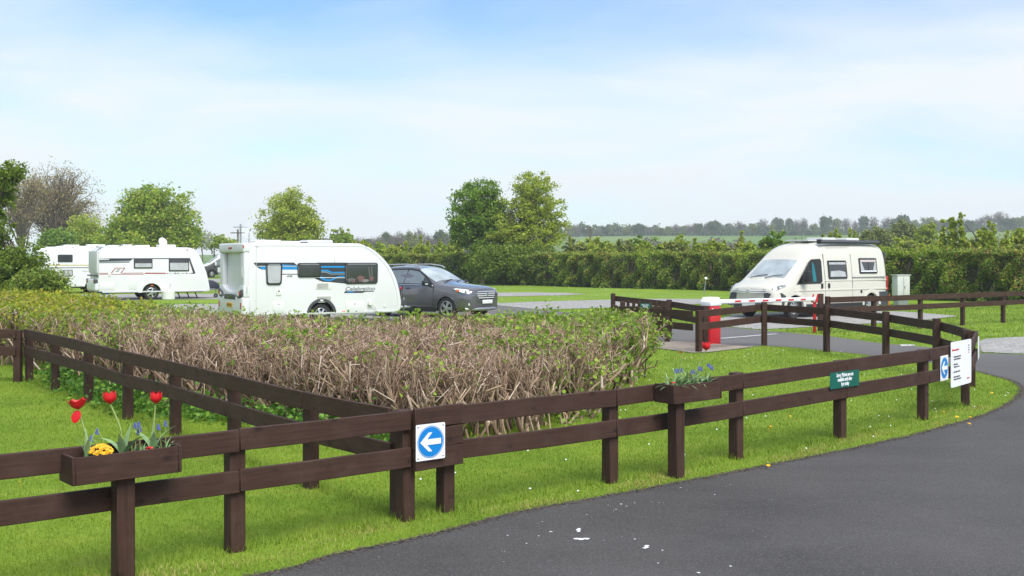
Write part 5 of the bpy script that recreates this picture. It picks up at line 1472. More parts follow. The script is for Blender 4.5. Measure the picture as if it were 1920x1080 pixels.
M['oakbud'] = leaf_mat('tan_oak_bud', [(0, (.22, .16, .06)), (.5, (.36, .28, .11)), (1, (.44, .40, .15))], .3)
M['drybud'] = leaf_mat('dry_bud', [(0, (0.160, 0.085, 0.050)), (.5, (0.280, 0.180, 0.120)), (.85, (0.420, 0.320, 0.250)), (1, (0.300, 0.360, 0.080))], .2)
m, N, L, P = new_mat('cut_hazel_twig')
g = N.new('ShaderNodeNewGeometry')
r_ = ramp(N, [(0, (.07, .042, .027)), (.35, (.21, .135, .092)), (.7, (.42, .285, .19)), (.93, (.55, .41, .32)), (1, (.72, .60, .50))]); L.new(g.outputs['Random Per Island'], r_.inputs[0])
lich = noise(N, L, g.outputs['Position'], 7, 4, .7)
c = mixrgb(N, L, mp_range(N, L, lich, .60, .74, 0, .7), r_.outputs[0], (.36, .25, .05))
fine = noise(N, L, g.outputs['Position'], 60, 4, .7)
c = mixrgb(N, L, mp_range(N, L, fine, .45, .7, 0, .5), c, (.13, .12, .08))
L.new(c, P.inputs['Base Color']); P.inputs['Roughness'].default_value = .85; P.inputs['Specular IOR Level'].default_value = .2
M['twig'] = m
M['cutend'] = plain('pale_cut_wood', (.55, .45, .34), .8)
m, N, L, P = new_mat('grass_blade')
g = N.new('ShaderNodeNewGeometry')
r_ = ramp(N, [(0, (.13, .215, .018)), (.5, (.225, .33, .035)), (.85, (.33, .41, .06)), (1, (.44, .43, .11))]); L.new(g.outputs['Random Per Island'], r_.inputs[0])
c = mixrgb(N, L, .80, r_.outputs[0], lawn_colour(N, L, g.outputs['Position']))
L.new(c, P.inputs['Base Color']); P.inputs['Roughness'].default_value = .6; P.inputs['Specular IOR Level'].default_value = .2
tr = N.new('ShaderNodeBsdfTranslucent'); L.new(c, tr.inputs[0]); mx = N.new('ShaderNodeMixShader'); mx.inputs[0].default_value = .35
L.new(P.outputs[0], mx.inputs[1]); L.new(tr.outputs[0], mx.inputs[2]); L.new(mx.outputs[0], N['Material Output'].inputs[0])
M['blade'] = m
M['dryblade'] = leaf_mat('dry_grass_blade', [(0, (0.260, 0.240, 0.050)), (.5, (0.420, 0.380, 0.110)), (1, (0.550, 0.460, 0.180))], .3)

def unit(rng, n):
    v = rng.normal(0, 1, (n, 3)); return v / np.linalg.norm(v, axis=1, keepdims=True)

def leaf_quads(C, size, rng, up=0.0, aspect=.75):
    """diamond leaves with random attitude; up > 0 turns their faces skyward"""
    n = len(C); s = np.broadcast_to(np.asarray(size, float), (n,))[:, None]
    nrm = unit(rng, n); nrm[:, 2] = nrm[:, 2] + up; nrm /= np.linalg.norm(nrm, axis=1, keepdims=True)
    a = np.cross(nrm, unit(rng, n)); a /= np.linalg.norm(a, axis=1, keepdims=True) + 1e-9
    b = np.cross(nrm, a)
    bend = nrm * s * .12
    V = np.stack([C - a * s * .5, C + b * s * aspect * .5 + bend, C + a * s * .5, C - b * s * aspect * .5 + bend], 1).reshape(-1, 3)
    return V, np.arange(4 * n).reshape(n, 4)

def segs(P0, P1, r0, r1, n=4):
    """many tapered prisms at once"""
    P0 = np.asarray(P0, float); P1 = np.asarray(P1, float); m_ = len(P0)
    r0 = np.broadcast_to(np.asarray(r0, float), (m_,)); r1 = np.broadcast_to(np.asarray(r1, float), (m_,))
    d = P1 - P0; d /= np.linalg.norm(d, axis=1, keepdims=True) + 1e-9
    ref = np.where(np.abs(d[:, 2:3]) > .95, np.array([[1., 0, 0]]), np.array([[0, 0, 1.]]))
    a = np.cross(d, ref); a /= np.linalg.norm(a, axis=1, keepdims=True) + 1e-9; b = np.cross(d, a)
    vs = []
    for P_, r_ in ((P0, r0), (P1, r1)):
        for k in range(n):
            t = 2 * math.pi * k / n
            vs.append(P_ + (a * math.cos(t) + b * math.sin(t)) * r_[:, None])
    V = np.stack(vs, 1).reshape(-1, 3)
    base = (np.arange(m_) * 2 * n)[:, None]
    F = np.concatenate([base + np.array([[k, (k + 1) % n, n + (k + 1) % n, n + k]]) for k in range(n)], 1).reshape(-1, 4)
    if n == 4:
        F = np.concatenate([F, base + np.array([[4, 5, 6, 7]])])
    return V, F

def join(parts):
    Vs = []; Fs = []; b = 0
    for V_, F_ in parts:
        Vs.append(V_); Fs.append(F_ + b); b += len(V_)
    return np.concatenate(Vs), np.concatenate(Fs)

def crown_pts(lobes, n_clump, per, clump_r, rng, shell=.75, zmin=None, wexp=.75):
    """clumps spread through ellipsoid lobes, denser towards the outside; returns leaf points and clump centres"""
    vol = np.array([l[3] * l[4] * l[5] for l in lobes]) ** wexp; p = vol / vol.sum()
    which = rng.choice(len(lobes), n_clump, p=p); Lb = np.array(lobes)[which]
    d = unit(rng, n_clump); rad = 1 - shell * rng.random(n_clump) ** 1.6
    wob = 1 + .16 * np.sin(d[:, 0] * 5 + which) * np.cos(d[:, 2] * 6 + which * 2) + rng.normal(0, .05, n_clump)
    C = Lb[:, :3] + d * Lb[:, 3:6] * (rad * wob)[:, None]
    cr_ = clump_r * rng.uniform(.6, 1.3, n_clump)
    pts = np.repeat(C, per, 0) + rng.normal(0, 1, (n_clump * per, 3)) * np.repeat(cr_, per)[:, None] * np.array([.55, .55, .38])
    if zmin is not None: pts = pts[pts[:, 2] > zmin]
    return pts, C

def limb_path(p0, p1, rng, wig=.08, n=5, rise=.25):
    p0 = np.array(p0, float); p1 = np.array(p1, float); Ln = np.linalg.norm(p1 - p0); q = []
    for i in range(n + 1):
        t = i / n
        w = rng.normal(0, wig * Ln, 3) * math.sin(math.pi * t)
        q.append(p0 + (p1 - p0) * t + w * .5 + np.array([0, 0, rise * Ln * math.sin(math.pi * t) * .3]))
    return q

def branches(base, top, C, rng, r0, n_limb, n_sub=3, lean=(0, 0)):
    parts = []
    trunk = limb_path(base, top, rng, .05, 6, 0)
    rr = np.linspace(r0, r0 * .45, 7); rr[0] *= 1.35
    parts.append(segs(trunk[:-1], trunk[1:], rr[:-1], rr[1:], 8)) if False else None
    S = [(trunk[i], trunk[i + 1], rr[i], rr[i + 1]) for i in range(6)]
    idx = rng.permutation(len(C))[:n_limb]
    for k in idx:
        t = rng.uniform(.35, 1); j = min(5, int(t * 6)); st = trunk[j] + (trunk[j + 1] - trunk[j]) * (t * 6 - j)
        pth = limb_path(st, C[k], rng, .07, 5); q = np.linspace(r0 * .38, r0 * .06, 6)
        S += [(pth[i], pth[i + 1], q[i], q[i + 1]) for i in range(5)]
        near = np.argsort(np.linalg.norm(C - C[k], axis=1))[1:1 + n_sub * 2]
        for c2 in near[::2]:
            s2 = pth[rng.integers(2, 5)]; p2 = limb_path(s2, C[c2], rng, .08, 3); q2 = np.linspace(r0 * .14, r0 * .03, 4)
            S += [(p2[i], p2[i + 1], q2[i], q2[i + 1]) for i in range(3)]
    a, b, c, d = [np.array(x) for x in zip(*S)]
    return segs(a, b, c, d, 6)

def tree(name, label, cat, base, lobes, n_clump, per, clump_r, leaf, mat, rng, trunk_r, trunk_top, n_limb=22, bark='bark', group=None, shell=.75, zmin=.1, up=.65, wexp=.75):
    """lobes in world coordinates; everything is stored relative to the base"""
    base = np.array(base, float)
    lb = [tuple(np.array(l[:3]) - base) + tuple(l[3:]) for l in lobes]
    r = thing(name, label, cat, tuple(base), 0, group)
    pts, C = crown_pts(lb, n_clump, per, clump_r, rng, shell, zmin, wexp)
    V_, F_ = leaf_quads(pts, leaf * rng.uniform(.6, 1.3, len(pts)), rng, up)
    link('crown', np_mesh('crown', V_, F_, M[mat]), r)
    V_, F_ = branches((0, 0, -.1), (np.array(trunk_top) - base), C, rng, trunk_r, n_limb)
    link('trunk', np_mesh('trunk', V_, F_, M[bark], True), r)
    return r

def plobe(Y, u, v, ru, rv, ry=None):
    p = at(u, v, Y); k = Y / 2000
    return (p.x, p.y, p.z, ru * k, (ry or ru) * k, rv * k)

rng = np.random.default_rng(11)
# --- the twin trees in the tall hedge
Y = 80
tree('broadleaf_tree', 'dark green left half of the twin trees above the hedge', 'tree', (at(905, 500, Y).x, Y, 0),
     [plobe(Y, 893, 385, 44, 46), plobe(Y, 874, 420, 36, 46), plobe(Y, 930, 430, 40, 45), plobe(Y, 916, 362, 26, 24), plobe(Y, 900, 440, 45, 40), plobe(Y, 925, 410, 25, 45), plobe(Y, 885, 358, 20, 18)],
     390, 62, .36, .18, 'treedark', rng, .17, at(900, 430, Y), 30, group=None)
tree('broadleaf_tree', 'taller pale green right half of the twin trees above the hedge', 'tree', (at(985, 500, Y - 1).x, Y - 1, 0),
     [plobe(Y - 1, 995, 375, 48, 52), plobe(Y - 1, 1020, 400, 46, 48), plobe(Y - 1, 975, 420, 50, 55), plobe(Y - 1, 1000, 445, 62, 36), plobe(Y - 1, 950, 445, 38, 36), plobe(Y - 1, 1035, 430, 34, 35), plobe(Y - 1, 1005, 345, 34, 22)],
     430, 52, .37, .165, 'treelight', rng, .17, at(998, 350, Y - 1), 60, group=None)
tree('ivy_bush', 'dark ivy covered bush in the hedge below the twin trees', 'bush', (at(975, 530, 76).x, 76, 0),
     [plobe(76, 960, 490, 50, 36), plobe(76, 1015, 488, 42, 28), plobe(76, 915, 492, 44, 34)], 300, 42, .35, .16, 'thornleaf', rng, .08, at(975, 500, 76), 8)
# --- single round tree and the big leafy tree
Y = 92
tree('broadleaf_tree', 'round light green tree standing alone behind the nearest caravan', 'tree', (at(545, 480, Y).x, Y, 0),
     [plobe(Y, 545, 405, 52, 48), plobe(Y, 545, 380, 34, 26), plobe(Y, 515, 425, 36, 34), plobe(Y, 578, 425, 32, 34), plobe(Y, 545, 440, 62, 26)],
     400, 36, .5, .19, 'treelight', rng, .16, at(545, 395, Y), 60)
Y = 100
tree('broadleaf_tree', 'big bushy bright green tree behind the white caravan with red stripes', 'tree', (at(285, 480, Y).x, Y, 0),
     [plobe(Y, 285, 400, 62, 52), plobe(Y, 240, 425, 45, 42), plobe(Y, 330, 415, 44, 50), plobe(Y, 290, 370, 34, 24), plobe(Y, 350, 440, 26, 30), plobe(Y, 260, 385, 30, 28), plobe(Y, 290, 450, 85, 30), plobe(Y, 210, 445, 24, 26)],
     620, 45, .6, .24, 'treemid', rng, .22, at(285, 410, Y), 30)
Y = 118
tree('broadleaf_tree', 'small yellow green tree left of the big bushy tree', 'tree', (at(160, 480, Y).x, Y, 0),
     [plobe(Y, 160, 430, 30, 30), plobe(Y, 150, 450, 28, 22), plobe(Y, 178, 448, 24, 24)], 180, 30, .6, .24, 'treelight', rng, .14, at(160, 435, Y), 16)
Y = 112
tree('bush', 'dark green bush between the bare oaks and the yellow green tree', 'bush', (at(110, 480, Y).x, Y, 0),
     [plobe(Y, 112, 450, 30, 18), plobe(Y, 92, 455, 18, 14)], 130, 32, .6, .25, 'treedark', rng, .12, at(110, 455, Y), 6)
Y = 112
tree('hawthorn', 'white blossoming hawthorn right of the big bushy tree', 'tree', (at(378, 480, Y).x, Y, 0),
     [plobe(Y, 378, 450, 14, 14)], 60, 22, .5, .2, 'blossom', rng, .08, at(378, 455, Y), 6)
tree('bush', 'low green bush between the hawthorn and the mesh dish', 'bush', (at(402, 480, 125).x, 125, 0),
     [plobe(125, 402, 455, 20, 13), plobe(125, 430, 459, 16, 9)], 110, 26, .6, .26, 'treemid', rng, .1, at(402, 460, 125), 5)

# --- bare oaks
Y = 140
rng = np.random.default_rng(3)
tree('bare_oak', 'broad bare oak with brown buds rising behind the far caravans', 'tree', (at(103, 485, Y).x, Y, 0),
     [plobe(Y, 112, 380, 74, 66), plobe(Y, 82, 358, 54, 52), plobe(Y, 150, 398, 44, 46), plobe(Y, 120, 340, 40, 32), plobe(Y, 70, 395, 40, 44), plobe(Y, 150, 360, 24, 26)],
     520, 16, .8, .20, 'oakbud', rng, .32, at(112, 402, Y), 210, bark='oakbark', shell=.9)
tree('bare_oak', 'bare oak at the far left, half hidden by the green hawthorn', 'tree', (at(44, 485, Y - 6).x, Y - 6, 0),
     [plobe(Y - 6, 45, 385, 46, 55), plobe(Y - 6, 60, 350, 34, 34), plobe(Y - 6, 25, 365, 36, 44)],
     280, 16, .75, .20, 'oakbud', rng, .28, at(44, 405, Y - 6), 120, bark='oakbark', shell=.9)

# --- green thorn at the left edge
Y = 37
tree('hawthorn', 'tall leafy hawthorn at the left edge hiding the end of the far caravan', 'tree', (at(-20, 485, Y).x, Y, 0),
     [plobe(Y, -15, 365, 36, 40), plobe(Y, -25, 430, 46, 40), plobe(Y, 15, 490, 62, 42), plobe(Y, 22, 322, 30, 18), plobe(Y, -10, 525, 75, 42), plobe(Y, 55, 515, 40, 32), plobe(Y, -40, 335, 50, 36), plobe(Y, 8, 345, 26, 14)],
     680, 46, .20, .10, 'thornleaf', rng, .12, at(-15, 380, Y), 40)
tree('bush', 'twiggy brown and green bush below the hawthorn in front of the far caravan', 'bush', (at(100, 555, 35.5).x, 35.5, 0),
     [plobe(35.5, 92, 530, 32, 30), plobe(35.5, 60, 540, 40, 32), plobe(35.5, 112, 542, 20, 20)], 260, 26, .22, .085, 'hedgeleaf', rng, .05, at(90, 525, 35.5), 60)

# --- tall clipped hedge along the back of the pitches
hl = [(-16, 90), (-7.5, 85.5), (-3.3, 82.6), (1.6, 76.5), (6.5, 70), (13.3, 63.5), (18, 52.5), (21.9, 46.6), (27, 40), (33, 33)]
hl = catmull(hl, 8)
def hedge_run(label, line, H, D, n_leaf, leaf, mats, rng, core=True):
    base = line[len(line) // 2]
    r = thing('clipped_hedge', label, 'hedge', (base[0], base[1], 0))
    ln = np.array(line); dd = np.diff(ln, axis=0); sl = np.linalg.norm(dd, axis=1); cum = np.concatenate([[0], np.cumsum(sl)]); tot = cum[-1]
    def place(s, off, z):
        i = np.clip(np.searchsorted(cum, s) - 1, 0, len(sl) - 1); t = (s - cum[i]) / sl[i]
        p = ln[i] + dd[i] * t[:, None]; n_ = np.stack([dd[i][:, 1], -dd[i][:, 0]], 1) / sl[i][:, None]
        n_ *= np.sign((n_ * -p).sum(1))[:, None]
        return np.stack([p[:, 0] + n_[:, 0] * off - base[0], p[:, 1] + n_[:, 1] * off - base[1], z], 1)
    for mat, share, zr in mats:
        n = int(n_leaf * share); nf = int(n * .68)
        s = rng.random(n) * tot
        lump = .22 * np.sin(s * 1.7) + .20 * np.sin(s * 4.1 + 1) + .12 * np.sin(s * 9.3 + 2)
        z = rng.random(n) * H; off = np.zeros(n)
        lz = .20 * np.sin(s * 2.3 + z * 3.1) + .18 * np.sin(s * 5.3 - z * 4.7)
        off[:nf] = D / 2 + lump[:nf] * .7 + lz[:nf] - .35 * np.clip(z[:nf] / H - .75, 0, 1) * 2 - np.abs(rng.normal(0, .13, nf)) + .05
        off[nf:] = rng.uniform(-D / 2, D / 2, n - nf); z[nf:] = H + .07 * lump[nf:] - np.abs(rng.normal(0, .09, n - nf)) + .06 * np.sin(off[nf:] * 5 + s[nf:] * 3)
        up_ = rng.random(n - nf) < .12; z[nf:][up_] += rng.random(up_.sum()) * .22
        keep = (z >= zr[0] * H) & (z <= zr[1] * H + .35)
        patch = np.sin(s * .9 + zr[2]) + .8 * np.sin(s * 2.37 + 2 * zr[2]) + .7 * np.sin(z * 2.4 + s * .6 + zr[2])
        keep &= rng.random(n) < np.clip(.62 + .42 * patch, .05, 1)
        P_ = place(s, off, z)[keep]
        link('foliage', np_mesh('foliage', *leaf_quads(P_, leaf * rng.uniform(.55, 1.35, len(P_)), rng, .6), M[mat]), r)
    # twiggy inside
    n = int(tot * 26); s = rng.random(n) * tot; o_ = rng.uniform(-.3, .5, n) * D; z0 = rng.random(n) * H * .75
    a = place(s, o_, z0); ds = rng.normal(0, .22, n); b = place(np.clip(s + ds, 0, tot), np.clip(o_ + rng.uniform(0, .35, n), -D / 2, D / 2 - .06), np.minimum(z0 + rng.uniform(.25, .8, n), H - .05))
    link('twigs', np_mesh('twigs', *segs(a, b, .022, .008, 4), M['oakbark']), r)
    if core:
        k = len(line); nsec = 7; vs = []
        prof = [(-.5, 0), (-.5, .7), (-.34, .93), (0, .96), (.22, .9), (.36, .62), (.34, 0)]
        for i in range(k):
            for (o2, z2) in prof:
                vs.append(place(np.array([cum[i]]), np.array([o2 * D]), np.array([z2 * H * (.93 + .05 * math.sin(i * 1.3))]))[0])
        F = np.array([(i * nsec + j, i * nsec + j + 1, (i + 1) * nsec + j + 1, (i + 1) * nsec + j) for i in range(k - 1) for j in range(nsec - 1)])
        link('light_block_core', np_mesh('light_block_core', np.array(vs), F, M['hedgecore']), r)  # solid dark core added inside the hedge to block light
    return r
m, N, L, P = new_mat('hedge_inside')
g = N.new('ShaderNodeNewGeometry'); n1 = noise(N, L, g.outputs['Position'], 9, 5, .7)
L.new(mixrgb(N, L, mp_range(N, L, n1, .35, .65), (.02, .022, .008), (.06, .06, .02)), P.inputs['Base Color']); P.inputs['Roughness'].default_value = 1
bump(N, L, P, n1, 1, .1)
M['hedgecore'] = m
hedge_run('tall clipped hedge along the back of the pitches', hl, 2.22, 1.7, 330000, .115,
          [('hedgeleaf', .55, (0, 1, 0.)), ('treemid', .26, (.1, 1, 2.)), ('hedgeleafdark', .14, (0, .8, 4.2)), ('budleaf', .16, (.15, 1, 5.3))], rng)

# --- the bare cut hedge in front
foot = [(-.87, 10.86), (.0, 11.35), (.85, 12.35), (1.35, 14.0), (1.95, 16.5), (2.25, 17.5), (1.5, 18), (0, 17.4), (-2.9, 16.7), (-5.1, 18.6), (-6.9, 21.0), (-11, 26.7), (-14.5, 29.6), (-19, 31), (-20, 26.5), (-15.5, 23.0), (-11, 20.2), (-7.6, 17.8), (-5.5, 14.7), (-4.2, 13.3), (-2.3, 12.2)]
def sample_poly(poly, n, rng):
    poly = np.array(poly); lo, hi = poly.min(0), poly.max(0); out_ = []
    tot = 0
    while tot < n:
        q = rng.random((n * 2, 2)) * (hi - lo) + lo; q = q[in_poly(q, poly)]; out_.append(q); tot += len(q)
    return np.concatenate(out_)[:n]
def edge_dist(Pt, poly):
    poly = np.array(poly); d = np.full(len(Pt), 1e9)
    for i in range(len(poly)):
        a = poly[i]; b = poly[(i + 1) % len(poly)]; ab = b - a
        t = np.clip(((Pt - a) @ ab) / (ab @ ab), 0, 1); d = np.minimum(d, np.linalg.norm(Pt - (a + t[:, None] * ab), axis=1))
    return d
rng = np.random.default_rng(21)
hr = thing('cut_hedge', 'wide bare hedge of hard cut brown stems with green shoots behind the fence', 'hedge', (0, 14, 0))
OFF = np.array([0, 14, 0.])
n = 7200
P2 = sample_poly(foot, n, rng); ed = edge_dist(P2, foot)
keep = (rng.random(n) < np.where(P2[:, 0] < -7, .55, 1)) & (rng.random(n) < np.where(ed > 1.6, .75, 1))
# a thinner gap with grass showing near the green right end
gap = np.exp(-(((P2 - np.array([1.25, 15.3])) / np.array([.75, 1.0])) ** 2).sum(1))
keep &= rng.random(n) > gap * .97
P2 = P2[keep]; ed = ed[keep]; n = len(P2)
def top_h(p):
    h = .965 - .10 * smooth(13.6, 10.9, p[:, 1]) + .05 * np.sin(p[:, 0] * 1.9) * np.cos(p[:, 1] * 1.7) + .05 * np.sin(p[:, 0] * 5 + p[:, 1] * 4) + .05 * smooth(.9, 1.9, p[:, 0])
    return h
H_ = top_h(P2)
S = []
def clampz(q, hmax): q = q.copy(); q[:, 2] = np.minimum(q[:, 2], hmax); return q
base = np.concatenate([P2, np.zeros((n, 1)) - .03], 1)
k1 = base + np.concatenate([rng.normal(0, .075, (n, 2)), (.30 * H_ + rng.normal(0, .04, n))[:, None]], 1)
k2 = k1 + np.concatenate([rng.normal(0, .10, (n, 2)), (.28 * H_ + rng.normal(0, .06, n))[:, None]], 1)
rad = rng.choice([.007, .010, .014, .019], n, p=[.3, .35, .25, .1]) * rng.uniform(.85, 1.15, n)
sel = ed < 1.7
S.append((base[sel], k1[sel], rad[sel] * 1.15, rad[sel])); S.append((k1[sel], k2[sel], rad[sel], rad[sel] * .88))
ends = []
for b in range(4):
    d = np.concatenate([rng.normal(0, .10, (n, 2)), rng.uniform(.06, .34, (n, 1))], 1); st = k1 + (k2 - k1) * rng.random((n, 1))
    m1 = st + d; m1 = clampz(m1, H_ - .08)
    S.append((st, m1, rad * .62, rad * .54))
    stub = rng.random(n) < .2                         # thick stubs end early, cut flat
    for c_ in range(3):
        go = ~stub & (rng.random(n) < .9)
        d2 = np.concatenate([rng.normal(0, .095, (n, 2)), rng.uniform(.03, .32, (n, 1))], 1)
        m2 = m1 + d2; lim = H_ + rng.normal(0, .035, n); lim = np.where(rng.random(n) < .03, lim + .08, lim)
        m2 = clampz(m2, lim)
        S.append((m1[go], m2[go], rad[go] * .44, rad[go] * .34)); ends.append(m2[go])
        for e_ in range(3):
            d3 = np.concatenate([rng.normal(0, .06, (n, 2)), rng.uniform(-.02, .13, (n, 1))], 1); st3 = m1 + (m2 - m1) * rng.uniform(.3, 1, (n, 1))
            m3 = clampz(st3 + d3, lim + .02)
            g2 = go & (rng.random(n) < .75)
            S.append((st3[g2], m3[g2], rad[g2] * .34, rad[g2] * .22)); ends.append(m3[g2])
a, b, c, d = [np.concatenate(x) for x in zip(*S)]
near = a[:, 1] < 15.5
print('hedge segs', len(a))
link('stems', np_mesh('stems', *segs(a - OFF, b - OFF, c, d, 4), M['twig']), hr)
# gnarled thick stools along the open face
gn = []
ng = 260
pg = sample_poly(foot, ng * 6, rng); pg = pg[(edge_dist(pg, foot) < .5) & (pg[:, 1] < 17.5)][:ng]
for p in pg:
    q = np.array([p[0], p[1], -.03]); d = np.array([rng.normal(0, .5), rng.normal(0, .5), 1.0]); rr = rng.uniform(.014, .030); hh = rng.uniform(.3, .78); z = 0
    k = 5
    for i in range(k):
        d = d + rng.normal(0, .35, 3); d[2] = abs(d[2]) + .25; d /= np.linalg.norm(d)
        q2 = q + d * hh / k; gn.append((q, q2, rr * (1 - .08 * i), rr * (1 - .08 * (i + 1)))); q = q2
        if i == 2 and rng.random() < .6:
            s = d + rng.normal(0, .9, 3); s[2] = abs(s[2]) * .6 + .2; s /= np.linalg.norm(s)
            gn.append((q, q + s * .14, rr * .75, rr * .65)); gn.append((q + s * .14, q + s * .14 + np.array([rng.normal(0, .03), rng.normal(0, .03), .10]), rr * .62, rr * .6))
a, b, c, d = [np.array(x) for x in zip(*gn)]
link('stools', np_mesh('stools', *segs(a - OFF, b - OFF, c, d, 6), M['twig'], True), hr)
ends = np.concatenate(ends)
E2 = ends[:, :2]
# young leaves: few over the brown middle, many on the right end and the far left
wr = smooth(.2, 1.5, ends[:, 0] + .22 * (ends[:, 1] - 14))
wl_ = smooth(-5.5, -10, ends[:, 0])
back = smooth(1.4, .2, edge_dist(E2, foot)) * smooth(15, 17, ends[:, 1])
patchy = np.clip(np.sin(ends[:, 0] * 2.1 + 1) + np.sin(ends[:, 1] * 2.6 + ends[:, 0]) - .9, 0, 1)
pr = np.clip(.035 + .48 * wr + .30 * back + .34 * patchy, 0, .95)
s1 = rng.random(len(ends)) < pr * .45
Lf = np.repeat(ends[s1], 6, 0) + rng.normal(0, .036, (s1.sum() * 6, 3)) + np.array([0, 0, .005])
V1, F1 = leaf_quads(Lf - OFF, rng.uniform(.032, .068, len(Lf)), rng, .8, .85)
# a few spots of big soft leaves low at the right front
spots = np.array([(1.05, 13.3, .35), (.75, 12.6, .5), (1.35, 14.3, .4), (.35, 12.0, .35), (1.7, 16, .3), (.9, 12.9, .2), (.2, 13.0, .93), (.0, 14.2, .95), (-.3, 16.0, 1.0), (.35, 15.8, .98), (-2.4, 12.9, .4), (-.5, 11.4, .2), (1.2, 13.9, .6), (.5, 12.2, .15), (1.55, 15.2, .35)])
Ls = np.repeat(spots, 90, 0) + rng.normal(0, 1, (len(spots) * 90, 3)) * np.array([.20, .20, .10])
Ls[:, 2] = np.clip(Ls[:, 2], .03, 1.05)
V2, F2 = leaf_quads(Ls - OFF, rng.uniform(.035, .085, len(Ls)), rng, 1.0, .9)
link('fresh_leaves', np_mesh('fresh_leaves', *join([(V1, F1), (V2, F2)]), M['freshleaf']), hr)
s3 = rng.random(len(ends)) < .28
Lb = np.repeat(ends[s3], 2, 0) + rng.normal(0, .018, (s3.sum() * 2, 3))
link('dry_buds', np_mesh('dry_buds', *leaf_quads(Lb - OFF, rng.uniform(.014, .030, len(Lb)), rng, .3, .6), M['drybud']), hr)
s2 = rng.random(len(ends)) < wl_ * .30
Lf = np.repeat(ends[s2], 5, 0) + rng.normal(0, .055, (s2.sum() * 5, 3)) + np.array([0, 0, .02])
link('yellow_leaves', np_mesh('yellow_leaves', *leaf_quads(Lf - OFF, rng.uniform(.045, .085, len(Lf)), rng, .6), M['yellowleaf']), hr)
# upright leafy bush that closes the right end of the cut hedge
tree('bush', 'rounded green bush with pinkish stems at the right end of the cut hedge', 'bush', (2.05, 17.05, 0),
     [(1.95, 17.0, .78, .38, .42, .22), (2.0, 16.9, .56, .36, .36, .22), (1.6, 17.1, .80, .40, .4, .2), (1.1, 17.1, .80, .45, .4, .18), (.6, 16.9, .84, .5, .45, .12), (1.75, 16.2, .62, .35, .4, .25)], 300, 24, .085, .043, 'freshleaf', rng, .025, (2.05, 17.05, .5), 70, bark='twig', shell=.9)
# weeds along the foot of the hedge behind the side fence
wl2 = np.array([(-.75, 10.9), (-2.3, 12.15), (-4.2, 13.15), (-5.4, 14.5), (-7.3, 17.4)])
tt = rng.random(5200); si = np.minimum((tt * 4).astype(int), 3); fr = tt * 4 - si
Wp = wl2[si] + (wl2[si + 1] - wl2[si]) * fr[:, None] + rng.normal(0, .20, (5200, 2)) + np.array([-.12, -.1])
Wz = np.abs(rng.normal(0, .13, 5200)) + .01
o = link('weeds', np_mesh('weeds', *leaf_quads(np.concatenate([Wp, Wz[:, None]], 1), rng.uniform(.03, .085, 5200), rng, .6), M['weed']))
tag(o, 'low dark green weeds along the foot of the cut hedge', 'weeds', kind='stuff')

# --- shrubs between the tall hedge and the far wood
def shrub(label, u, vtop, w, Y, mat, kind='round', name='shrub', cat='shrub', seed=0):
    rg = np.random.default_rng(seed + int(u)); k = Y / 2000; x = at(u, 485, Y).x; zb = float(terrain(x, Y))
    zt = at(u, vtop, Y).z; R_ = w * k / 2; base = (x, Y, zb)
    if kind == 'round':
        zc = (zt + zb) / 2; hz_ = (zt - zb) / 2
        lobes = [(x + rg.uniform(-.4, .4) * R_, Y, zt - hz_ * rg.uniform(.5, 1.1), R_ * rg.uniform(.45, .75), R_ * .6, hz_ * rg.uniform(.4, .65)) for q in range(5)]
        lobes.append((x, Y, zb + hz_ * .9, R_, R_ * .8, hz_ * .9))
        lobes += [(x + rg.uniform(-.3, .3) * R_, Y - .3, zt - hz_ * .42, R_ * .55, R_ * .5, hz_ * .42), (x + rg.uniform(-.6, -.3) * R_, Y, zt - hz_ * .62, R_ * .5, R_ * .5, hz_ * .42), (x + rg.uniform(.3, .6) * R_, Y, zt - hz_ * .58, R_ * .5, R_ * .5, hz_ * .42)]
        # lift so that the top reaches the measured height
        nc, per, cr_ = int(np.clip(R_ * hz_ * 60, 140, 520)), 34, R_ * .15
    elif kind == 'spiky':
        lobes = []
        for q in range(max(7, int(w / 5))):
            px = x + rg.uniform(-1, 1) * R_; hh = (zt - zb) * (rg.uniform(.62, .93) if q else 1.0); ln_ = rg.uniform(-.12, .12) * R_; dy_ = rg.uniform(-.4, .4)
            for j in range(7):
                t_ = .40 + .60 * j / 6; tw = R_ * (.22 - .17 * (t_ - .4) / .6)
                lobes.append((px + ln_ * t_, Y + dy_, zb + hh * t_ - tw, tw, tw, hh * .075))
        lobes.append((x, Y, zb + (zt - zb) * .3, R_, R_ * .7, (zt - zb) * .34)); nc, per, cr_ = 760, 24, R_ * .055
    leaf = .10 + Y * .0012
    return tree(name, label, cat, base, lobes, nc, per, cr_, leaf, mat, rg, .05 + R_ * .03, (x, Y, zb + (zt - zb) * .7), 14, zmin=None, wexp=.28 if kind == 'spiky' else .75)
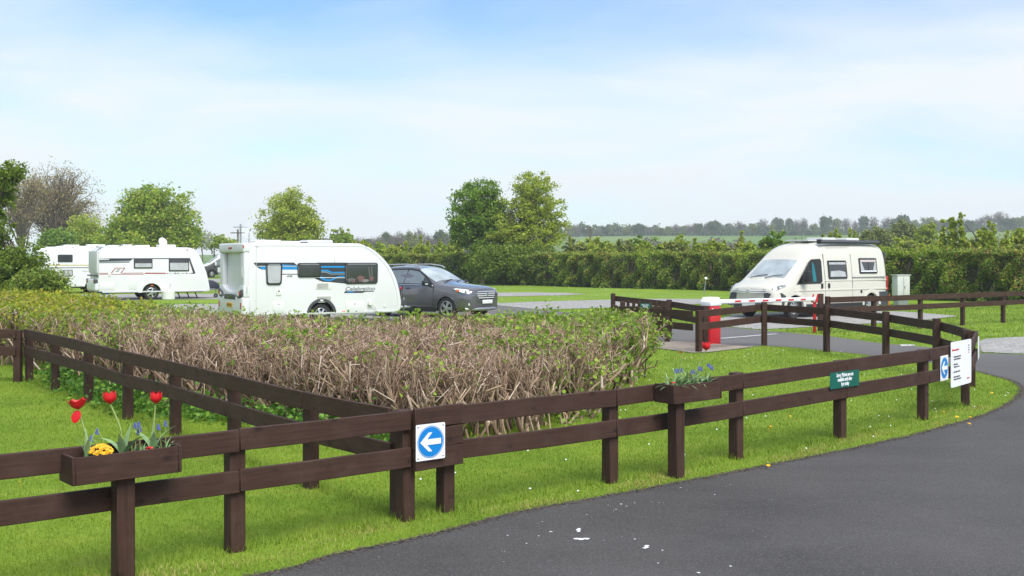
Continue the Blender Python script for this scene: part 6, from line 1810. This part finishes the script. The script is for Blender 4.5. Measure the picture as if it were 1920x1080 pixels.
SHR = [
    (643, 430, 48, 150, 'treemid', 'round', 'rounded green tree over the roof of the nearest caravan'),
    (612, 448, 40, 130, 'olive', 'round', 'dull green shrub right of the lone round tree'),
    (705, 452, 44, 104, 'treemid', 'round', 'green shrub above the sloping caravan nose'),
    (738, 456, 40, 100, 'treelight', 'round', 'pale green shrub between the caravan nose and the dark car'),
    (790, 446, 60, 100, 'treelight', 'spiky', 'loose feathery shrub above the roof of the dark car'),
    (845, 450, 50, 98, 'treelight', 'spiky', 'yellow green feathery shrub left of the twin trees'),
    (1086, 447, 36, 92, 'treelight', 'spiky', 'pale spiky shrub just right of the twin trees'),
    (1110, 444, 52, 88, 'treelight', 'round', 'yellow green shrub in front of the wooden utility pole'),
    (1198, 440, 66, 84, 'treedark', 'round', 'dark rounded shrub above the middle of the tall hedge'),
    (1150, 456, 40, 85, 'treemid', 'round', 'low green shrub left of the dark rounded shrub'),
    (1268, 442, 60, 82, 'treelight', 'round', 'bright green shrub right of the dark rounded shrub'),
    (1330, 448, 60, 80, 'treelight', 'spiky', 'low yellow green shrub over the hedge left of the camper van'),
    (1385, 438, 60, 78, 'treelight', 'spiky', 'tall pale feathery shrub over the hedge left of the camper van'),
    (1450, 433, 66, 72, 'treedark', 'round', 'dark green shrub just above the camper van bonnet'),
    (1540, 430, 56, 95, 'treelight', 'spiky', 'yellow green shrub showing above the camper van awning'),
    (1592, 430, 50, 95, 'treelight', 'spiky', 'yellow green shrub above the rear of the camper van awning'),
    (1640, 425, 80, 128, 'olive', 'round', 'olive green tree behind the rear of the camper van'),
    (1695, 414, 70, 135, 'olive', 'round', 'taller olive tree right of the camper van roof'),
    (1735, 416, 50, 120, 'treelight', 'round', 'yellow green tree beside the taller olive tree'),
    (1700, 443, 50, 80, 'treelight', 'round', 'small yellow green bush over the hedge right of the camper van'),
    (1765, 448, 50, 66, 'treelight', 'round', 'low pale bush at the left foot of the tall spiky shrub'),
    (1830, 398, 110, 58, 'treelight', 'spiky', 'tall bright green shrub with upright spiky shoots at the right'),
    (1910, 425, 70, 60, 'treelight', 'round', 'pale green shrub at the right edge of the view'),
    (1980, 425, 90, 52, 'treemid', 'round', 'green shrub beyond the right edge of the tall hedge'),
]
hlx = np.array(hl); hu = 960 + hlx[:, 0] / hlx[:, 1] * 2000
for k, u in enumerate(list(range(690, 860, 26)) + list(range(1075, 1480, 24)) + list(range(1520, 1960, 26))):
    Yh = float(np.interp(u, hu, hlx[:, 1])); rgk = np.random.default_rng(900 + k)
    SHR.append((u + rgk.uniform(-9, 9), rgk.uniform(447, 461), rgk.uniform(34, 60), Yh + rgk.uniform(5, 16), ('treelight', 'treemid', 'treelight', 'olive')[k % 4], 'round', None))
for k, (u, v, w, Y, mat, kd, lab) in enumerate(SHR):
    if lab is None:
        o = shrub('low scrubby bush growing out just behind the tall clipped hedge', u, v, w, Y, mat, kd, seed=k, name='bush', cat='bush'); o['group'] = 'scrubby bushes just behind the tall hedge'; continue
    shrub(lab, u, v, w, Y, mat, kd, seed=k, name='tree' if 'tree' in lab.split(' over')[0].split(' in front')[0].split(' left')[0].split(' right')[0].split(' beside')[0] else 'shrub')

# --- far hillside trees: six kinds, copied
def far_proto(kind, seed):
    rg = np.random.default_rng(seed)
    h = 9.0; lobes = []
    for q in range(6):
        a = rg.uniform(0, 6.28); lobes.append((1.9 * math.cos(a), 1.9 * math.sin(a), rg.uniform(4.4, 7.0), rg.uniform(1.5, 2.3), rg.uniform(1.5, 2.3), rg.uniform(1.3, 2.0)))
    lobes.append((0, 0, 5.0, 3.4, 3.4, 3.2))
    mat, nc, per, leaf = {'green': ('fargreen', 230, 26, .50), 'bare': ('farbrown', 260, 10, .30), 'olive': ('olive', 220, 24, .46)}[kind]
    t = tree('far_tree', {'green': 'hazy green tree on the far hillside', 'bare': 'hazy bare brown tree on the far hillside', 'olive': 'hazy olive brown tree on the far hillside'}[kind], 'tree', (0, 0, 0), lobes, nc, per, .75, leaf, mat, rg, .28, (0, 0, 5.5), 40 if kind == 'bare' else 14, bark='oakbark',
             group={'green': 'green trees on the far hillside', 'bare': 'bare trees on the far hillside', 'olive': 'olive trees on the far hillside'}[kind], zmin=1.2 if kind != 'bare' else 2)
    return t
PRO = {k: [far_proto(k, 40 + i + 10 * j) for i in range(2)] for j, k in enumerate(('green', 'bare', 'olive'))}
used = set()
FAR = []
for (x, y, w, kd) in ((20, 175, 80, 'bare'), (90, 158, 95, 'bare'), (160, 170, 70, 'green'), (215, 195, 60, 'olive'), (270, 200, 60, 'bare'), (330, 185, 80, 'green'), (392, 212, 46, 'green'), (432, 178, 66, 'bare'), (500, 190, 80, 'olive'), (595, 152, 105, 'green'), (655, 175, 70, 'bare'), (700, 190, 70, 'bare'), (780, 196, 110, 'olive'), (850, 185, 70, 'olive'), (905, 160, 90, 'bare'), (960, 178, 80, 'olive'), (1020, 160, 100, 'bare'), (1085, 158, 80, 'green'), (1150, 150, 70, 'bare'), (1212, 125, 110, 'green'), (1260, 160, 60, 'green'), (1345, 150, 60, 'bare'), (1430, 135, 110, 'bare'), (1535, 160, 64, 'olive'), (1615, 112, 90, 'bare'), (1690, 165, 60, 'olive'), (1740, 98, 100, 'green'), (1835, 104, 70, 'green'), (1895, 118, 70, 'bare')):
    FAR.append((x / 4.364 + 1060, y / 4.364 + 380, w / 4.364, kd, 560))
for (x, y, w, kd) in ((110, 105, 90, 'bare'), (200, 160, 60, 'olive'), (300, 98, 115, 'green'), (390, 118, 90, 'olive'), (470, 108, 90, 'bare'), (540, 130, 70, 'bare'), (605, 98, 90, 'green'), (690, 92, 90, 'bare'), (790, 98, 90, 'bare'), (860, 120, 70, 'green'), (935, 88, 120, 'green'), (1020, 130, 80, 'olive'), (1140, 108, 120, 'olive'), (1215, 125, 80, 'bare'), (1300, 120, 110, 'green'), (1400, 108, 110, 'bare'), (1480, 125, 90, 'green'), (1560, 100, 110, 'bare'), (1640, 75, 110, 'bare'), (1730, 52, 150, 'bare'), (1800, 105, 110, 'green'), (1880, 110, 120, 'olive'), (1960, 100, 140, 'green'), (2060, 95, 140, 'bare')):
    FAR.append((x / 4.364 + 1480, y / 4.364 + 380, w / 4.364, kd, 560))
for (x, y, w, kd) in ((470, 180, 150, 'green'), (590, 215, 90, 'bare'), (660, 215, 90, 'bare'), (735, 235, 110, 'green'), (800, 210, 110, 'bare'), (860, 200, 100, 'bare'), (930, 150, 110, 'green'), (1065, 150, 120, 'bare'), (1000, 200, 130, 'bare'), (1130, 200, 110, 'olive'), (1195, 165, 100, 'olive'), (1290, 115, 140, 'bare'), (1390, 180, 120, 'bare'), (1510, 128, 160, 'green'), (1600, 165, 140, 'bare'), (1700, 180, 150, 'bare'), (1800, 190, 150, 'olive'), (1100, 230, 120, 'bare'), (1320, 225, 150, 'bare'), (1450, 230, 150, 'bare'), (1220, 240, 140, 'olive'), (1580, 240, 150, 'bare'), (890, 245, 120, 'olive')):
    FAR.append((x / 5.647 + 560, y / 5.647 + 400, w / 5.647, kd, 330))
rg = np.random.default_rng(77)
for (u, v, w, kd, Y) in FAR:
    Y = Y * rg.uniform(.94, 1.06); x = at(u, 485, Y).x; zb = float(terrain(x, Y)); zt = at(u, v, Y).z
    sz = max(.45, (zt - zb) / 8.9); sx = max(.5, w * Y / 2000 / 7.4)
    k = int(rg.integers(0, 2)); p = PRO[kd][k]; loc = (x, Y, zb - .3); rz = rg.uniform(0, 6.28)
    if (kd, k) not in used:
        used.add((kd, k)); p.location = loc; p.rotation_euler = (0, 0, rz); p.scale = (sx, sx, sz)
    else: dup(p, loc, rz, (sx, sx, sz))
# woodland masses and field hedgerows in which single trees cannot be told apart
def mass(label, pts, n, leaf, mat, seed):
    rg = np.random.default_rng(seed); out_ = []
    for (u, vt, vb, w, Y) in pts:
        x = at(u, 485, Y).x; k = Y / 2000
        px = x + rg.normal(0, 1, n) * w * k * .42; py = Y + rg.normal(0, 5, n); zb = terrain(px, py); zt = at(u, vt, Y).z
        lump = .70 + .16 * np.sin(px * .55 + 2) * np.cos(px * .23) + .14 * np.sin(px * 1.3 + seed) * np.sin(px * .37)
        pz = zb + rg.random(n) ** .75 * np.maximum(zt - zb, 1) * lump
        out_.append(np.stack([px, py, pz], 1))
    Pt = np.concatenate(out_); o = link('far_wood', np_mesh('far_wood', *leaf_quads(Pt, leaf * rg.uniform(.5, 1.3, len(Pt)), rg, .1), M[mat]))
    tag(o, label, 'woodland', kind='stuff')
mass('grey brown far wood left of the twin trees', [(u, 440, 470, 60, 360) for u in range(600, 900, 28)], 1500, .9, 'farbrown', 1)
mass('hazy line of undergrowth below the hillside trees', [(u, 421 + 5 * math.sin(u * .021) + 3 * math.sin(u * .37) - max(0, u - 1600) * .022, 450, 60, 590) for u in range(1060, 2080, 24)], 1600, 1.0, 'fargreen', 2)
mass('brown scrub in the dip below the far field', [(u, 446 + 6 * math.sin(u * .05), 470, 70, 300) for u in list(range(1130, 1480, 40)) + list(range(1560, 1700, 40)) + list(range(1720, 2000, 40))], 1100, .7, 'farbrown', 3)
mass('dark olive scrub behind the shrubs on the right', [(u, 432 + 5 * math.sin(u * .05), 470, 60, 210) for u in range(1620, 2000, 34)], 1000, .5, 'olive', 4)

# --- utility poles, mesh dish
def pole(label, u, vtop, Y, arm, mat):
    x = at(u, 485, Y).x; zb = float(terrain(x, Y)); zt = at(u, vtop, Y).z - zb
    r = thing('utility_pole', label, 'pole', (x, Y, zb))
    MB().tube([(0, 0, -.2), (0, 0, zt)], [.14 * Y / 120, .10 * Y / 120], 8).build('pole', mat, r)
    MB().box((0, -.12, zt - .5), (arm, .12, .14)).build('crossarm', mat, r)
    for s in (-1, 1): MB().lathe([(.001, 0), (.06, 0), (.06, .14), (.001, .18)], 8, Matrix.Translation((s * arm * .44, -.12, zt - .43))).build('insulator', M['whiteplate'], r)
pole('wooden utility pole on the hillside right of the twin trees', 1107, 424, 150, 1.5, M['bark'])
pole('grey utility pole left of the mesh dish', 451, 420, 170, 2.2, M['galv'])
pole('shorter wooden utility pole left of the grey pole', 446, 430, 150, 2.0, M['bark'])
Y = 62
p = at(467, 485, Y); r = thing('mesh_dish', 'pale mesh dish on a mast showing above the roof of the nearest caravan', 'dish', (p.x, Y, 0), R(25))
zt = at(467, 437, Y).z
MB().tube([(0, 0, 0), (0, 0, zt)], .03, 8).build('mast', M['galv'], r)
mdi = Matrix.Translation((0, -.05, zt)) @ Matrix.Rotation(R(62), 4, 'X')
mb = MB(); nr, na = 8, 30
for i in range(1, nr + 1):
    rr = .42 * i / nr
    mb.tube([mdi @ Vector((rr * math.cos(t), rr * math.sin(t), .35 * rr * rr * 2)) for t in [2 * math.pi * k / na for k in range(na + 1)]], .004 if i < nr else .009, 4, False)
for k in range(16):
    t = 2 * math.pi * k / 16
    mb.tube([mdi @ Vector((rr * math.cos(t), rr * math.sin(t), .7 * rr * rr)) for rr in (.03, .15, .28, .42)], .004, 4, False)
mb.build('reflector', M['whiteplate'], r)
MB().tube([mdi @ Vector((0, 0, 0)), mdi @ Vector((0, 0, .34))], .012, 6).build('feed_arm', M['galv'], r)
MB().tube([mdi @ Vector((0, 0, .30)), mdi @ Vector((0, 0, .40))], .04, 10).build('receiver', M['black'], r)

# --- turf, daisies, dandelions
rng = np.random.default_rng(31)
def not_on(P_, polys):
    k = np.ones(len(P_), bool)
    for q in polys: k &= ~in_poly(P_, q)
    return k
roadp = [tuple(p) for p in road_poly]
parts = []
for (y0, y1, dens, h, w) in ((4.2, 8.5, 6000, .023, .0042), (8.5, 12, 3400, .026, .0055), (12, 17, 1500, .030, .008), (17, 26, 560, .034, .012), (26, 45, 130, .05, .024)):
    area_w = y1 * .56 * 2
    n = int(dens * area_w * (y1 - y0)); n = min(n, 330000)
    P_ = np.stack([rng.uniform(-.54 * y1, .54 * y1, n), rng.uniform(y0, y1, n)], 1)
    P_ = P_[np.abs(P_[:, 0]) < .53 * P_[:, 1] + .3]
    P_ = P_[not_on(P_, [roadp, slab_poly] + gravel_polys)]
    if y0 > 10:
        inside = in_poly(P_, foot); P_ = P_[~inside | (rng.random(len(P_)) < .35)]
    n = len(P_)
    hh = h * rng.uniform(.5, 1.35, n); az = rng.uniform(0, 6.283, n); ln = rng.uniform(.1, .8, n)
    d = np.stack([np.cos(az), np.sin(az)], 1); s = np.stack([-d[:, 1], d[:, 0]], 1) * (w * rng.uniform(.6, 1.2, n) / 2)[:, None]
    z0 = np.full((n, 1), .0)
    a = np.concatenate([P_ - s, z0], 1); b = np.concatenate([P_ + s, z0], 1); t = np.concatenate([P_ + d * (hh * ln)[:, None], (hh * np.sqrt(1 - (ln * .8) ** 2))[:, None]], 1)
    parts.append((np.stack([a, b, t], 1).reshape(-1, 3), np.arange(3 * n).reshape(n, 3)))
V_, F_ = join(parts); print('blades', len(F_))
tag(link('grass', np_mesh('grass', V_, F_, M['blade'])), 'short mown bright green grass of the lawns', 'grass', kind='stuff')
# ragged longer tufts under the rails and round the posts, left by the mower
pts = []
for run in ((A0, A1), (A1, A2), (A2, A3), (A3, A5), (A5, A6), (A6, A7), (A7, A8), (B[0], B[2]), (B[2], B[4]), (B[4], B[7])):
    p, q = np.array(run[0]), np.array(run[1]); k = int(np.linalg.norm(q - p) * 240)
    pts.append(p + (q - p) * rng.random((k, 1)) + rng.normal(0, .05, (k, 2)))
P_ = np.concatenate(pts); n = len(P_)
P_ = P_[not_on(P_, [roadp])]; n = len(P_)
hh = rng.uniform(.03, .085, n); az = rng.uniform(0, 6.283, n); d = np.stack([np.cos(az), np.sin(az)], 1); s = np.stack([-d[:, 1], d[:, 0]], 1) * .003
a = np.concatenate([P_ - s, np.zeros((n, 1))], 1); b = np.concatenate([P_ + s, np.zeros((n, 1))], 1); t = np.concatenate([P_ + d * hh[:, None] * .5, hh[:, None]], 1)
tag(link('long_grass', np_mesh('long_grass', np.stack([a, b, t], 1).reshape(-1, 3), np.arange(3 * n).reshape(n, 3), M['blade'])), 'longer grass tufts left along the foot of the fences', 'grass', kind='stuff')
pts = []
for run in ((A0, A1), (A1, A2), (A2, A3), (A3, A5), (A5, A6), (A6, A7), (A7, A8)):
    p, q = np.array(run[0]), np.array(run[1]); k = int(np.linalg.norm(q - p) * 900); dn = np.array([(q - p)[1], -(q - p)[0]]); dn /= np.linalg.norm(dn)
    t_ = rng.random((k, 1)); wv = .20 + .10 * np.sin(t_ * 5 + p[0] * 3) + rng.normal(0, .09, (k, 1))
    pts.append(p + (q - p) * t_ + dn * wv)
P_ = np.concatenate(pts); P_ = P_[not_on(P_, [roadp])]
nb = noise_keep = np.sin(P_[:, 0] * 2.3) + np.sin(P_[:, 0] * 5.1 + 1) + .8 * np.sin(P_[:, 1] * 4.3)
P_ = P_[rng.random(len(P_)) < np.clip(.45 + .4 * nb, .05, 1)]; n = len(P_)
hh = rng.uniform(.012, .034, n); az = rng.uniform(0, 6.283, n); d = np.stack([np.cos(az), np.sin(az)], 1); s = np.stack([-d[:, 1], d[:, 0]], 1) * .003
a = np.concatenate([P_ - s, np.zeros((n, 1))], 1); b = np.concatenate([P_ + s, np.zeros((n, 1))], 1); t = np.concatenate([P_ + d * hh[:, None] * .8, hh[:, None]], 1)
tag(link('dry_grass', np_mesh('dry_grass', np.stack([a, b, t], 1).reshape(-1, 3), np.arange(3 * n).reshape(n, 3), M['dryblade'])), 'pale dry strip of grass along the near fence', 'grass', kind='stuff')
# daisies
n = 420
P_ = np.stack([rng.uniform(-1, 12, n), rng.uniform(8.5, 30, n)], 1); P_ = P_[not_on(P_, [roadp, slab_poly, foot] + gravel_polys)]
P_ = np.concatenate([P_, np.stack([rng.uniform(-2, 14, 260), rng.uniform(40, 75, 260)], 1)]); P_ = P_[not_on(P_, [roadp] + gravel_polys)]
n = len(P_); rr = np.where(P_[:, 1] < 30, .008, .022) * rng.uniform(.7, 1.3, n)
k6 = [2 * math.pi * k / 6 for k in range(6)]
V_ = np.stack([np.stack([P_[:, 0] + rr * math.cos(t), P_[:, 1] + rr * math.sin(t), .045 + 0 * rr + .004 * math.sin(t)], 1) for t in k6], 1).reshape(-1, 3)
tag(link('daisies', np_mesh('daisies', V_, np.arange(6 * n).reshape(n, 6), M['whiteplate'])), 'scattered tiny white daisies in the lawn', 'flowers', kind='stuff')
mb = MB()
for k in range(14):
    a = 2 * math.pi * k / 14; da = .25
    mb.add([(0, 0, .05), (.022 * math.cos(a - da), .022 * math.sin(a - da), .054), (.026 * math.cos(a), .026 * math.sin(a), .052), (.022 * math.cos(a + da), .022 * math.sin(a + da), .054)], [(0, 1, 2, 3)])
mb.lathe([(.012, .05), (.009, .058), (.001, .061)], 8); mb.tube([(0, 0, -.01), (0, 0, .05)], .002, 4)
dp = []
for (x, y) in ((1508, 618), (1508, 655), (1225, 678), (1195, 788), (1275, 820), (1360, 815), (1350, 868), (1140, 862), (940, 603), (20, 878), (10, 903), (148, 808)): dp.append((x / 3.6 + 1440, y / 3.6 + 560))
dp += [(643, 906), (1440, 880), (1446, 804), (39, 912), (1213, 675), (1105, 745)]
d0 = None
for (u, v) in dp:
    g_ = G(u, v)
    if d0 is None:
        d0 = mb.build('dandelion', M['dandelion']); o = d0
        tag(d0, 'single yellow dandelion in the short grass of the lawn', 'flower', 'dandelions in the lawn')
    else: o = d0.copy(); COL.objects.link(o)
    o.location = (g_[0], g_[1], 0); o.rotation_euler = (R(18), 0, rng.uniform(0, 6)); s_ = rng.uniform(.55, .9); o.scale = (s_,) * 3
# bird droppings and pale grit on the road
rg = np.random.default_rng(5); mb = MB()
extra = [(960 + rg.normal(0, 260), 985 + rg.normal(0, 38), rg.uniform(.004, .010)) for _ in range(70)]
spl = [e for e in extra if e[1] > 1003 - (e[0] - 800) * .262 + 12 and e[1] < 1078] + [(1085, 996, .05), (1088, 1013, .075), (1212, 1028, .055), (1190, 1013, .025), (1033, 999, .03), (987, 1021, .02), (1242, 1034, .02), (1010, 1007, .02), (952, 1006, .02), (1310, 1076, .03), (1370, 1064, .025), (1234, 1058, .02), (1165, 947, .03), (1190, 945, .02), (1155, 957, .02), (1175, 951, .02), (1222, 943, .012), (1236, 944, .012), (1140, 949, .015), (1100, 967, .015), (1017, 980, .015), (1150, 960, .014), (1370, 910, .015), (1362, 914, .012), (1340, 929, .018), (1288, 921, .012), (1276, 916, .02)]
for (u, v, s) in spl:
    c = G(u, v)
    for j in range(4 if s > .04 else 1):
        cx_, cy_ = c[0] + rg.normal(0, s * .5 if j else 0), c[1] + rg.normal(0, s * .5 if j else 0); q = s * (.5 if j else .6)
        n_ = 9; mb.add([(cx_ + q * rg.uniform(.35, .75) * math.cos(2 * math.pi * k / n_), cy_ + q * rg.uniform(.35, .75) * math.sin(2 * math.pi * k / n_), .0085 + .0003 * j) for k in range(n_)], [tuple(range(n_))])
tag(mb.build('bird_droppings', M['signwhite']), 'white splashes of bird droppings on the near road', 'droppings', kind='stuff')
# soil and dead grass where turf meets tarmac
n = 9000; k = rng.integers(0, len(edge) - 1, n); ea = np.array(edge); seg_l = np.linalg.norm(np.diff(ea, axis=0), axis=1); k = rng.choice(len(seg_l), n, p=seg_l / seg_l.sum())
P_ = ea[k] + (ea[k + 1] - ea[k]) * rng.random((n, 1)) + rng.normal(0, .03, (n, 2)) + np.array([.02, -.02])
P_ = P_[(P_[:, 1] > 4)]; n = len(P_); rr = rng.uniform(.003, .012, n)
V_ = np.stack([np.stack([P_[:, 0] + rr * math.cos(t) * 1.3, P_[:, 1] + rr * math.sin(t), .006 + rng.random(n) * .008], 1) for t in k6[::2] + []], 1).reshape(-1, 3)
tag(link('edge_crumbs', np_mesh('edge_crumbs', V_, np.arange(3 * n).reshape(n, 3), M['edge_dirt'])), 'crumbs of soil and dead grass along the road edge', 'soil', kind='stuff')

# ------------------------------------------------------------------ air: pale haze that fades the far hillside
hm = bpy.data.materials.new('haze'); hm.use_nodes = True
hn, hl2 = hm.node_tree.nodes, hm.node_tree.links
hn.remove(hn['Principled BSDF'])
pv = hn.new('ShaderNodeVolumePrincipled')
pv.inputs['Color'].default_value = (.90, .97, 1.0, 1)
pv.inputs['Density'].default_value = .0005
pv.inputs['Anisotropy'].default_value = 0.0
hl2.new(pv.outputs[0], hn['Material Output'].inputs['Volume'])
tag(MB().box((50, 420, 21), (1320, 980, 46)).build('haze', hm), kind='stuff')
